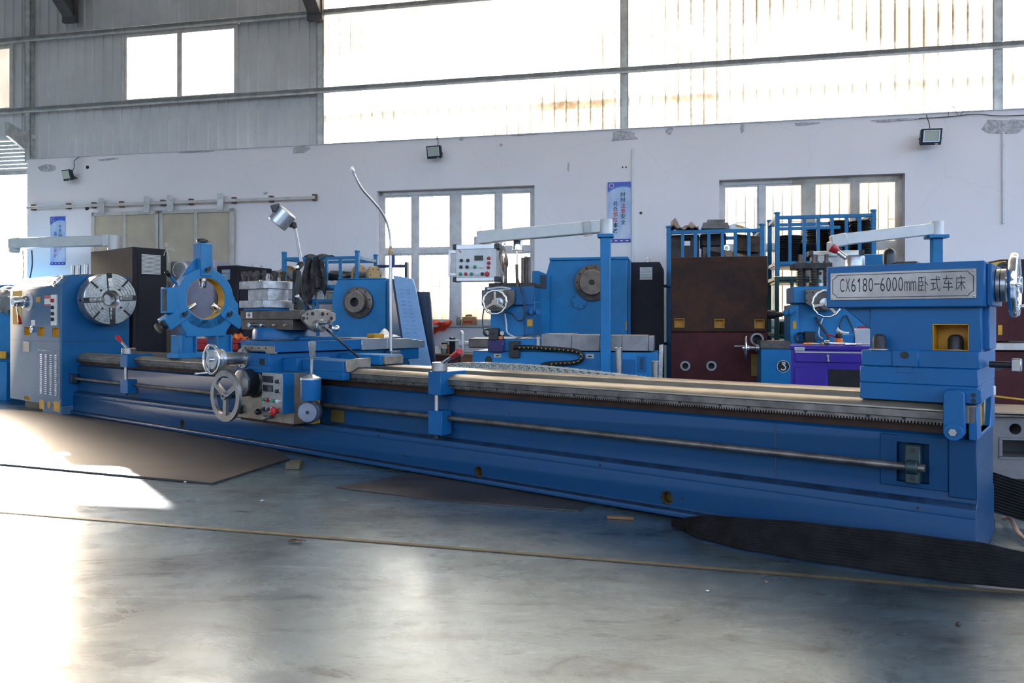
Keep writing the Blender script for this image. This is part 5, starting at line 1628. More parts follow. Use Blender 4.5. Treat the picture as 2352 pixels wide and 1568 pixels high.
MB().cyl(mp(1188, 662, yq), mp(1187, 607, yq), .014, seg=10).out('lamp_lower_arm', mat('ochre grey tube', (.16, .12, .07), .5), mcar)
MB().cyl(mp(1187, 607, yq), mp(1188, 566, yq), .008, seg=10).out('lamp_upper_arm', CHROME, mcar)
b = MB(); b.lathe(mp(1189, 575, yq + .03), (0, 0, 1), [(.05, 0), (.05, .006), (.045, .01), (.042, .11), (.036, .12), (0, .12)], 20); b.out('lamp_head', CHROME, mcar)
b = MB(); b.lathe(mp(1189, 575, yq + .03), (0, 0, -1), [(.054, 0), (.054, .006), (0, .006)], 20); b.box(*sorted((mp(1184, 560, yq).x, mp(1191, 560, yq).x)), yq - .02, yq - .005, mp(1188, 560, yq).z, mp(1188, 546, yq).z); b.out('lamp_rim', PLB, mcar)
b = MB(); b.tube([mp(1189, 640, yq), mp(1197, 665, yq - .08), mp(1204, 700, yq - .1), mp(1204, 730, yq - .1), mp(1190, 736, yq - .1), mp(1175, 720, yq - .08), mp(1160, 718, yq - .06)], .007, 7, 5); b.out('lamp_cable', CABLE, mcar)
b = MB(); b.tube([mp(1160, 720, CN - .04), mp(1163, 745, CN - .06), mp(1165, 763, CN - .07), mp(1178, 772, CN - .06), mp(1186, 775, CN - .04)], .008, 7, 5); b.out('oil_hose', SILVER, mcar)
b = MB(); b.tube([mp(1112, 708, CN - .12), mp(1108, 735, CN - .12), mp(1112, 760, CN - .12), mp(1122, 772, CN - .10)], .006, 6, 4); b.out('side_lead', CABLE, mcar)
b = MB(); b.tube([mp(1186, 776, CN - .03), mp(1210, 772, CN - .03), mp(1238, 771, CN - .03)], .006, 6, 3); b.out('oil_pipe', STEEL, mcar)
# lubricator
xa, xb, _, _, za, zb = fbox(MF, 1122, 1144, 753, 781, CN - .09, 0); MB().box(xa, xb, CN - .09, CN - .01, za, zb).out('lubricator_head', PLB, mcar, bev=.005)
xa, xb, _, _, za, zb = fbox(MF, 1120, 1156, 779, 808, CN - .08, 0); MB().box(xa, xb, CN - .08, CN - .005, za, zb).out('lubricator_tank', mat('violet oil tank', (.03, .025, .12), .15), mcar, bev=.006)
xa, xb, _, _, za, zb = fbox(MF, 1126, 1136, 764, 769, CN - .092, 0); MB().box(xa, xb, CN - .093, CN - .089, za, zb).out('lubricator_display', SCREEN, mcar)
b = MB(); q = mp(1118, 763, CN - .06); b.torus(q, (0, 1, 0), .03, .009, 20, 8); b.out('lubricator_loop', PLB, mcar)
q = mp(1153, 765, CN - .06); MB().cyl(q, q + Vector((0, .03, 0)), .02, seg=16).out('pressure_gauge', CHROME, mcar)
xa, xb, _, _, za, zb = fbox(MF, 1145, 1154, 772, 776, CN - .07, 0); MB().box(xa, xb, CN - .07, CN, za - .01, zb).out('orange_cap', ORNG, mcar)
# black chain with yellow pins
pts = [mp(px, py, CN - .06) for px, py in ((1180, 798), (1225, 798), (1270, 801), (1315, 805), (1331, 810), (1337, 819), (1332, 828), (1315, 833), (1280, 834), (1252, 837), (1242, 843))]
ch = MB(); ch.tube(pts, .022, 8, 5); cho = ch.out('drag_chain', PLB, mcar)
cum = [0]
for i in range(len(pts) - 1): cum.append(cum[-1] + (pts[i + 1] - pts[i]).length)
s_ = .06
while s_ < cum[-1] - .08:
    for i in range(len(pts) - 1):
        if cum[i] <= s_ <= cum[i + 1]:
            p = pts[i].lerp(pts[i + 1], (s_ - cum[i]) / (cum[i + 1] - cum[i]))
    MB().cyl(p + Vector((0, -.0245, 0)), p + Vector((0, -.018, 0)), .0065, seg=8).out('chain_pin', YEL, mcar)
    s_ += .041
xa, xb, _, _, za, zb = fbox(MF, 1169, 1193, 783, 821, CN - .05, 0); MB().box(xa, xb, CN - .05, CN, za, zb).out('terminal_box', PLB, mcar, bev=.003)
for a, c, d, e in ((1134, 1151, 812, 821), (1345, 1364, 813, 823)):
    xa, xb, _, _, za, zb = fbox(MF, a, c, d, e, CN - .006, 0)
    pl = MB().box(xa, xb, CN - .006, CN, za, zb).out('clip_plate', STEEL, mcar); MB().box(xa + .02, xb - .02, CN - .012, CN - .005, (za + zb) / 2 - .006, (za + zb) / 2 + .006).out('clip_slot', INK, mcar)
q = mp(1122, 826, CN - .003); MB().cyl(q, q + Vector((0, .02, 0)), .035, seg=20).out('access_hole', INK, mcar)
xa, xb, _, _, za, zb = fbox(MF, 1428, 1460, 825, 872, CN - .004, 0); MB().box(xa, xb, CN - .004, CN, za, zb).out('cover_panel', BLUE, mcar, bev=.002)
xa, xb, _, _, za, zb = fbox(MF, 1464, 1485, 818, 855, CN - .004, 0); MB().box(xa, xb, CN - .004, CN, za, zb).out('cover_panel', BLUE, mcar, bev=.002)
for k in range(6):
    z = zb - .022 - k * .018
    MB().box(xa + .025, xb - .025, CN - .007, CN - .003, z - .005, z + .004).out('vent_slot', INK, mcar)
# pendant post, arm and control box
x0, z1 = MF.on(1391, 542, CN - .12)
pp = MB().box(x0 - .045, x0 + .045, CN - .16, CN - .07, 0.0, z1).out('pendant_post', BLUE2, ml, bev=.006)
MB().box(x0 - .07, x0 + .07, CN - .185, CN - .045, z1 - .015, z1 + .015).out('post_flange', BLUE2, pp, bev=.003)
MB().lathe((x0, CN - .115, z1 + .015), (0, 0, 1), [(.066, 0), (.062, .02), (.062, .12), (.055, .135), (0, .14)], 28).out('arm_joint', SILVER, pp)
pa_ = Vector((x0, CN - .115, z1 + .09)); pb_ = mp(1110, 545, CN - .02)
MB().bar(pa_, pb_, .09, .112).out('pendant_arm', SILVER, pp, bev=.008)
b = MB(); b.bar(mp(1140, 542, CN - .02), mp(1098, 547, CN - .02), .105, .125); b.cyl(mp(1100, 543, CN - .02), mp(1100, 566, CN - .02), .05, seg=20); b.out('arm_elbow', SILVER, pp, bev=.01)
b = MB(); q = mp(1355, 520, CN - .12)
b.bar(mp(1340, 527, CN - .115), mp(1358, 524, CN - .115), .10, .122); b.out('tape_wrap', WRAP, pp)
bx_, xa, xb, za, zb = pendant_box(pp, MF, 1040, 1146, 561, 646, CN - .10, .14)
w = xb - xa; h = zb - za; n_ = CN - .10


def pb2(px, py): return MF.on(px, py, n_)


for px, py, m, r in ((1060, 598, PLB, .012), (1075, 598, PLB, .012), (1059, 613, PLB, .012), (1073, 613, PLB, .012), (1091, 613, GRNK, .012), (1106, 613, WHTK, .012), (1123, 593, REDK, .012), (1123, 604, REDK, .012), (1122, 614, REDK, .012),
                     (1058, 629, GRNK, .012), (1070, 629, REDK, .012), (1083, 629, GRNK, .012), (1095, 629, WHTK, .012), (1108, 629, PLB, .012), (1119, 629, REDK, .019)):
    x, z = pb2(px, py)
    MB().lathe((x, n_ - .003, z), (0, -1, 0), [(r + .005, 0), (r + .005, .005), (r, .006), (r, .02), (0, .021)], 14).out('button', m, bx_)
xa_, za_ = pb2(1090, 587); xb_, zb_ = pb2(1110, 598); MB().box(xa_, xb_, n_ - .007, n_ - .002, zb_, za_).out('display', SCREEN, bx_)
xa_, za_ = pb2(1054, 575); xb_, zb_ = pb2(1060, 580)
b = MB(); b.bar((xa_, n_ - .004, za_), (xb_, n_ - .004, zb_), .008, .002, up=(0, 1, 0)); b.out('red_mark', INKR, bx_)
b = MB()
b.box(xa - .045, xa - .022, n_ + .0, n_ + .02, za + h * .15, zb - h * .14); b.box(xa - .04, xa + .03, n_ + .0, n_ + .02, zb - h * .24, zb - h * .15); b.box(xa - .04, xa + .03, n_, n_ + .02, za + h * .16, za + h * .24); b.out('grab_handle', ALU, bx_, bev=.003)


def wrapf(u, v):
    return (xb + .02 + .03 * math.sin(v * 7 + u * 4), n_ + .02 + .16 * u + .02 * math.sin(v * 13), za - .05 + (h + .05) * v + .015 * math.sin(u * 9))


MB().grid(wrapf, 8, 16).out('plastic_wrap', WRAP, bx_)

# ---- left lathe of the back row
AF = bgf(790, 8.9)
al = thing('lathe', 'blue lathe behind the tool post with a bare spindle flange', 'lathe', AF, group='lathes in the back row')
x0, x1, _, _, _, zt = fbox(AF, 763, 886, 642, 780, 0, 0)
ah = MB().prism([(x0, .02), (x0, zt - .16), (x0 + .07, zt), (x1, zt), (x1, .02)], 0, .72, 'y').out('headstock', BLUE2, al, bev=.006)
MB().box(x1, x1 + .05, .01, .70, .05, zt - .01).out('side_cover', BLUE, ah, bev=.006)
MB().box(x0 + .07, x1, -.004, .70, zt, zt + .012).out('headstock_lid', BLUE2, ah, bev=.003)
fx_, fz_ = AF.on(821, 694, -.04)
MB().lathe((fx_, 0, fz_), (0, -1, 0), [(.175, 0), (.18, .004), (.18, .035), (.172, .04), (.125, .045), (.125, .12), (.118, .13), (.052, .13), (.050, .06), (0, .06)], 44).out('spindle_flange', FLANGE, ah)
MB().cyl((fx_, -.0605, fz_), (fx_, -.059, fz_), .049, seg=24).out('spindle_bore', INK, ah)
for k in range(9):
    a = k * 2 * math.pi / 9 + .2
    MB().cyl((fx_ + .152 * math.cos(a), -.044, fz_ + .152 * math.sin(a)), (fx_ + .152 * math.cos(a), -.036, fz_ + .152 * math.sin(a)), .011, seg=10).out('flange_bolt', INK, ah)
MB().box(x0 - .1, x1 + .35, -.9, -.05, 0, .30).out('bed', BLUE2, al, bev=.006)

# ---- right lathe of the back row
CF = bgf(1880, 6.9)
cl = thing('lathe', 'blue lathe behind the violet tool cabinet, with clamp bolts on its tool post', 'lathe', CF, group='lathes in the back row')


def cp(px, py, n): return Vector((CF.on(px, py, n)[0], n, CF.on(px, py, n)[1]))


x0, x1, _, _, _, zt = fbox(CF, 1748, 1990, 800, 885, 0, 0)
cc_ = MB().prism([(x0 + .02, .35), (x0, .55), (x0, zt), (x1, zt), (x1, .35)], 0, .5, 'y').out('carriage', BLUE2, cl, bev=.005)
MB().box(x0 + .2, x1 - .2, .05, .5, 0, .35).out('carriage_foot', DBLUE, cc_)
xa, xb, _, _, za, zb = fbox(CF, 1746, 1818, 783, 802, -.01, 0); MB().box(xa, xb, -.01, .4, za, zb).out('slide_way', BROWNM, cc_, bev=.006)
q = cp(1799, 841, -.004)
hk = MB().cyl(q, q + Vector((0, .01, 0)), .055, seg=32).out('lifting_sign', INK, cc_)
b = MB(); q2 = q + Vector((0, -.002, 0))
b.annulus(q2, (0, -1, 0), .055, .051, .001, 32)
b.tube([q2 + Vector((.004, 0, .028)), q2 + Vector((.004, 0, .010)), q2 + Vector((.020, 0, -.005)), q2 + Vector((.016, 0, -.026)), q2 + Vector((-.004, 0, -.033)), q2 + Vector((-.020, 0, -.024))], .006, 6, 4)
for a, c, d, e in ((-.012, .018, .040, .034), (-.012, .018, .022, .016), (-.012, -.006, .04, .016), (.012, .018, .04, .016)):
    b.box(q2.x + a, q2.x + c, q2.y - .002, q2.y, q2.z + e, q2.z + d)
b.out('hook_symbol', INKW, cc_)
q = cp(1748, 799, .12); MB().lathe(q, (-1, 0, 0), [(.035, 0), (.035, .05), (.018, .055), (.018, .13)], 18).out('feed_collar', STEEL, cc_)
wheel_edge(cc_, cp(1713, 799, .12), (-.995, .06, 0), .125, CHROME, r=.011)
q = cp(1712, 795, .10); MB().cyl(q, q + Vector((-.10, -.01, 0)), .008, seg=10).out('crank_handle', STEEL, cc_)
xa, xb, _, _, za, zb = fbox(CF, 1834, 1992, 690, 800, .05, 0); MB().box(xa, xb, .05, .45, za, zb).out('tower', BLUE2, cc_, bev=.005)
xa, xb, _, _, za, zb = fbox(CF, 1815, 1836, 700, 800, .0, 0); MB().box(xa, xb, .0, .4, za, zb).out('tower_column', BLUE2, cc_, bev=.005)
xa, xb, _, _, za, zb = fbox(CF, 1821, 1829, 737, 755, -.002, 0); MB().box(xa, xb, -.004, .01, za, zb).out('yellow_pocket', YEL, cc_)
for px, py in ((1811, 718), (1822, 716)):
    MB().lathe(cp(px, py, -.01), (-.5, -.85, 0), [(.012, 0), (.012, .03), (.024, .035), (.024, .045), (.016, .05), (.016, .065), (.024, .07), (0, .075)], 12).out('clamp_knob', BLUE2, cc_)
xa, xb, _, _, za, zb = fbox(CF, 1822, 1985, 658, 695, -.02, 0); MB().box(xa, xb, -.02, .42, za, zb).out('compound_slide', BLUE2, cc_, bev=.006)
xa, xb, _, _, za, zb = fbox(CF, 1850, 1945, 664, 708, -.08, 0)
MB().prism([(xa, za + .05), (xa, zb), (xb, zb), (xb, za + .05), (xb - .12, za - .02), (xa + .10, za - .02)], -.08, -.04, 'y').out('compound_end_plate', BROWNM, cc_, bev=.003)
for px, py in ((1853, 673), (1853, 690), (1867, 671), (1878, 671)):
    q = cp(px, py, -.082); MB().cyl(q, q + Vector((0, .004, 0)), .009, seg=10).out('plate_hole', INK, cc_)
q = cp(1899, 697, -.19)
spokes_wheel('handwheel', q, (0, -1, 0), .117, .011, .026, cc_, CHROME, 3, a0=-1.9, sw=.022, wavy=.003)
MB().lathe(q + Vector((.0, .11, 0)), (0, -1, 0), [(.05, 0), (.05, .05), (.02, .055), (.02, .10)], 20).out('handwheel_collar', STEEL, cc_)
# tool post: clamp plate on sprung bolts
xa, xb, _, _, za, zb = fbox(CF, 1824, 1912, 604, 616, .0, 0); MB().box(xa, xb, .0, .26, za, zb).out('clamp_plate', IRON, cc_, bev=.004)
for px, n in ((1837, .03), (1843, .2), (1869, .03), (1874, .2), (1898, .03)):
    q = cp(px, 616, n); qb = cp(px, 658, n)
    sp_ = MB()
    for k in range(11):
        sp_.torus((q.x, n, qb.z + (q.z - qb.z) * (k + .5) / 11), (0, 0, 1), .026, .006, 14, 6)
    sp_.out('spring', BROWNM, cc_, kind='stuff')
    MB().cyl(Vector((q.x, n, qb.z - .01)), Vector((q.x, n, q.z)), .018, seg=10).out('clamp_stud', IRON, cc_)
    nt_ = MB(); nt_.cyl(Vector((q.x, n, q.z)), Vector((q.x, n, q.z + .065)), .028, seg=6); nt_.cyl(Vector((q.x, n, q.z + .06)), Vector((q.x, n, q.z + .125)), .017, seg=10); nt_.out('clamp_nut', BROWNM, cc_)
b = MB(); b.tube([cp(1873, 728, .03), cp(1882, 745, .0), cp(1895, 762, -.02), cp(1903, 776, -.03), cp(1896, 785, -.03)], .012, 8, 4); b.out('work_hose', CABLE, cc_)
b = MB(); b.tube([cp(1890, 730, .03), cp(1882, 752, .0), cp(1881, 770, -.02), cp(1890, 778, -.03)], .007, 6, 4); b.out('oil_hose', SILVER, cc_)
b = MB(); b.tube([cp(1944, 724, .03), cp(1958, 755, -.02), cp(1968, 790, -.04)], .008, 6, 4); b.tube([cp(1940, 724, .03), cp(1929, 745, .0), cp(1932, 760, .0)], .005, 6, 4); b.out('hanging_lead', CABLE, cc_)
xa, xb, _, _, za, zb = fbox(CF, 1845, 1869, 761, 788, -.02, 0); MB().box(xa, xb, -.10, -.01, za, zb).out('lubricator_head', PLB, cc_, bev=.005)
q = cp(1838, 775, -.05); MB().torus(q, (0, 1, 0), .042, .009, 20, 8).out('lubricator_loop', PLB, cc_)
q = cp(1876, 776, -.05); MB().cyl(q, q + Vector((0, .03, 0)), .02, seg=16).out('pressure_gauge', CHROME, cc_)
# head, pendant post, arm, control box
xa, xb, _, _, za, zb = fbox(CF, 1915, 2030, 585, 700, .95, 0); MB().box(xa, xb, .95, 1.6, .02, zb).out('headstock', BLUE2, cl, bev=.006)
x0, z1 = CF.on(2151, 544, .2)
pp = MB().box(x0 - .043, x0 + .043, .16, .245, .0, z1).out('pendant_post', BLUE2, cl, bev=.006)
MB().box(x0 - .082, x0 + .082, .12, .285, z1 - .015, z1 + .015).out('post_flange', BLUE2, pp, bev=.003)
MB().lathe((x0, .2, z1 + .015), (0, 0, 1), [(.066, 0), (.062, .02), (.062, .11), (.055, .125), (0, .13)], 28).out('arm_joint', SILVER, pp)
MB().bar(Vector((x0, .2, z1 + .075)), cp(1922, 552, .05), .085, .105).out('pendant_arm', SILVER, pp, bev=.008)
b = MB(); b.bar(cp(1945, 549, .05), cp(1908, 556, .05), .10, .115); b.cyl(cp(1912, 555, .05), cp(1912, 590, .05), .05, seg=20); b.out('arm_elbow', SILVER, pp, bev=.01)
bx_, xa, xb, za, zb = pendant_box(pp, CF, 1858, 1985, 576, 658, .33, .14)
for px, py, m in ((1883, 628, PLB), (1883, 645, GRNK)):
    x, z = CF.on(px, py, .33)
    MB().cyl((x, .31, z), (x, .33, z), .014, seg=14).out('button', m, bx_)
b = MB(); x, z = CF.on(1877, 590, .32)
for k in range(5):
    a = math.pi / 2 + k * 4 * math.pi / 5; a2 = math.pi / 2 + (k + 1) * 4 * math.pi / 5
    b.bar((x + .012 * math.cos(a), .325, z + .012 * math.sin(a)), (x + .012 * math.cos(a2), .325, z + .012 * math.sin(a2)), .004, .002, up=(0, 1, 0))
b.out('red_star_mark', INKR, bx_)


def wrap2(u, v):
    return (CF.on(1908 + 26 * u, 600, .0)[0], .02 - .03 * math.sin(u * 5 + v * 8), CF.on(1910, 560 + 55 * v, .0)[1] + .01 * math.sin(u * 8))


MB().grid(wrap2, 10, 14).out('plastic_wrap', WRAP, pp)

# ================================================================== racks, castings and clutter
def stillage(fr, name, label, px0, px1, n0, n1, z_top, rails, uprights, m, z0=0.0, pw=.05, group=None, cap=True, back=True, side=True):
    t = thing(name, label, 'rack', fr, group=group)
    xa = fr.on(px0, 600, n0)[0]; xb = fr.on(px1, 600, n0)[0]
    for x in (xa, xb):
        for n in (n0, n1):
            p = MB().box(x - pw / 2, x + pw / 2, n - pw / 2, n + pw / 2, z0, z_top).out('post', m, t, bev=.004)
            if cap:
                MB().lathe((x, n, z_top), (0, 0, 1), [(pw * .72, 0), (pw * .72, .012), (pw * .5, .022), (0, .024)], 14).out('post_cap', m, p)
    for z in rails:
        for n in ((n0, n1) if back else (n0,)):
            MB().box(xa, xb, n - .018, n + .018, z - .02, z + .02).out('rail', m, t, bev=.003)
        if side:
            for x in (xa, xb):
                MB().box(x - .018, x + .018, n0, n1, z - .02, z + .02).out('side_rail', m, t, bev=.003)
    for px, za, zb in uprights:
        x = fr.on(px, 600, n0)[0]
        MB().box(x - .018, x + .018, n0 - .016, n0 + .016, za, zb).out('upright', m, t, bev=.002)
    return t, xa, xb


def fz(fr, px, py, n): return fr.on(px, py, n)[1]


# ---- rack behind the tool post
RF = bgf(740, 9.85)
z_a = fz(RF, 740, 593, 0); z_b = fz(RF, 740, 658, 0); z_c = fz(RF, 740, 691, 0)
rk, xa, xb = stillage(RF, 'storage_rack', 'blue steel rack behind the tool post with shafts and a dark cloth', 653, 821, 0, .62, fz(RF, 740, 580, 0), (z_a, z_b, z_c, .35), [(750, z_b, z_a), (782, z_b, z_a), (720, z_c - .25, z_c), (730, .35, z_c)], RACKB, group='steel racks along the back wall')
MB().box(xa, xb, .0, .62, z_b - .03, z_b - .02).out('shelf', RACKB, rk)
MB().box(xa, xb, .0, .62, z_c - .03, z_c - .02).out('shelf', RACKB, rk)


def cloth(u, v):
    x = RF.on(696 + 56 * u, 600, 0)[0]
    fold = .035 * math.sin(u * 17 + 1.2 * math.sin(v * 3)) + .018 * math.sin(u * 31 + v * 4)
    if v < .25:
        k = v / .25
        return (x, .30 - .30 * k + fold * .3, z_a + .03 + .028 * math.sin(k * 3.1) + .012 * math.sin(u * 12))
    k = (v - .25) / .75
    return (x + .03 * math.sin(v * 6 + u * 3), -.03 - .05 * k + fold, z_a + .02 - (.50 + .10 * math.sin(u * 7)) * k)


tag(seat(MB().grid(cloth, 44, 30, thick=(0, .006, 0)).out('cloth', CLOTHD), RF), 'dark grimy cloth draped over the blue rack behind the tool post', 'cloth')


def shaft(fr, p0, p1, parts, label, mt=STEEL, grp='turned shafts on the rack'):
    t = thing('turned_shaft', label, 'shaft', fr, group=grp)
    p0 = Vector(p0); p1 = Vector(p1); d = p1 - p0
    MB().cyl(p0, p1, parts[0], seg=20).out('shaft', mt, t)
    for f, r, w, m in parts[1]:
        c = p0 + d * f
        fl = MB().lathe(c, d, [(r * .98, 0), (r, .004), (r, w - .004), (r * .98, w)], 28).out('flange', m, t)
        for k in range(6):
            a = k * math.pi / 3
            _, u, w2 = MB._basis(d)
            q = c + (u * math.cos(a) + w2 * math.sin(a)) * r * .75 + d.normalized() * w
            MB().cyl(q - d.normalized() * .002, q + d.normalized() * .002, .009, seg=8).out('bolt_hole', INK, fl)
    return t


def rp(px, py, n): x, z = RF.on(px, py, n); return Vector((x, n, z))


shaft(RF, rp(762, 628, .35), rp(862, 632, .02), (.045, ((.62, .13, .03, BRASS), (.93, .115, .06, BRASS))), 'steel shaft with tan flanges at the right of the rack')
shaft(RF, rp(640, 628, .55), rp(672, 632, .10), (.05, ((.65, .12, .05, BRASS),)), 'short shaft with a round tan flange at the left end of the rack')
shaft(RF, rp(745, 634, .25), rp(800, 640, .06), (.040, ((.1, .05, .12, IRON), (.7, .048, .1, STEEL))), 'dark stepped shaft lying under the cloth on the rack', IRON)
shaft(RF, rp(712, 684, .4), rp(722, 684, .06), (.04, ((.82, .11, .05, BRASS),)), 'round tan flange on the lower shelf of the rack')
b = MB(); c = rp(735, 676, .1); b.box(c.x - .02, c.x + .13, .02, .25, z_c - .02, z_c + .12)
tag(seat(b.out('steel_block', CHALK, bev=.01), RF), 'pale block on the lower shelf of the rack', 'block')


def bagw(u, v):
    a = u * 2 * math.pi
    c = rp(884, 622, .35)
    r = .09 * math.sin(min(1, v * 1.1 + .08) * math.pi * .95) * (1 + .18 * math.sin(a * 3 + v * 7))
    return (c.x + r * math.cos(a), .35 + r * math.sin(a) * .7, z_b - .018 + .25 * v)


tag(seat(MB().grid(bagw, 22, 12).out('wrapped_part', WRAP), RF), 'part wrapped in cloudy plastic beside the rack and the coolant pipe', 'wrapped part')
b = MB(); b.box(xb + .03, xb + .45, .60, .64, z_a - .09, z_a - .05); b.box(xb + .42, xb + .46, .58, .66, .0, z_a - .02)
tag(seat(b.out('rack_rail', DBLUE, bev=.003), RF), 'dark rail and post continuing to the right of the blue rack', 'rail')

# ---- black cabinet and grey cabinet behind the steady rest
KF = bgf(560, 9.9, -20)
kc = thing('electrical_cabinet', 'black electrical cabinet between the steady rest and the tool post', 'cabinet', KF)
xa, xb, _, _, _, zt = fbox(KF, 497, 546, 607, 770, 0, 0)
kd = .70
MB().box(xa, xb, 0, kd, .05, zt - .02).out('body', CABB, kc, bev=.008)
MB().box(xb - .002, xb + .008, .05, kd - .03, .12, zt - .10).out('door', mat('cabinet door charcoal', (.026, .024, .036), .4), kc, bev=.004)
a, c, _, _, d, e = fbox(KF, 510, 529, 619, 642, -.004, 0)
MB().box(a, c, -.008, .002, d, e).out('vent_frame', GREYB, kc)
for k in range(8):
    z = d + (e - d) * (k + .5) / 8
    MB().box(a + .004, c - .004, -.014, -.006, z - .004, z + .003).out('vent_slat', GALV, kc)
for y_ in (.08, .35, .55):
    MB().cyl((xb - .06, y_, zt - .02), (xb - .06, y_, zt + .015), .012, seg=10).out('top_bolt', STEEL, kc)
GF = bgf(440, 10.5)
gc = thing('grey_cabinet', 'pale lilac grey cabinet seen through the ring of the steady rest', 'cabinet', GF)
xa, xb, _, _, _, zt = fbox(GF, 386, 492, 600, 780, 0, 0)
LIL = mat('pale lilac enamel', (.36, .35, .43), .45, var=.04)
MB().box(xa + .03, xb, 0, .4, .05, zt).out('body', LIL, gc, bev=.01)
MB().box(xa + .35, xb - .01, -.01, .0, .10, zt - .3).out('door', LIL, gc, bev=.004)
MB().lathe(((xa + xb) / 2 - .15, .1, zt - .12), (0, -1, 0), [(.12, -.1), (.12, .12), (.10, .14), (0, .14)], 24).out('motor_end', GALV, gc)
# ---- red tool trolley behind the steady rest
TF = bgf(480, 9.25)
tt = thing('tool_trolley', 'red tool trolley behind the legs of the steady rest', 'trolley', TF)
xa, xb, _, _, _, zt = fbox(TF, 418, 552, 778, 820, 0, 0)
MB().box(xa, xb, 0, .4, .25, .58).out('chest', BLACK, tt, bev=.006)
MB().box(xa - .02, xb + .02, -.02, .42, zt - .05, zt).out('top_tray', REDK, tt, bev=.004)
for z in (.40, .52, .64, zt - .13):
    MB().box(xa + .02, xb - .02, -.012, .0, z, z + .08).out('drawer', REDK if z > .45 else BLACK, tt, bev=.003)
MB().box(xa, xb, .0, .4, .58, zt - .05).out('upper_chest', BLACK, tt, bev=.006)
for x in (xa + .05, xb - .05):
    for y in (.05, .35):
        MB().cyl((x - .015, y, .06), (x + .015, y, .06), .06, seg=16).out('caster', RUB, tt)
        MB().box(x - .01, x + .01, y - .02, y + .02, .06, .26).out('caster_fork', STEEL, tt)


def rag(u, v):
    x = TF.on(524 + 30 * u, 770, .05)[0]
    return (x, .02 + .2 * v, zt + .012 + .055 * math.sin(u * 3.1) * math.sin(v * 3.1) + .012 * math.sin(u * 13 + v * 9))


tag(seat(MB().grid(rag, 14, 12, thick=(0, 0, -.008)).out('rag', ORNG), TF), 'orange rag lying on the red tool trolley', 'rag')
b = MB(); b.box(TF.on(405, 770, .1)[0], TF.on(425, 770, .1)[0], .5, .9, .03, 1.0)
tag(seat(b.out('switch_box', GALV, bev=.006), TF), 'grey box behind the left leg of the steady rest', 'box')

# ---- sheet metal covers leaning beside the left back lathe
PF = bgf(945, 8.55)


def pv(px, py): return PF.on(px, py, 0)


lp_ = thing('louvred_panel', 'brightly lit blue louvred sheet metal panel leaning beside the back lathe', 'panel', PF)
outl = [pv(903, 632), pv(947, 640), pv(953, 656), pv(988, 835), (pv(988, 835)[0] + .12, .02), (pv(925, 776)[0] + .25, .02), pv(925, 776)]
body = MB().prism(outl, 0, .03, 'y').out('panel_sheet', LITB, lp_, bev=.003)
b = MB(); q0 = pv(904, 640); q1 = pv(926, 776); b.prism([(q0[0] - .03, q0[1]), q0, q1, (q1[0] - .035, q1[1])], .02, .2, 'y'); b.out('panel_flange', DBLUE, lp_)
for col, (ta, tb) in enumerate((((922, 663), (945, 825)), ((937, 664), (964, 825)))):
    for k in range(19):
        f = k / 18
        x, z = pv(ta[0] + (tb[0] - ta[0]) * f, ta[1] + (tb[1] - ta[1]) * f)
        MB().prism([(-.012, z - .006), (.0, z - .006), (.0, z + .007)], x - .018, x + .018, 'x').out('louvre', LITB, lp_)
dp = thing('panel_door', 'navy steel door leaning behind the louvred panel', 'panel', PF)
o2 = [PF.on(956, 670, .1), PF.on(986, 670, .1), PF.on(989, 700, .1), PF.on(999, 835, .1), (PF.on(999, 835, .1)[0] + .05, .02), (PF.on(956, 670, .1)[0] + .2, .02)]
MB().prism(o2, .10, .14, 'y').out('door_sheet', DBLUE, dp, bev=.004)
o3 = [PF.on(964, 682, .1), PF.on(981, 682, .1), PF.on(992, 820, .1), PF.on(985, 820, .1)]
MB().prism(o3, .092, .10, 'y').out('door_rib', DBLUE, dp, bev=.003)

# ---- desk against the wall with jars
DF = bgf(1040, 9.7)
dk = thing('desk', 'red brown wooden desk against the wall below the middle window', 'desk', DF)
xa, xb, _, _, _, zt = fbox(DF, 985, 1085, 812, 860, 0, 0)
WOOD = mat('red brown wood', (.13, .03, .022), .5, var=.2, scale=9); WOODO = mat('orange varnished wood', (.42, .14, .045), .45, var=.15, scale=9)
MB().box(xa, xb, 0, .55, zt - .025, zt).out('desk_top', mat('desk top brown', (.20, .12, .07), .5), dk, bev=.003)
MB().box(xa + .02, xb - .18, .03, .53, .30, zt - .025).out('desk_body', WOOD, dk, bev=.003)
for x in (xa + .04, xb - .04):
    for y in (.05, .5):
        MB().box(x - .025, x + .025, y - .025, y + .025, 0, zt - .02).out('leg', WOODO, dk, bev=.003)
MB().box(xb - .16, xb - .02, .02, .04, zt - .16, zt - .03).out('end_panel', WOODO, dk)
for px, r, h, lid, lab, fill in ((1021, .045, .12, PLB, 'glass jar with a dark lid on the desk', WHTK), (1033, .032, .095, ORNG, 'orange jar on the desk beside the glass jar', ORNG)):
    x = DF.on(px, 800, .15)[0]
    j = thing('jar', lab, 'jar', DF, group='jars on the desk')
    MB().lathe((x, .15, zt), (0, 0, 1), [(r, 0), (r, h * .85), (r * .85, h * .92), (r * .85, h)], 20).out('glass', JARG if lid is PLB else ORNG, j)
    MB().cyl((x, .15, zt + h), (x, .15, zt + h + .018), r * .95, seg=20).out('lid', lid, j)
    MB().cyl((x, .15, zt + .004), (x, .15, zt + h * .5), r * .85, seg=16).out('contents', fill, j)
x = DF.on(1039, 800, .06)[0]
fk = thing('flask', 'black vacuum flask standing on the desk', 'flask', DF)
MB().lathe((x, .06, zt), (0, 0, 1), [(.036, 0), (.038, .01), (.038, .20)], 20).out('flask_body', BLACK, fk)
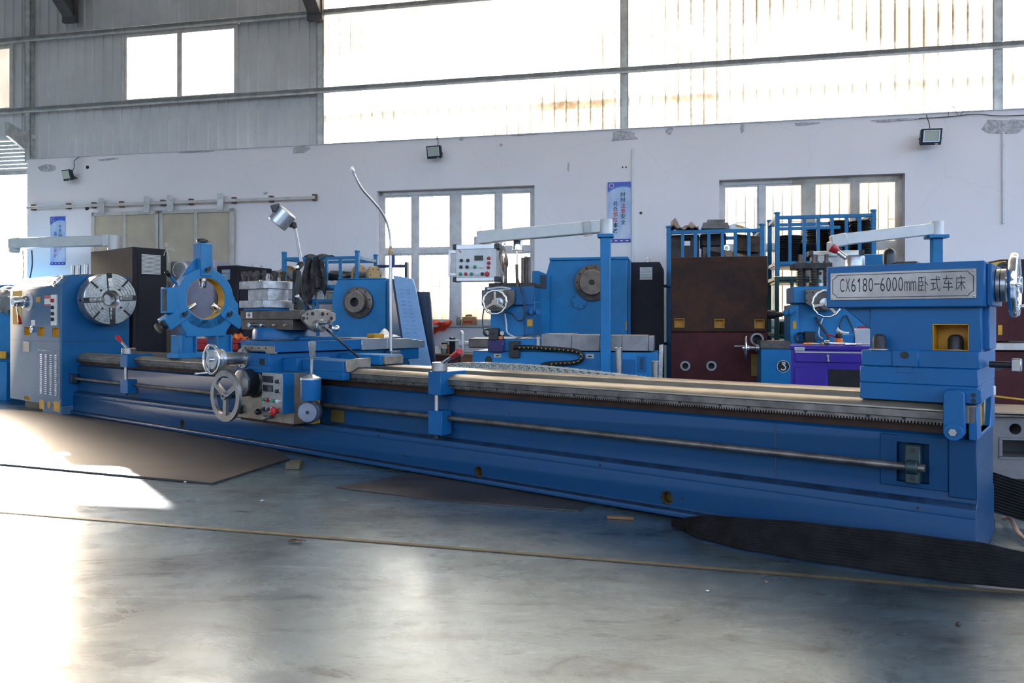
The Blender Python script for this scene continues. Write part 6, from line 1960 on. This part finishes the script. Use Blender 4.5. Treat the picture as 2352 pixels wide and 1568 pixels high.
MB().lathe((x, .06, zt + .20), (0, 0, 1), [(.038, 0), (.036, .012), (0, .014)], 20).out('flask_cap', STEEL, fk)
b = MB()


def sack(u, v):
    c = DF.on(1003, 810, .1)
    a = u * 2 * math.pi; r = .13 * (1 - v) ** .6 * (1 + .15 * math.sin(3 * a + 5 * v))
    return (c[0] + r * math.cos(a), .2 + r * .6 * math.sin(a), zt + .10 * v + .01 * math.sin(a * 5) * v)


tag(seat(MB().grid(sack, 20, 8).out('plastic_bag', WHTK), DF), 'white plastic bag slumped on the left end of the desk', 'plastic bag')

# ---- steel bars standing upright, pale offcut
UF = bgf(1460, 6.35)
for px, top, r, lab in ((1421, 797, .0285, 'tall steel bar standing upright in front of the middle back lathe'), (1505, 828, .028, 'shorter steel bar standing upright near the rust brown casting')):
    x, z = UF.on(px, top, 0)
    t = tag(seat(MB().lathe((x, 0, .0), (0, 0, 1), [(r, 0), (r, z - .006), (r - .006, z)], 20).out('steel_bar', STEEL), UF), lab, 'bar', 'upright steel bars')
x, z = UF.on(1511, 792, .12)
tag(seat(MB().prism([(x - .02, 0.0), (x + .012, z), (x + .045, z + .005), (x + .02, 0.0)], .10, .14, 'y').out('offcut_board', CHALK, bev=.002), UF), 'whitish board leaning behind the shorter steel bar', 'board')

# ---- rusty casting on a red primed casting
XF = bgf(1650, 7.4)
x0, x1, _, _, zm_, zt = fbox(XF, 1541, 1763, 591, 763, 0, 0)
zpk = [(a, c, d, e) for a, c, d, e in ((1549, 1572, 731, 752), (1641, 1664, 732, 753), (1733, 1756, 733, 754))]
ct = MB().box(x0, x1, 0, .8, zm_ + .002, zt).out('machine_casting', RUST, None, bev=.006)
pks = [fbox(XF, a, c, d, e, 0, 0) for a, c, d, e in zpk]
cut(ct, [MB().box(p[0], p[1], -.05, .08, p[4], p[5]) for p in pks])
tag(seat(ct, XF), 'rust brown casting with three yellow pockets, stacked on the dark red casting', 'casting')
for p in pks:
    b = MB(); b.box(p[0] + .001, p[1] - .001, .074, .079, p[4] + .001, p[5] - .001)
    for s in ((p[0] + .001, p[0] + .005, p[4], p[5]), (p[1] - .005, p[1] - .001, p[4], p[5]), (p[0], p[1], p[4] + .001, p[4] + .005), (p[0], p[1], p[5] - .005, p[5] - .001)):
        b.box(s[0], s[1], -.002, .078, s[2], s[3])
    b.out('pocket_lining', YEL, ct)
rc = MB().box(x0, x1, .0, .8, 0, zm_).out('machine_casting', REDP, None, bev=.006)
hl = [(1574, 840, .048), (1634, 840, .048), (1739, 779, .062)]
hq = [(*XF.on(px, py, 0), r) for px, py, r in hl]
cut(rc, [MB().cyl((x, -.05, z), (x, .1, z), r, seg=26) for x, z, r in hq])
tag(seat(rc, XF), 'dark red primed casting with round holes, under the rust brown casting', 'casting')
for x, z, r in hq:
    MB().annulus((x, -.003, z), (0, 1, 0), r, r - .018, .006, 28).out('hole_rim', RINGW, rc)
    b = MB(); b.annulus((x, .0, z), (0, 1, 0), r - .001, r - .004, .098, 26); b.cyl((x, .095, z), (x, .099, z), r - .002, seg=26); b.out('hole_lining', IRON, rc)
a, c, _, _, d, e = fbox(XF, 1725, 1743, 813, 864, -.002, 0); MB().box(a, c, -.004, .004, d, e).out('yellow_pocket', mat('dull ochre paint 2', (.20, .11, .01), .6), rc, bev=.01)
# shaft stub on its right
q = XF.on(1765, 722, .25)
ss = thing('spindle_stub', 'dark stepped spindle projecting from the right side of the rusty casting', 'spindle', XF)
MB().lathe((x1, .25, q[1]), (1, 0, 0), [(.045, 0), (.045, .10), (.025, .105), (.025, .16), (.014, .165), (.014, .30)], 22).out('stub', IRON, ss)

# ---- blue stillage full of parts behind the castings
JF = bgf(1645, 8.45)
z_t = fz(JF, 1645, 531, 0); z_l = fz(JF, 1645, 600, 0)
jk, xa, xb = stillage(JF, 'storage_rack', 'blue barred stillage full of scrap parts behind the rust brown casting', 1536, 1750, 0, .75, fz(JF, 1645, 520, 0), (z_t, z_l - .05), [(1568, z_l - .05, z_t), (1597, z_l - .05, z_t), (1628, z_l - .05, z_t), (1659, z_l - .05, z_t), (1689, z_l - .05, z_t), (1720, z_l - .05, z_t)], RACKB, group='steel racks along the back wall')
for z in (fz(JF, 1536, 660, 0), fz(JF, 1536, 792, 0)):
    MB().lathe((xa, 0, z), (0, 0, 1), [(.045, 0), (.055, .006), (.055, .026), (.045, .032)], 16).out('stacking_collar', RACKB, jk)
MB().box(xa, xb, 0, .75, z_l - .09, z_l - .07).out('floor_plate', RACKB, jk)
zf = z_l - .07


def jx(px, n): return JF.on(px, 560, n)[0]


def jz(py, n): return JF.on(1645, py, n)[1]


bk = MB().box(jx(1541, .1), jx(1606, .1), .12, .45, zf, jz(537, .1)).out('cast_bracket', mat('grey brown cast iron', (.09, .072, .062), .6, .2, var=.2), None, bev=.01)
cut(bk, [MB().box(jx(1570, .1), jx(1587, .1), .05, .5, jz(562, .1), jz(545, .1))])
tag(seat(bk, JF), 'grey brown cast bracket with a square hole, leftmost in the stillage', 'casting')
tag(seat(MB().box(jx(1609, .2), jx(1668, .2), .2, .55, jz(565, .2), jz(536, .2)).out('steel_block', IRON, bev=.01), JF), 'black block under the top rail in the middle of the stillage', 'block')
tag(seat(MB().box(jx(1612, .2), jx(1665, .2), .18, .52, zf, jz(565, .2) - .002).out('steel_block', BROWNM, bev=.01), JF), 'dark brown block lying under the black block in the stillage', 'block')
tag(seat(MB().prism([(jx(1606, .06), zf), (jx(1628, .06), jz(574, .06)), (jx(1676, .06), jz(585, .06)), (jx(1676, .06), zf)], .06, .16, 'y').out('scrap_plate', RUST, bev=.004), JF), 'reddish rusty plate leaning low in the stillage', 'plate')
tag(seat(MB().prism([(jx(1660, .05), zf), (jx(1660, .05), jz(573, .05)), (jx(1712, .05), jz(588, .05)), (jx(1714, .05), zf)], .03, .05, 'y').out('scrap_plate', mat('tan plate', (.30, .19, .10), .5, .2, var=.3, scale=8), bev=.003), JF), 'tan yellow plate leaning at the lower right of the stillage', 'plate')
tag(seat(MB().prism([(jx(1690, .2), jz(578, .2)), (jx(1690, .2), jz(538, .2)), (jx(1746, .2), jz(546, .2)), (jx(1746, .2), jz(582, .2))], .18, .5, 'y').out('steel_block', mat('brown oily casting', (.11, .055, .032), .55, .2, var=.35, scale=12), bev=.008), JF), 'brown streaked casting at the right end of the stillage', 'casting')
tag(seat(MB().box(jx(1676, .24), jx(1744, .24), .22, .5, zf, jz(582, .2) - .003).out('steel_block', IRON, bev=.008), JF), 'dark block under the brown streaked casting', 'block')
q = JF.on(1669, 569, .12)
br_ = thing('bearing', 'shiny bearing ring lying in the middle of the stillage', 'bearing', JF)
b = MB(); b.annulus((q[0], .165, q[1]), (0, -1, 0), .036, .020, .03, 24); b.out('bearing_ring', CHROME, br_); MB().cyl((q[0], .16, q[1]), (q[0], .145, q[1]), .014, seg=16).out('bearing_core', STEEL, br_)
zt_ = z_t + .02


def rag2(u, v):
    x = jx(1541 + 64 * u, .0)
    h = .115 * math.exp(-((u - .12) / .16) ** 2) + .055 * math.exp(-((u - .72) / .18) ** 2) + .03
    return (x, -.05 + .45 * v, zt_ + .004 + h * math.sin(min(1, v * 1.6 + .12) * 2.6) * (1 if v < .7 else .8) + .012 * math.sin(u * 23 + v * 11))


tag(seat(MB().grid(rag2, 36, 18, thick=(0, 0, -.01)).out('rag', CLOTHG), JF), 'grey crumpled rag on the left end of the stillage top rail', 'rag')
tb = thing('sheet_metal_cover', 'dark stepped metal cover lying on top of the stillage', 'cover', JF)
q = [JF.on(*p, .05) for p in ((1610, 526), (1615, 512), (1622, 512), (1625, 505), (1665, 505), (1663, 512), (1672, 512), (1675, 526))]
MB().prism([(p[0], max(p[1], zt_)) for p in q], .0, .4, 'y').out('cover', BROWNM, tb, bev=.003)
pb_ = thing('painted_plate', 'tilted grey plate with a yellow patch on top of the stillage', 'plate', JF)
q = [JF.on(*p, .0) for p in ((1675, 526), (1675, 516), (1688, 512), (1724, 524), (1722, 526))]
MB().prism([(p[0], max(p[1], zt_)) for p in q], .02, .3, 'y').out('plate', GALV, pb_, bev=.002)
q = [JF.on(*p, .0) for p in ((1689, 518), (1694, 515.5), (1711, 521), (1706, 523.5))]
MB().prism([(p[0], p[1]) for p in q], .012, .021, 'y').out('yellow_patch', YEL, pb_)

# ---- blue stillage of hose coils on a green rack
HF = bgf(1895, 8.6)
gz1 = fz(HF, 1895, 634, 0)
gr_, ga, gb = stillage(HF, 'storage_rack', 'dark green steel rack under the stillage of black coils', 1784, 2004, 0, .7, gz1, (gz1 - .02, fz(HF, 1895, 770, 0), .4), [(1819, .4, gz1)], GRN, group='steel racks along the back wall', cap=False)
for z in (gz1 - .05, fz(HF, 1895, 770, 0) - .02):
    MB().box(ga, gb, 0, .7, z - .02, z).out('shelf', GRN, gr_)
tag(seat(MB().box(HF.on(1790, 760, .1)[0], HF.on(1815, 760, .1)[0], .1, .5, fz(HF, 1895, 770, 0) + .001, fz(HF, 1895, 738, .1)).out('motor_housing', IRON, bev=.02), HF), 'black lump on the shelf of the green rack', 'motor')
hz1 = fz(HF, 1895, 497, 0); hz2 = fz(HF, 1895, 523, 0); hz0 = fz(HF, 1895, 603, 0)
hk2, xa, xb = stillage(HF, 'storage_rack', 'blue barred stillage holding black hose coils in front of the right window', 1785, 2006, .0, .7, fz(HF, 1895, 488, 0), (hz1, hz0), [(px, hz0, hz1) for px in (1814, 1847, 1879, 1911, 1944, 1974)], RACKB, z0=gz1 + .004, group='steel racks along the back wall')
MB().box(xa, HF.on(1930, 520, 0)[0], -.015, .015, hz2 - .018, hz2 + .018).out('rail', RACKB, hk2, bev=.003)
MB().box(xa, xb, 0, .7, hz0 - .035, hz0 - .021).out('floor_plate', RACKB, hk2)
for px, top, n, lab in ((1811, 541, .2, 'short stack of black hose rings at the left of the blue stillage'), (1861, 561, .15, 'low stack of black hose rings second from the left in the stillage'), (1882, 527, .45, 'black hose rings stacked second from right in the stillage'),
                        (1927, 507, .2, 'tall stack of black hose rings behind the grey arm'), (1979, 506, .25, 'tallest stack of black hose rings at the right of the stillage')):
    x = HF.on(px, 560, n)[0]; z1 = HF.on(px, top, n)[1]
    R = .115 if px == 1979 else .135 if px in (1811, 1882) else .10
    t = thing('hose_coil', lab, 'hose coil', HF, group='hose coils in the stillage')
    k = 0; z = hz0 - .005
    while z < z1:
        j = .006 * math.sin(k * 2.3)
        MB().torus((x + j, n, z), (0, 0, 1), R, .0145, 26, 7).out('hose_ring', RUB, t); z += .0265; k += 1

# ---- violet tool cabinet
VF = bgf(1895, 5.75, -21)
vc = thing('tool_cabinet', 'violet steel tool cabinet with a drawer, behind the bed beside the tailstock', 'cabinet', VF)
x0, x1, _, _, _, zt = fbox(VF, 1816, 2010, 793, 895, 0, 0)
MB().box(x0, x1, 0, .5, .06, zt - .03).out('body', PURP, vc, bev=.004)
MB().box(x0 - .008, x1 + .008, -.012, .51, zt - .03, zt).out('top', PURP, vc, bev=.004)
a, c, _, _, d, e = fbox(VF, 1826, 2000, 808, 834, -.012, 0)
dwr = MB().box(a, c, -.014, .002, d, e).out('drawer', PURP, vc, bev=.004)
MB().box(a, c, -.02, -.006, e - .006, e + .006).out('drawer_handle', ALU, vc, bev=.002)
q = VF.on(1902, 817, -.016); MB().cyl((q[0], -.022, q[1]), (q[0], -.012, q[1]), .010, seg=14).out('lock', STEEL, dwr)
b = MB(); b.bar((q[0], -.026, q[1]), (q[0] + .002, -.028, q[1] - .03), .008, .002, up=(0, 1, 0)); b.cyl((q[0] + .003, -.028, q[1] - .035), (q[0] + .003, -.024, q[1] - .035), .009, seg=10); b.out('key', STEEL, dwr)
a, c, _, _, d, e = fbox(VF, 1825, 1900, 843, 895, -.012, 0)
MB().box(a, c, -.012, .002, .12, e).out('door', PURP, vc, bev=.004)
a, c, _, _, d, e = fbox(VF, 1903, 1975, 848, 895, -.012, 0)
MB().box(a, c, -.004, .004, .12, e).out('open_compartment', BLACK, vc)
a, c, _, _, d, e = fbox(VF, 1825, 1848, 797, 805, -.014, 0)
MB().box(a, c, -.016, -.011, d, e).out('label_plate', WHTK, vc)
fit_text('GREENER', INK, 'label_text', vc, (a + .006, -.017, d + .006), (c - a) - .012, (e - d) - .012, (1, 0, 0), (0, 0, 1))
# tools on its top


def vp(px, n): return VF.on(px, 790, n)[0]


def tool(name, label, cat):
    return thing(name, label, cat, VF, group='tools on the violet cabinet')


t = tool('oil_can', 'orange pot with a black lid on the violet cabinet', 'oil can')
x = vp(1927, .25)
MB().lathe((x, .25, zt), (0, 0, 1), [(.03, 0), (.032, .01), (.030, .045), (.02, .055)], 20).out('pot', ORNG, t)
MB().lathe((x, .25, zt + .05), (0, 0, 1), [(.022, 0), (.026, .01), (.024, .04), (.012, .05), (0, .05)], 16).out('lid', PLB, t)
b = MB(); b.tube([(x - .02, .25, zt + .06), (x - .06, .24, zt + .075), (x - .10, .24, zt + .078)], .006, 6, 3); b.out('spout', REDK, t)
t = tool('ratchet_wrench', 'chrome ratchet wrench lying across the violet cabinet', 'wrench')
b = MB(); b.cyl((vp(1893, .06), .06, zt + .022), (vp(1905, .06), .06, zt + .022), .020, seg=16); b.out('ratchet_head', STEEL, t, bev=.003)
b = MB(); b.cyl((vp(1904, .06), .06, zt + .018), (vp(1965, .03), .03, zt + .010), .009, seg=10); b.out('handle', CHROME, t)
t = tool('spray_gun', 'grey trigger gun lying at the back of the violet cabinet', 'spray gun')
b = MB(); b.tube([(vp(1922, .4), .4, zt + .12), (vp(1935, .4), .4, zt + .09), (vp(1950, .4), .4, zt + .085)], .014, 8, 4); b.bar((vp(1924, .4), .4, zt + .135), (vp(1930, .4), .4, zt + .10), .012, .01); b.out('gun_body', SILVER, t)
b = MB(); b.box(vp(1918, .4), vp(1960, .4), .35, .46, zt, zt + .078); b.out('gun_tray', BLUE2, t, bev=.004)
for i, (px, n, L_, m, lab) in enumerate(((1845, .05, .10, ORNG, 'orange handled tool near the left corner of the violet cabinet'), (1858, .12, .08, CARD, 'short brown handled tool on the violet cabinet'), (1940, .02, .12, CHROME, 'thin chrome tool near the front edge of the violet cabinet'), (1962, .08, .10, STEEL, 'grey steel tool at the right of the violet cabinet'), (1885, .16, .05, YEL, 'yellow tool tip beside the black gauge on the violet cabinet'))):
    t = tool('hand_tool', lab, 'tool')
    x = vp(px, n)
    b = MB(); b.cyl((x, n, zt + .011), (x + L_ * .55, n + .03, zt + .010), .010, .008, seg=10); b.out('grip', m, t)
    b = MB(); b.cyl((x + L_ * .55, n + .03, zt + .010), (x + L_, n + .05, zt + .009), .005, seg=8); b.out('blade', STEEL, t)
t = tool('clamp', 'red handled clamp lying on the grey block at the right of the violet cabinet', 'clamp')
b = MB(); b.box(vp(1962, .4), vp(2000, .4), .34, .5, zt, zt + .125); b.out('grey_block', ALU, t, bev=.004)
b = MB(); b.bar((vp(1968, .4), .40, zt + .135), (vp(2000, .4), .40, zt + .14), .02, .016); b.bar((vp(1990, .4), .40, zt + .14), (vp(1998, .4), .40, zt + .165), .02, .014); b.out('red_handle', REDK, t)
b = MB(); x_, z_ = VF.on(1802, 890, -.02); b.prism([(x_ - .02, 0), (x_ - .025, .0), (x_ - .03, .49), (x_ + .02, .46), (x_ + .03, .50), (x_ + .045, .0)], -.05, -.02, 'y')
tag(seat(b.out('timber_piece', CARD, bev=.003), VF), 'pale timber piece standing left of the violet cabinet', 'timber')

# ---- red castings and grey casting at the right edge
EF = bgf(2320, 6.2)
x0, x1, _, _, zb_, zt = fbox(EF, 2262, 2520, 612, 785, 0, 0)
ec = thing('machine_casting', 'brown red primed machine bed at the right edge behind the quill handwheel', 'casting', EF)
MB().box(x0, x0 + .18, 0, .9, zb_, zt).out('end_wall', REDP, ec, bev=.006)
xk = EF.on(2322, 600, .15)[0]
MB().box(xk - .08, x1, .15, 1.0, zb_, EF.on(2330, 595, .15)[1]).out('body', REDP, ec, bev=.008)
a, c, _, _, d, e = fbox(EF, 2270, 2312, 599, 640, -.02, 0)
MB().prism([(a, d + .02), (a, e - .02), (c, e), (c, d + .03), (c - .03, d)], -.02, .10, 'y').out('yellow_lug', mat('yellow casting paint', (.60, .42, .05), .45), ec, bev=.006)
q = EF.on(2305, 617, -.02); b = MB(); b.annulus((q[0], -.03, q[1]), (0, 1, 0), .055, .038, .02, 26); b.cyl((q[0], -.021, q[1]), (q[0], -.015, q[1]), .04, seg=22); b.out('lug_bore', IRON, ec)
for a, c, d, e in ((2292, 2301, 680, 703), (2292, 2302, 746, 769)):
    p = fbox(EF, a, c, d, e, -.003, 0); MB().box(p[0], p[1], -.004, .004, p[4], p[5]).out('yellow_slot', YEL, ec)
p = fbox(EF, 2262, 2520, 787, 806, -.06, 0); MB().box(p[0] - .3, p[1], -.06, .5, p[4], p[5]).out('steel_way', STEEL, ec, bev=.004)
p = fbox(EF, 2262, 2520, 806, 900, -.03, 0); MB().box(p[0] - .3, p[1], -.03, .6, .15, p[5]).out('lower_bed', REDP, ec, bev=.006)
q = EF.on(2293, 842, -.034); MB().cyl((q[0], -.034, q[1]), (q[0], -.028, q[1]), .035, seg=20).out('bed_hole', INK, ec)
MB().box(p[0] + .1, p[1] - .1, .0, .5, 0, .15).out('foot', BLACK, ec)
b = MB(); q0 = EF.on(2283, 905, -.3); q1 = EF.on(2340, 920, -.3); b.bar((q0[0] - .3, -.3, q0[1] + .02), (q1[0] + .3, -.3, q1[1] - .02), .03, .012)
b2 = thing('yellow_strip', 'thin yellow strip lying behind the bed end at the right edge', 'strip', EF)
b.out('strip', YEL, b2); MB().box(q0[0] - .3, q1[0] + .3, -.32, -.10, 0, q1[1] - .05).out('dark_base', BLACK, b2)
SF = bgf(2330, 4.75)
x0, x1, _, _, _, zt = fbox(SF, 2270, 2480, 955, 1090, 0, 0)
gcst = MB().box(x0, x1, 0, .5, .14, zt).out('machine_casting', mat('grey primed casting', (.20, .175, .165), .5, .2, var=.12, scale=5), None, bev=.008)
p = fbox(SF, 2302, 2420, 1010, 1052, 0, 0); q = SF.on(2332, 985, 0)
cut(gcst, [MB().box(p[0], p[1], -.05, .2, p[4], p[5]), MB().cyl((q[0], -.05, q[1]), (q[0], .2, q[1]), .034, seg=24)])
tag(seat(gcst, SF), 'grey casting with a dark opening at the right edge behind the bed end', 'casting')
MB().box(p[0] + .002, p[1] - .002, .19, .198, p[4] + .002, p[5] - .002).out('opening_back', INK, gcst)
MB().cyl((q[0], .19, q[1]), (q[0], .198, q[1]), .033, seg=20).out('hole_back', INK, gcst)
b = MB()
for a_, c_, d_, e_ in ((p[0] - .02, p[1] + .02, p[5], p[5] + .016), (p[0] - .02, p[1] + .02, p[4] - .016, p[4]), (p[0] - .02, p[0], p[4], p[5])):
    b.box(a_, c_, -.006, .002, d_, e_)
b.out('opening_rim', MATS['grey primed casting'], gcst, bev=.002)
MB().box(x0 + .05, x1 - .05, .05, .45, 0, .14).out('foot', BLACK, gcst)
for i, (dx, rz, lab) in enumerate(((.0, .05, 'brown grey steel sheet, lower of two on the grey casting at the right'), (.10, -.12, 'tilted steel sheet, upper of two on the grey casting at the right'))):
    b = MB(); z = zt + .006 + .016 * i
    c_ = Vector(((x0 + x1) / 2 + dx, .22, z)); ux = Vector((math.cos(rz), math.sin(rz), 0)); uy = Vector((-math.sin(rz), math.cos(rz), 0))
    b.bar(c_ - ux * .30, c_ + ux * .30, .52, .010)
    tag(seat(b.out('steel_sheet', TAN if i else BROWNM, bev=.001), SF), lab, 'sheet', 'steel sheets on the grey casting')

# ---- ribbed rubber belt along the foot of the bed and up behind its end
def rib_strip(path, name, label, parent_frame, ribs=13):
    b = MB()
    nu = ribs * 4; nv = len(path) - 1
    def fn(u, v):
        i = min(int(v * nv + 1e-6), nv)
        a, c, nrm = path[i]
        p = a.lerp(c, u)
        k = 0.5 + 0.5 * math.cos(u * ribs * 2 * math.pi)
        return p + nrm * (.006 * k)
    b.grid(fn, nu, nv)
    def fn2(u, v):
        i = min(int(v * nv + 1e-6), nv)
        a, c, nrm = path[i]
        k = 0.5 + 0.5 * math.cos(u * ribs * 2 * math.pi)
        return a.lerp(c, 1 - u) - nrm * (.002 + .005 * k)
    b.grid(fn2, nu, nv)
    return tag(seat(b.out(name, RUB), parent_frame), label, 'rubber belt')


def lerp_tab(tab, q):
    for (a_, va), (b_, vb) in zip(tab, tab[1:]):
        if q <= b_:
            k = max(0, (q - a_) / (b_ - a_)); k = k * k * (3 - 2 * k) * .35 + k * .65
            return va + (vb - va) * k
    return tab[-1][1]


BOT = ((1540, 1204), (1600, 1237), (1720, 1266), (1900, 1296), (2100, 1325), (2220, 1341), (2352, 1352), (2500, 1364))
TOP = ((1540, 1201), (1580, 1189), (1620, 1184), (1800, 1195), (2000, 1215), (2240, 1244), (2352, 1268), (2500, 1290))
path = []
n = 48
for i in range(n + 1):
    px = 1542 + (2480 - 1542) * i / n
    fx1, fy1 = LF.onz(px, lerp_tab(BOT, px), .008)
    nt = min(-.042, fy1 + .10)
    tx, tz = LF.on(px, lerp_tab(TOP, px), nt)
    top = Vector((tx, nt, max(.012, tz))); bot = Vector((fx1, fy1, .008))
    path.append((top, bot, Vector((0, -abs(top.z - bot.z) - .01, abs(top.y - bot.y))).normalized()))
front = [(t, c) for t, c, _ in path]
# behind the bed end the same belt comes up off the floor, falls away to the right and loops round to the front
rear = []
for i in range(25):
    f = i / 24
    px = 2262 + 190 * f; yy = .95 + .10 * f
    (xa_, za_), (xb_, zb_) = LF.on(px, 1078 + 62 * f, yy), LF.on(px, 1170 + 55 * f, yy)
    rear.append((Vector((xa_, yy, za_)), Vector((xb_, yy, zb_))))
lead = []
t0, c0 = rear[0]
for i in range(14):                     # hidden behind the bed: down to the floor
    f = 1 - i / 14
    d_ = Vector((-.9 * f, .02 * f, 0)); k = f * f * (3 - 2 * f)
    lead.append((Vector((t0.x, t0.y, t0.z + (.20 - t0.z) * k)) + d_, Vector((c0.x, c0.y, c0.z + (.008 - c0.z) * k)) + d_))
loop = []
t1, c1 = rear[-1]; t2, c2 = front[-1]
def bez(p, q, r, w, f): return p * (1 - f) ** 3 + q * 3 * f * (1 - f) ** 2 + r * 3 * f * f * (1 - f) + w * f ** 3
dr_ = (rear[-1][0] - rear[-3][0]).normalized(); df_ = (front[-1][1] - front[-3][1]).normalized()
for i in range(1, 20):
    f = i / 20
    loop.append((bez(t1, t1 + dr_ * .9, t2 + df_ * .9, t2, f), bez(c1, c1 + dr_ * .9, c2 + df_ * .9, c2, f)))
seq = lead + rear + loop + front[::-1]
path = []
for i, (t, c) in enumerate(seq):
    tg = seq[min(i + 1, len(seq) - 1)][1] - seq[max(i - 1, 0)][1]
    nr = tg.cross(t - c)
    path.append((t, c, nr.normalized() if nr.length > 1e-6 else Vector((0, -1, 0))))
zmin = min(c.z for _, c, _ in path)
path = [(Vector((t.x, t.y, max(t.z, .012))), Vector((c.x, c.y, max(c.z, .010))), q) for t, c, q in path]
rib_strip(path, 'rubber_belt', 'black ribbed rubber belt along the foot of the bed, looping behind its right end', LF)
b = MB(); b.tube([Vector((*LF.onz(2305, 1190, .02), .02)), Vector((*LF.onz(2322, 1205, .02), .05)), Vector((*LF.onz(2345, 1235, .02), .03)), Vector((*LF.onz(2400, 1265, .02), .02))], .012, 8, 5)
tag(seat(b.out('hose', mat('pinkish hose', (.35, .22, .18), .5)), LF), 'pinkish hose curving over the floor behind the bed end', 'hose')

# ================================================================== things on the floor
FF = Frame((0, 0), 0)


def fp(px, py, z=0.0): x, y = FF.onz(px, py, z); return (x, y)


t_ = .014
pts = [fp(-260, 1048, t_), fp(20, 1066, t_), fp(258, 1088, t_), fp(488, 1108, t_), fp(665, 1052, t_), fp(560, 980, t_), fp(20, 940, t_), fp(-200, 945, t_)]
tag(MB().prism(pts, .001, t_, 'z').out('steel_plate', PLATE, bev=.002), 'large brown steel plate on the floor under the headstock end', 'steel plate', 'steel plates on the floor')
pts = [fp(772, 1118, .008), fp(1000, 1146, .008), fp(1330, 1172, .008), fp(1380, 1140, .008), fp(1000, 1075, .008)]
tag(MB().prism(pts, .001, .008, 'z').out('steel_plate', PLATE, bev=.001), 'thin dark steel plate on the floor under the middle of the bed', 'steel plate', 'steel plates on the floor')
x, y = fp(1425, 1187, .01); tag(MB().bar((x - .075, y + .01, .008), (x + .075, y - .02, .008), .03, .014).out('wood_shim', mat('shim wood', (.20, .10, .04), .7), bev=.002), 'small brown wooden shim on the floor below the bed', 'shim')
x, y = fp(672, 1069, .03); tag(MB().box(x - .05, x + .06, y - .02, y + .1, .0, .055).out('packing_block', mat('ochre packing', (.12, .085, .045), .7, var=.2), bev=.008), 'small ochre packing block on the floor under the bed', 'block')
rs = random.Random(9)


def pebble(px, py, r, m, lab, name='metal_chip', cat='chip', flat=.5):
    x, y = fp(px, py)
    b = MB(); vs = []
    b.ball((x, y, r * flat * .9), r, 9, 6, flat)
    b.v = [(vx + rs.uniform(-.2, .2) * r, vy + rs.uniform(-.2, .2) * r, max(.0005, vz)) for vx, vy, vz in b.v]
    tag(b.out(name, m), lab, cat, 'bits on the floor')


pebble(2201, 1436, .009, mat('dark red stone', (.06, .02, .02), .5), 'dark red pebble on the floor at the lower right', 'pebble', 'pebble', .8)
pebble(1760, 1337, .006, CARD, 'tan chip beside the yellow floor joint at the right')
pebble(1625, 1358, .008, GALV, 'grey chip on the floor below the yellow joint')
pebble(159, 1081, .009, WHTK, 'white chip at the edge of the big steel plate, left one', 'metal_chip', 'chip')
pebble(425, 1108, .010, WHTK, 'white chip at the front corner of the big steel plate')
pebble(602, 1151, .012, GALV, 'grey chip at the edge of the sunlit patch')
b = MB(); x, y = fp(686, 1245)
for k in range(7):
    a = rs.uniform(-.3, .3); o = Vector((x + rs.uniform(-.03, .03), y + rs.uniform(-.01, .01), .004 + .002 * k))
    b.tube([o - Vector((.03, .0, 0)), o + Vector((0, rs.uniform(-.01, .01), .006)), o + Vector((.03, rs.uniform(-.01, .01), 0))], .0025, 5, 3)
o = tag(b.out('swarf', RST), 'small tangle of rusty swarf beside the yellow floor joint', 'swarf'); o['kind'] = 'stuff'
b = MB(); x, y = fp(2070, 1457); b.tube([(x - .02, y, .002), (x, y - .006, .003), (x + .02, y + .004, .002)], .0015, 5, 4)
tag(b.out('wire_scrap', CABLE), 'tiny dark wire scrap on the floor at the lower right', 'wire')

# ---- things lying on the cross slide cover
b = MB()


def cloth2(u, v):
    return (-5.25 + .2 * u, 1.05 + .25 * v, .965 + .06 * math.sin(u * 3.1) * math.sin(v * 3.1) * (1 + .4 * math.sin(u * 9 + v * 7)))


tag(seat(MB().grid(cloth2, 14, 14, thick=(0, 0, -.004)).out('white_rag', WHTK), LF), 'white rag on the grey slide cover beside the coolant pipe', 'rag')
tag(seat(MB().box(-5.10, -4.99, .90, 1.02, .9625, 1.0).out('yellow_box', YEL, bev=.003), LF), 'small yellow box on the grey slide cover', 'box')

# ---- blue machine with a wrapped chuck at the left edge
QF = bgf(0, 10.9, -20)
qm = thing('lathe', 'blue machine with a plastic wrapped chuck cut off by the left edge', 'lathe', QF, group='lathes in the back row')
x1, zt = QF.on(27, 653, 0)
MB().prism([(x1 - .9, .1), (x1 - .9, zt), (x1 - .06, zt), (x1, zt - .12), (x1, .1)], 0, .6, 'y').out('headstock', BLUE2, qm, bev=.008)
q = QF.on(12, 690, -.1)
MB().lathe((q[0] - .02, .0, q[1]), (0, -1, 0), [(.16, 0), (.16, .1), (.05, .14), (.0, .14)], 28).out('chuck', STEEL, qm)


def wrapc(u, v):
    a = u * 2 * math.pi; r = (.20 + .02 * math.sin(a * 5 + v * 9)) * math.sin(min(1, v * .9 + .1) * math.pi * .5)
    return (q[0] - .02 + r * math.cos(a), -.17 + .16 * v ** 2 + .012 * math.sin(a * 9 + v * 14), q[1] + r * math.sin(a))


MB().grid(wrapc, 40, 14).out('plastic_wrap', WRAP, qm)
MB().box(x1 - .95, x1 + .03, -.1, .6, 0, .55).out('bed', BLUE2, qm, bev=.008)
p = QF.on(12, 815, -.1); MB().box(x1 - .9, x1 + .02, -.104, -.09, p[1] - .05, p[1] + .05).out('yellow_band', YEL, qm)
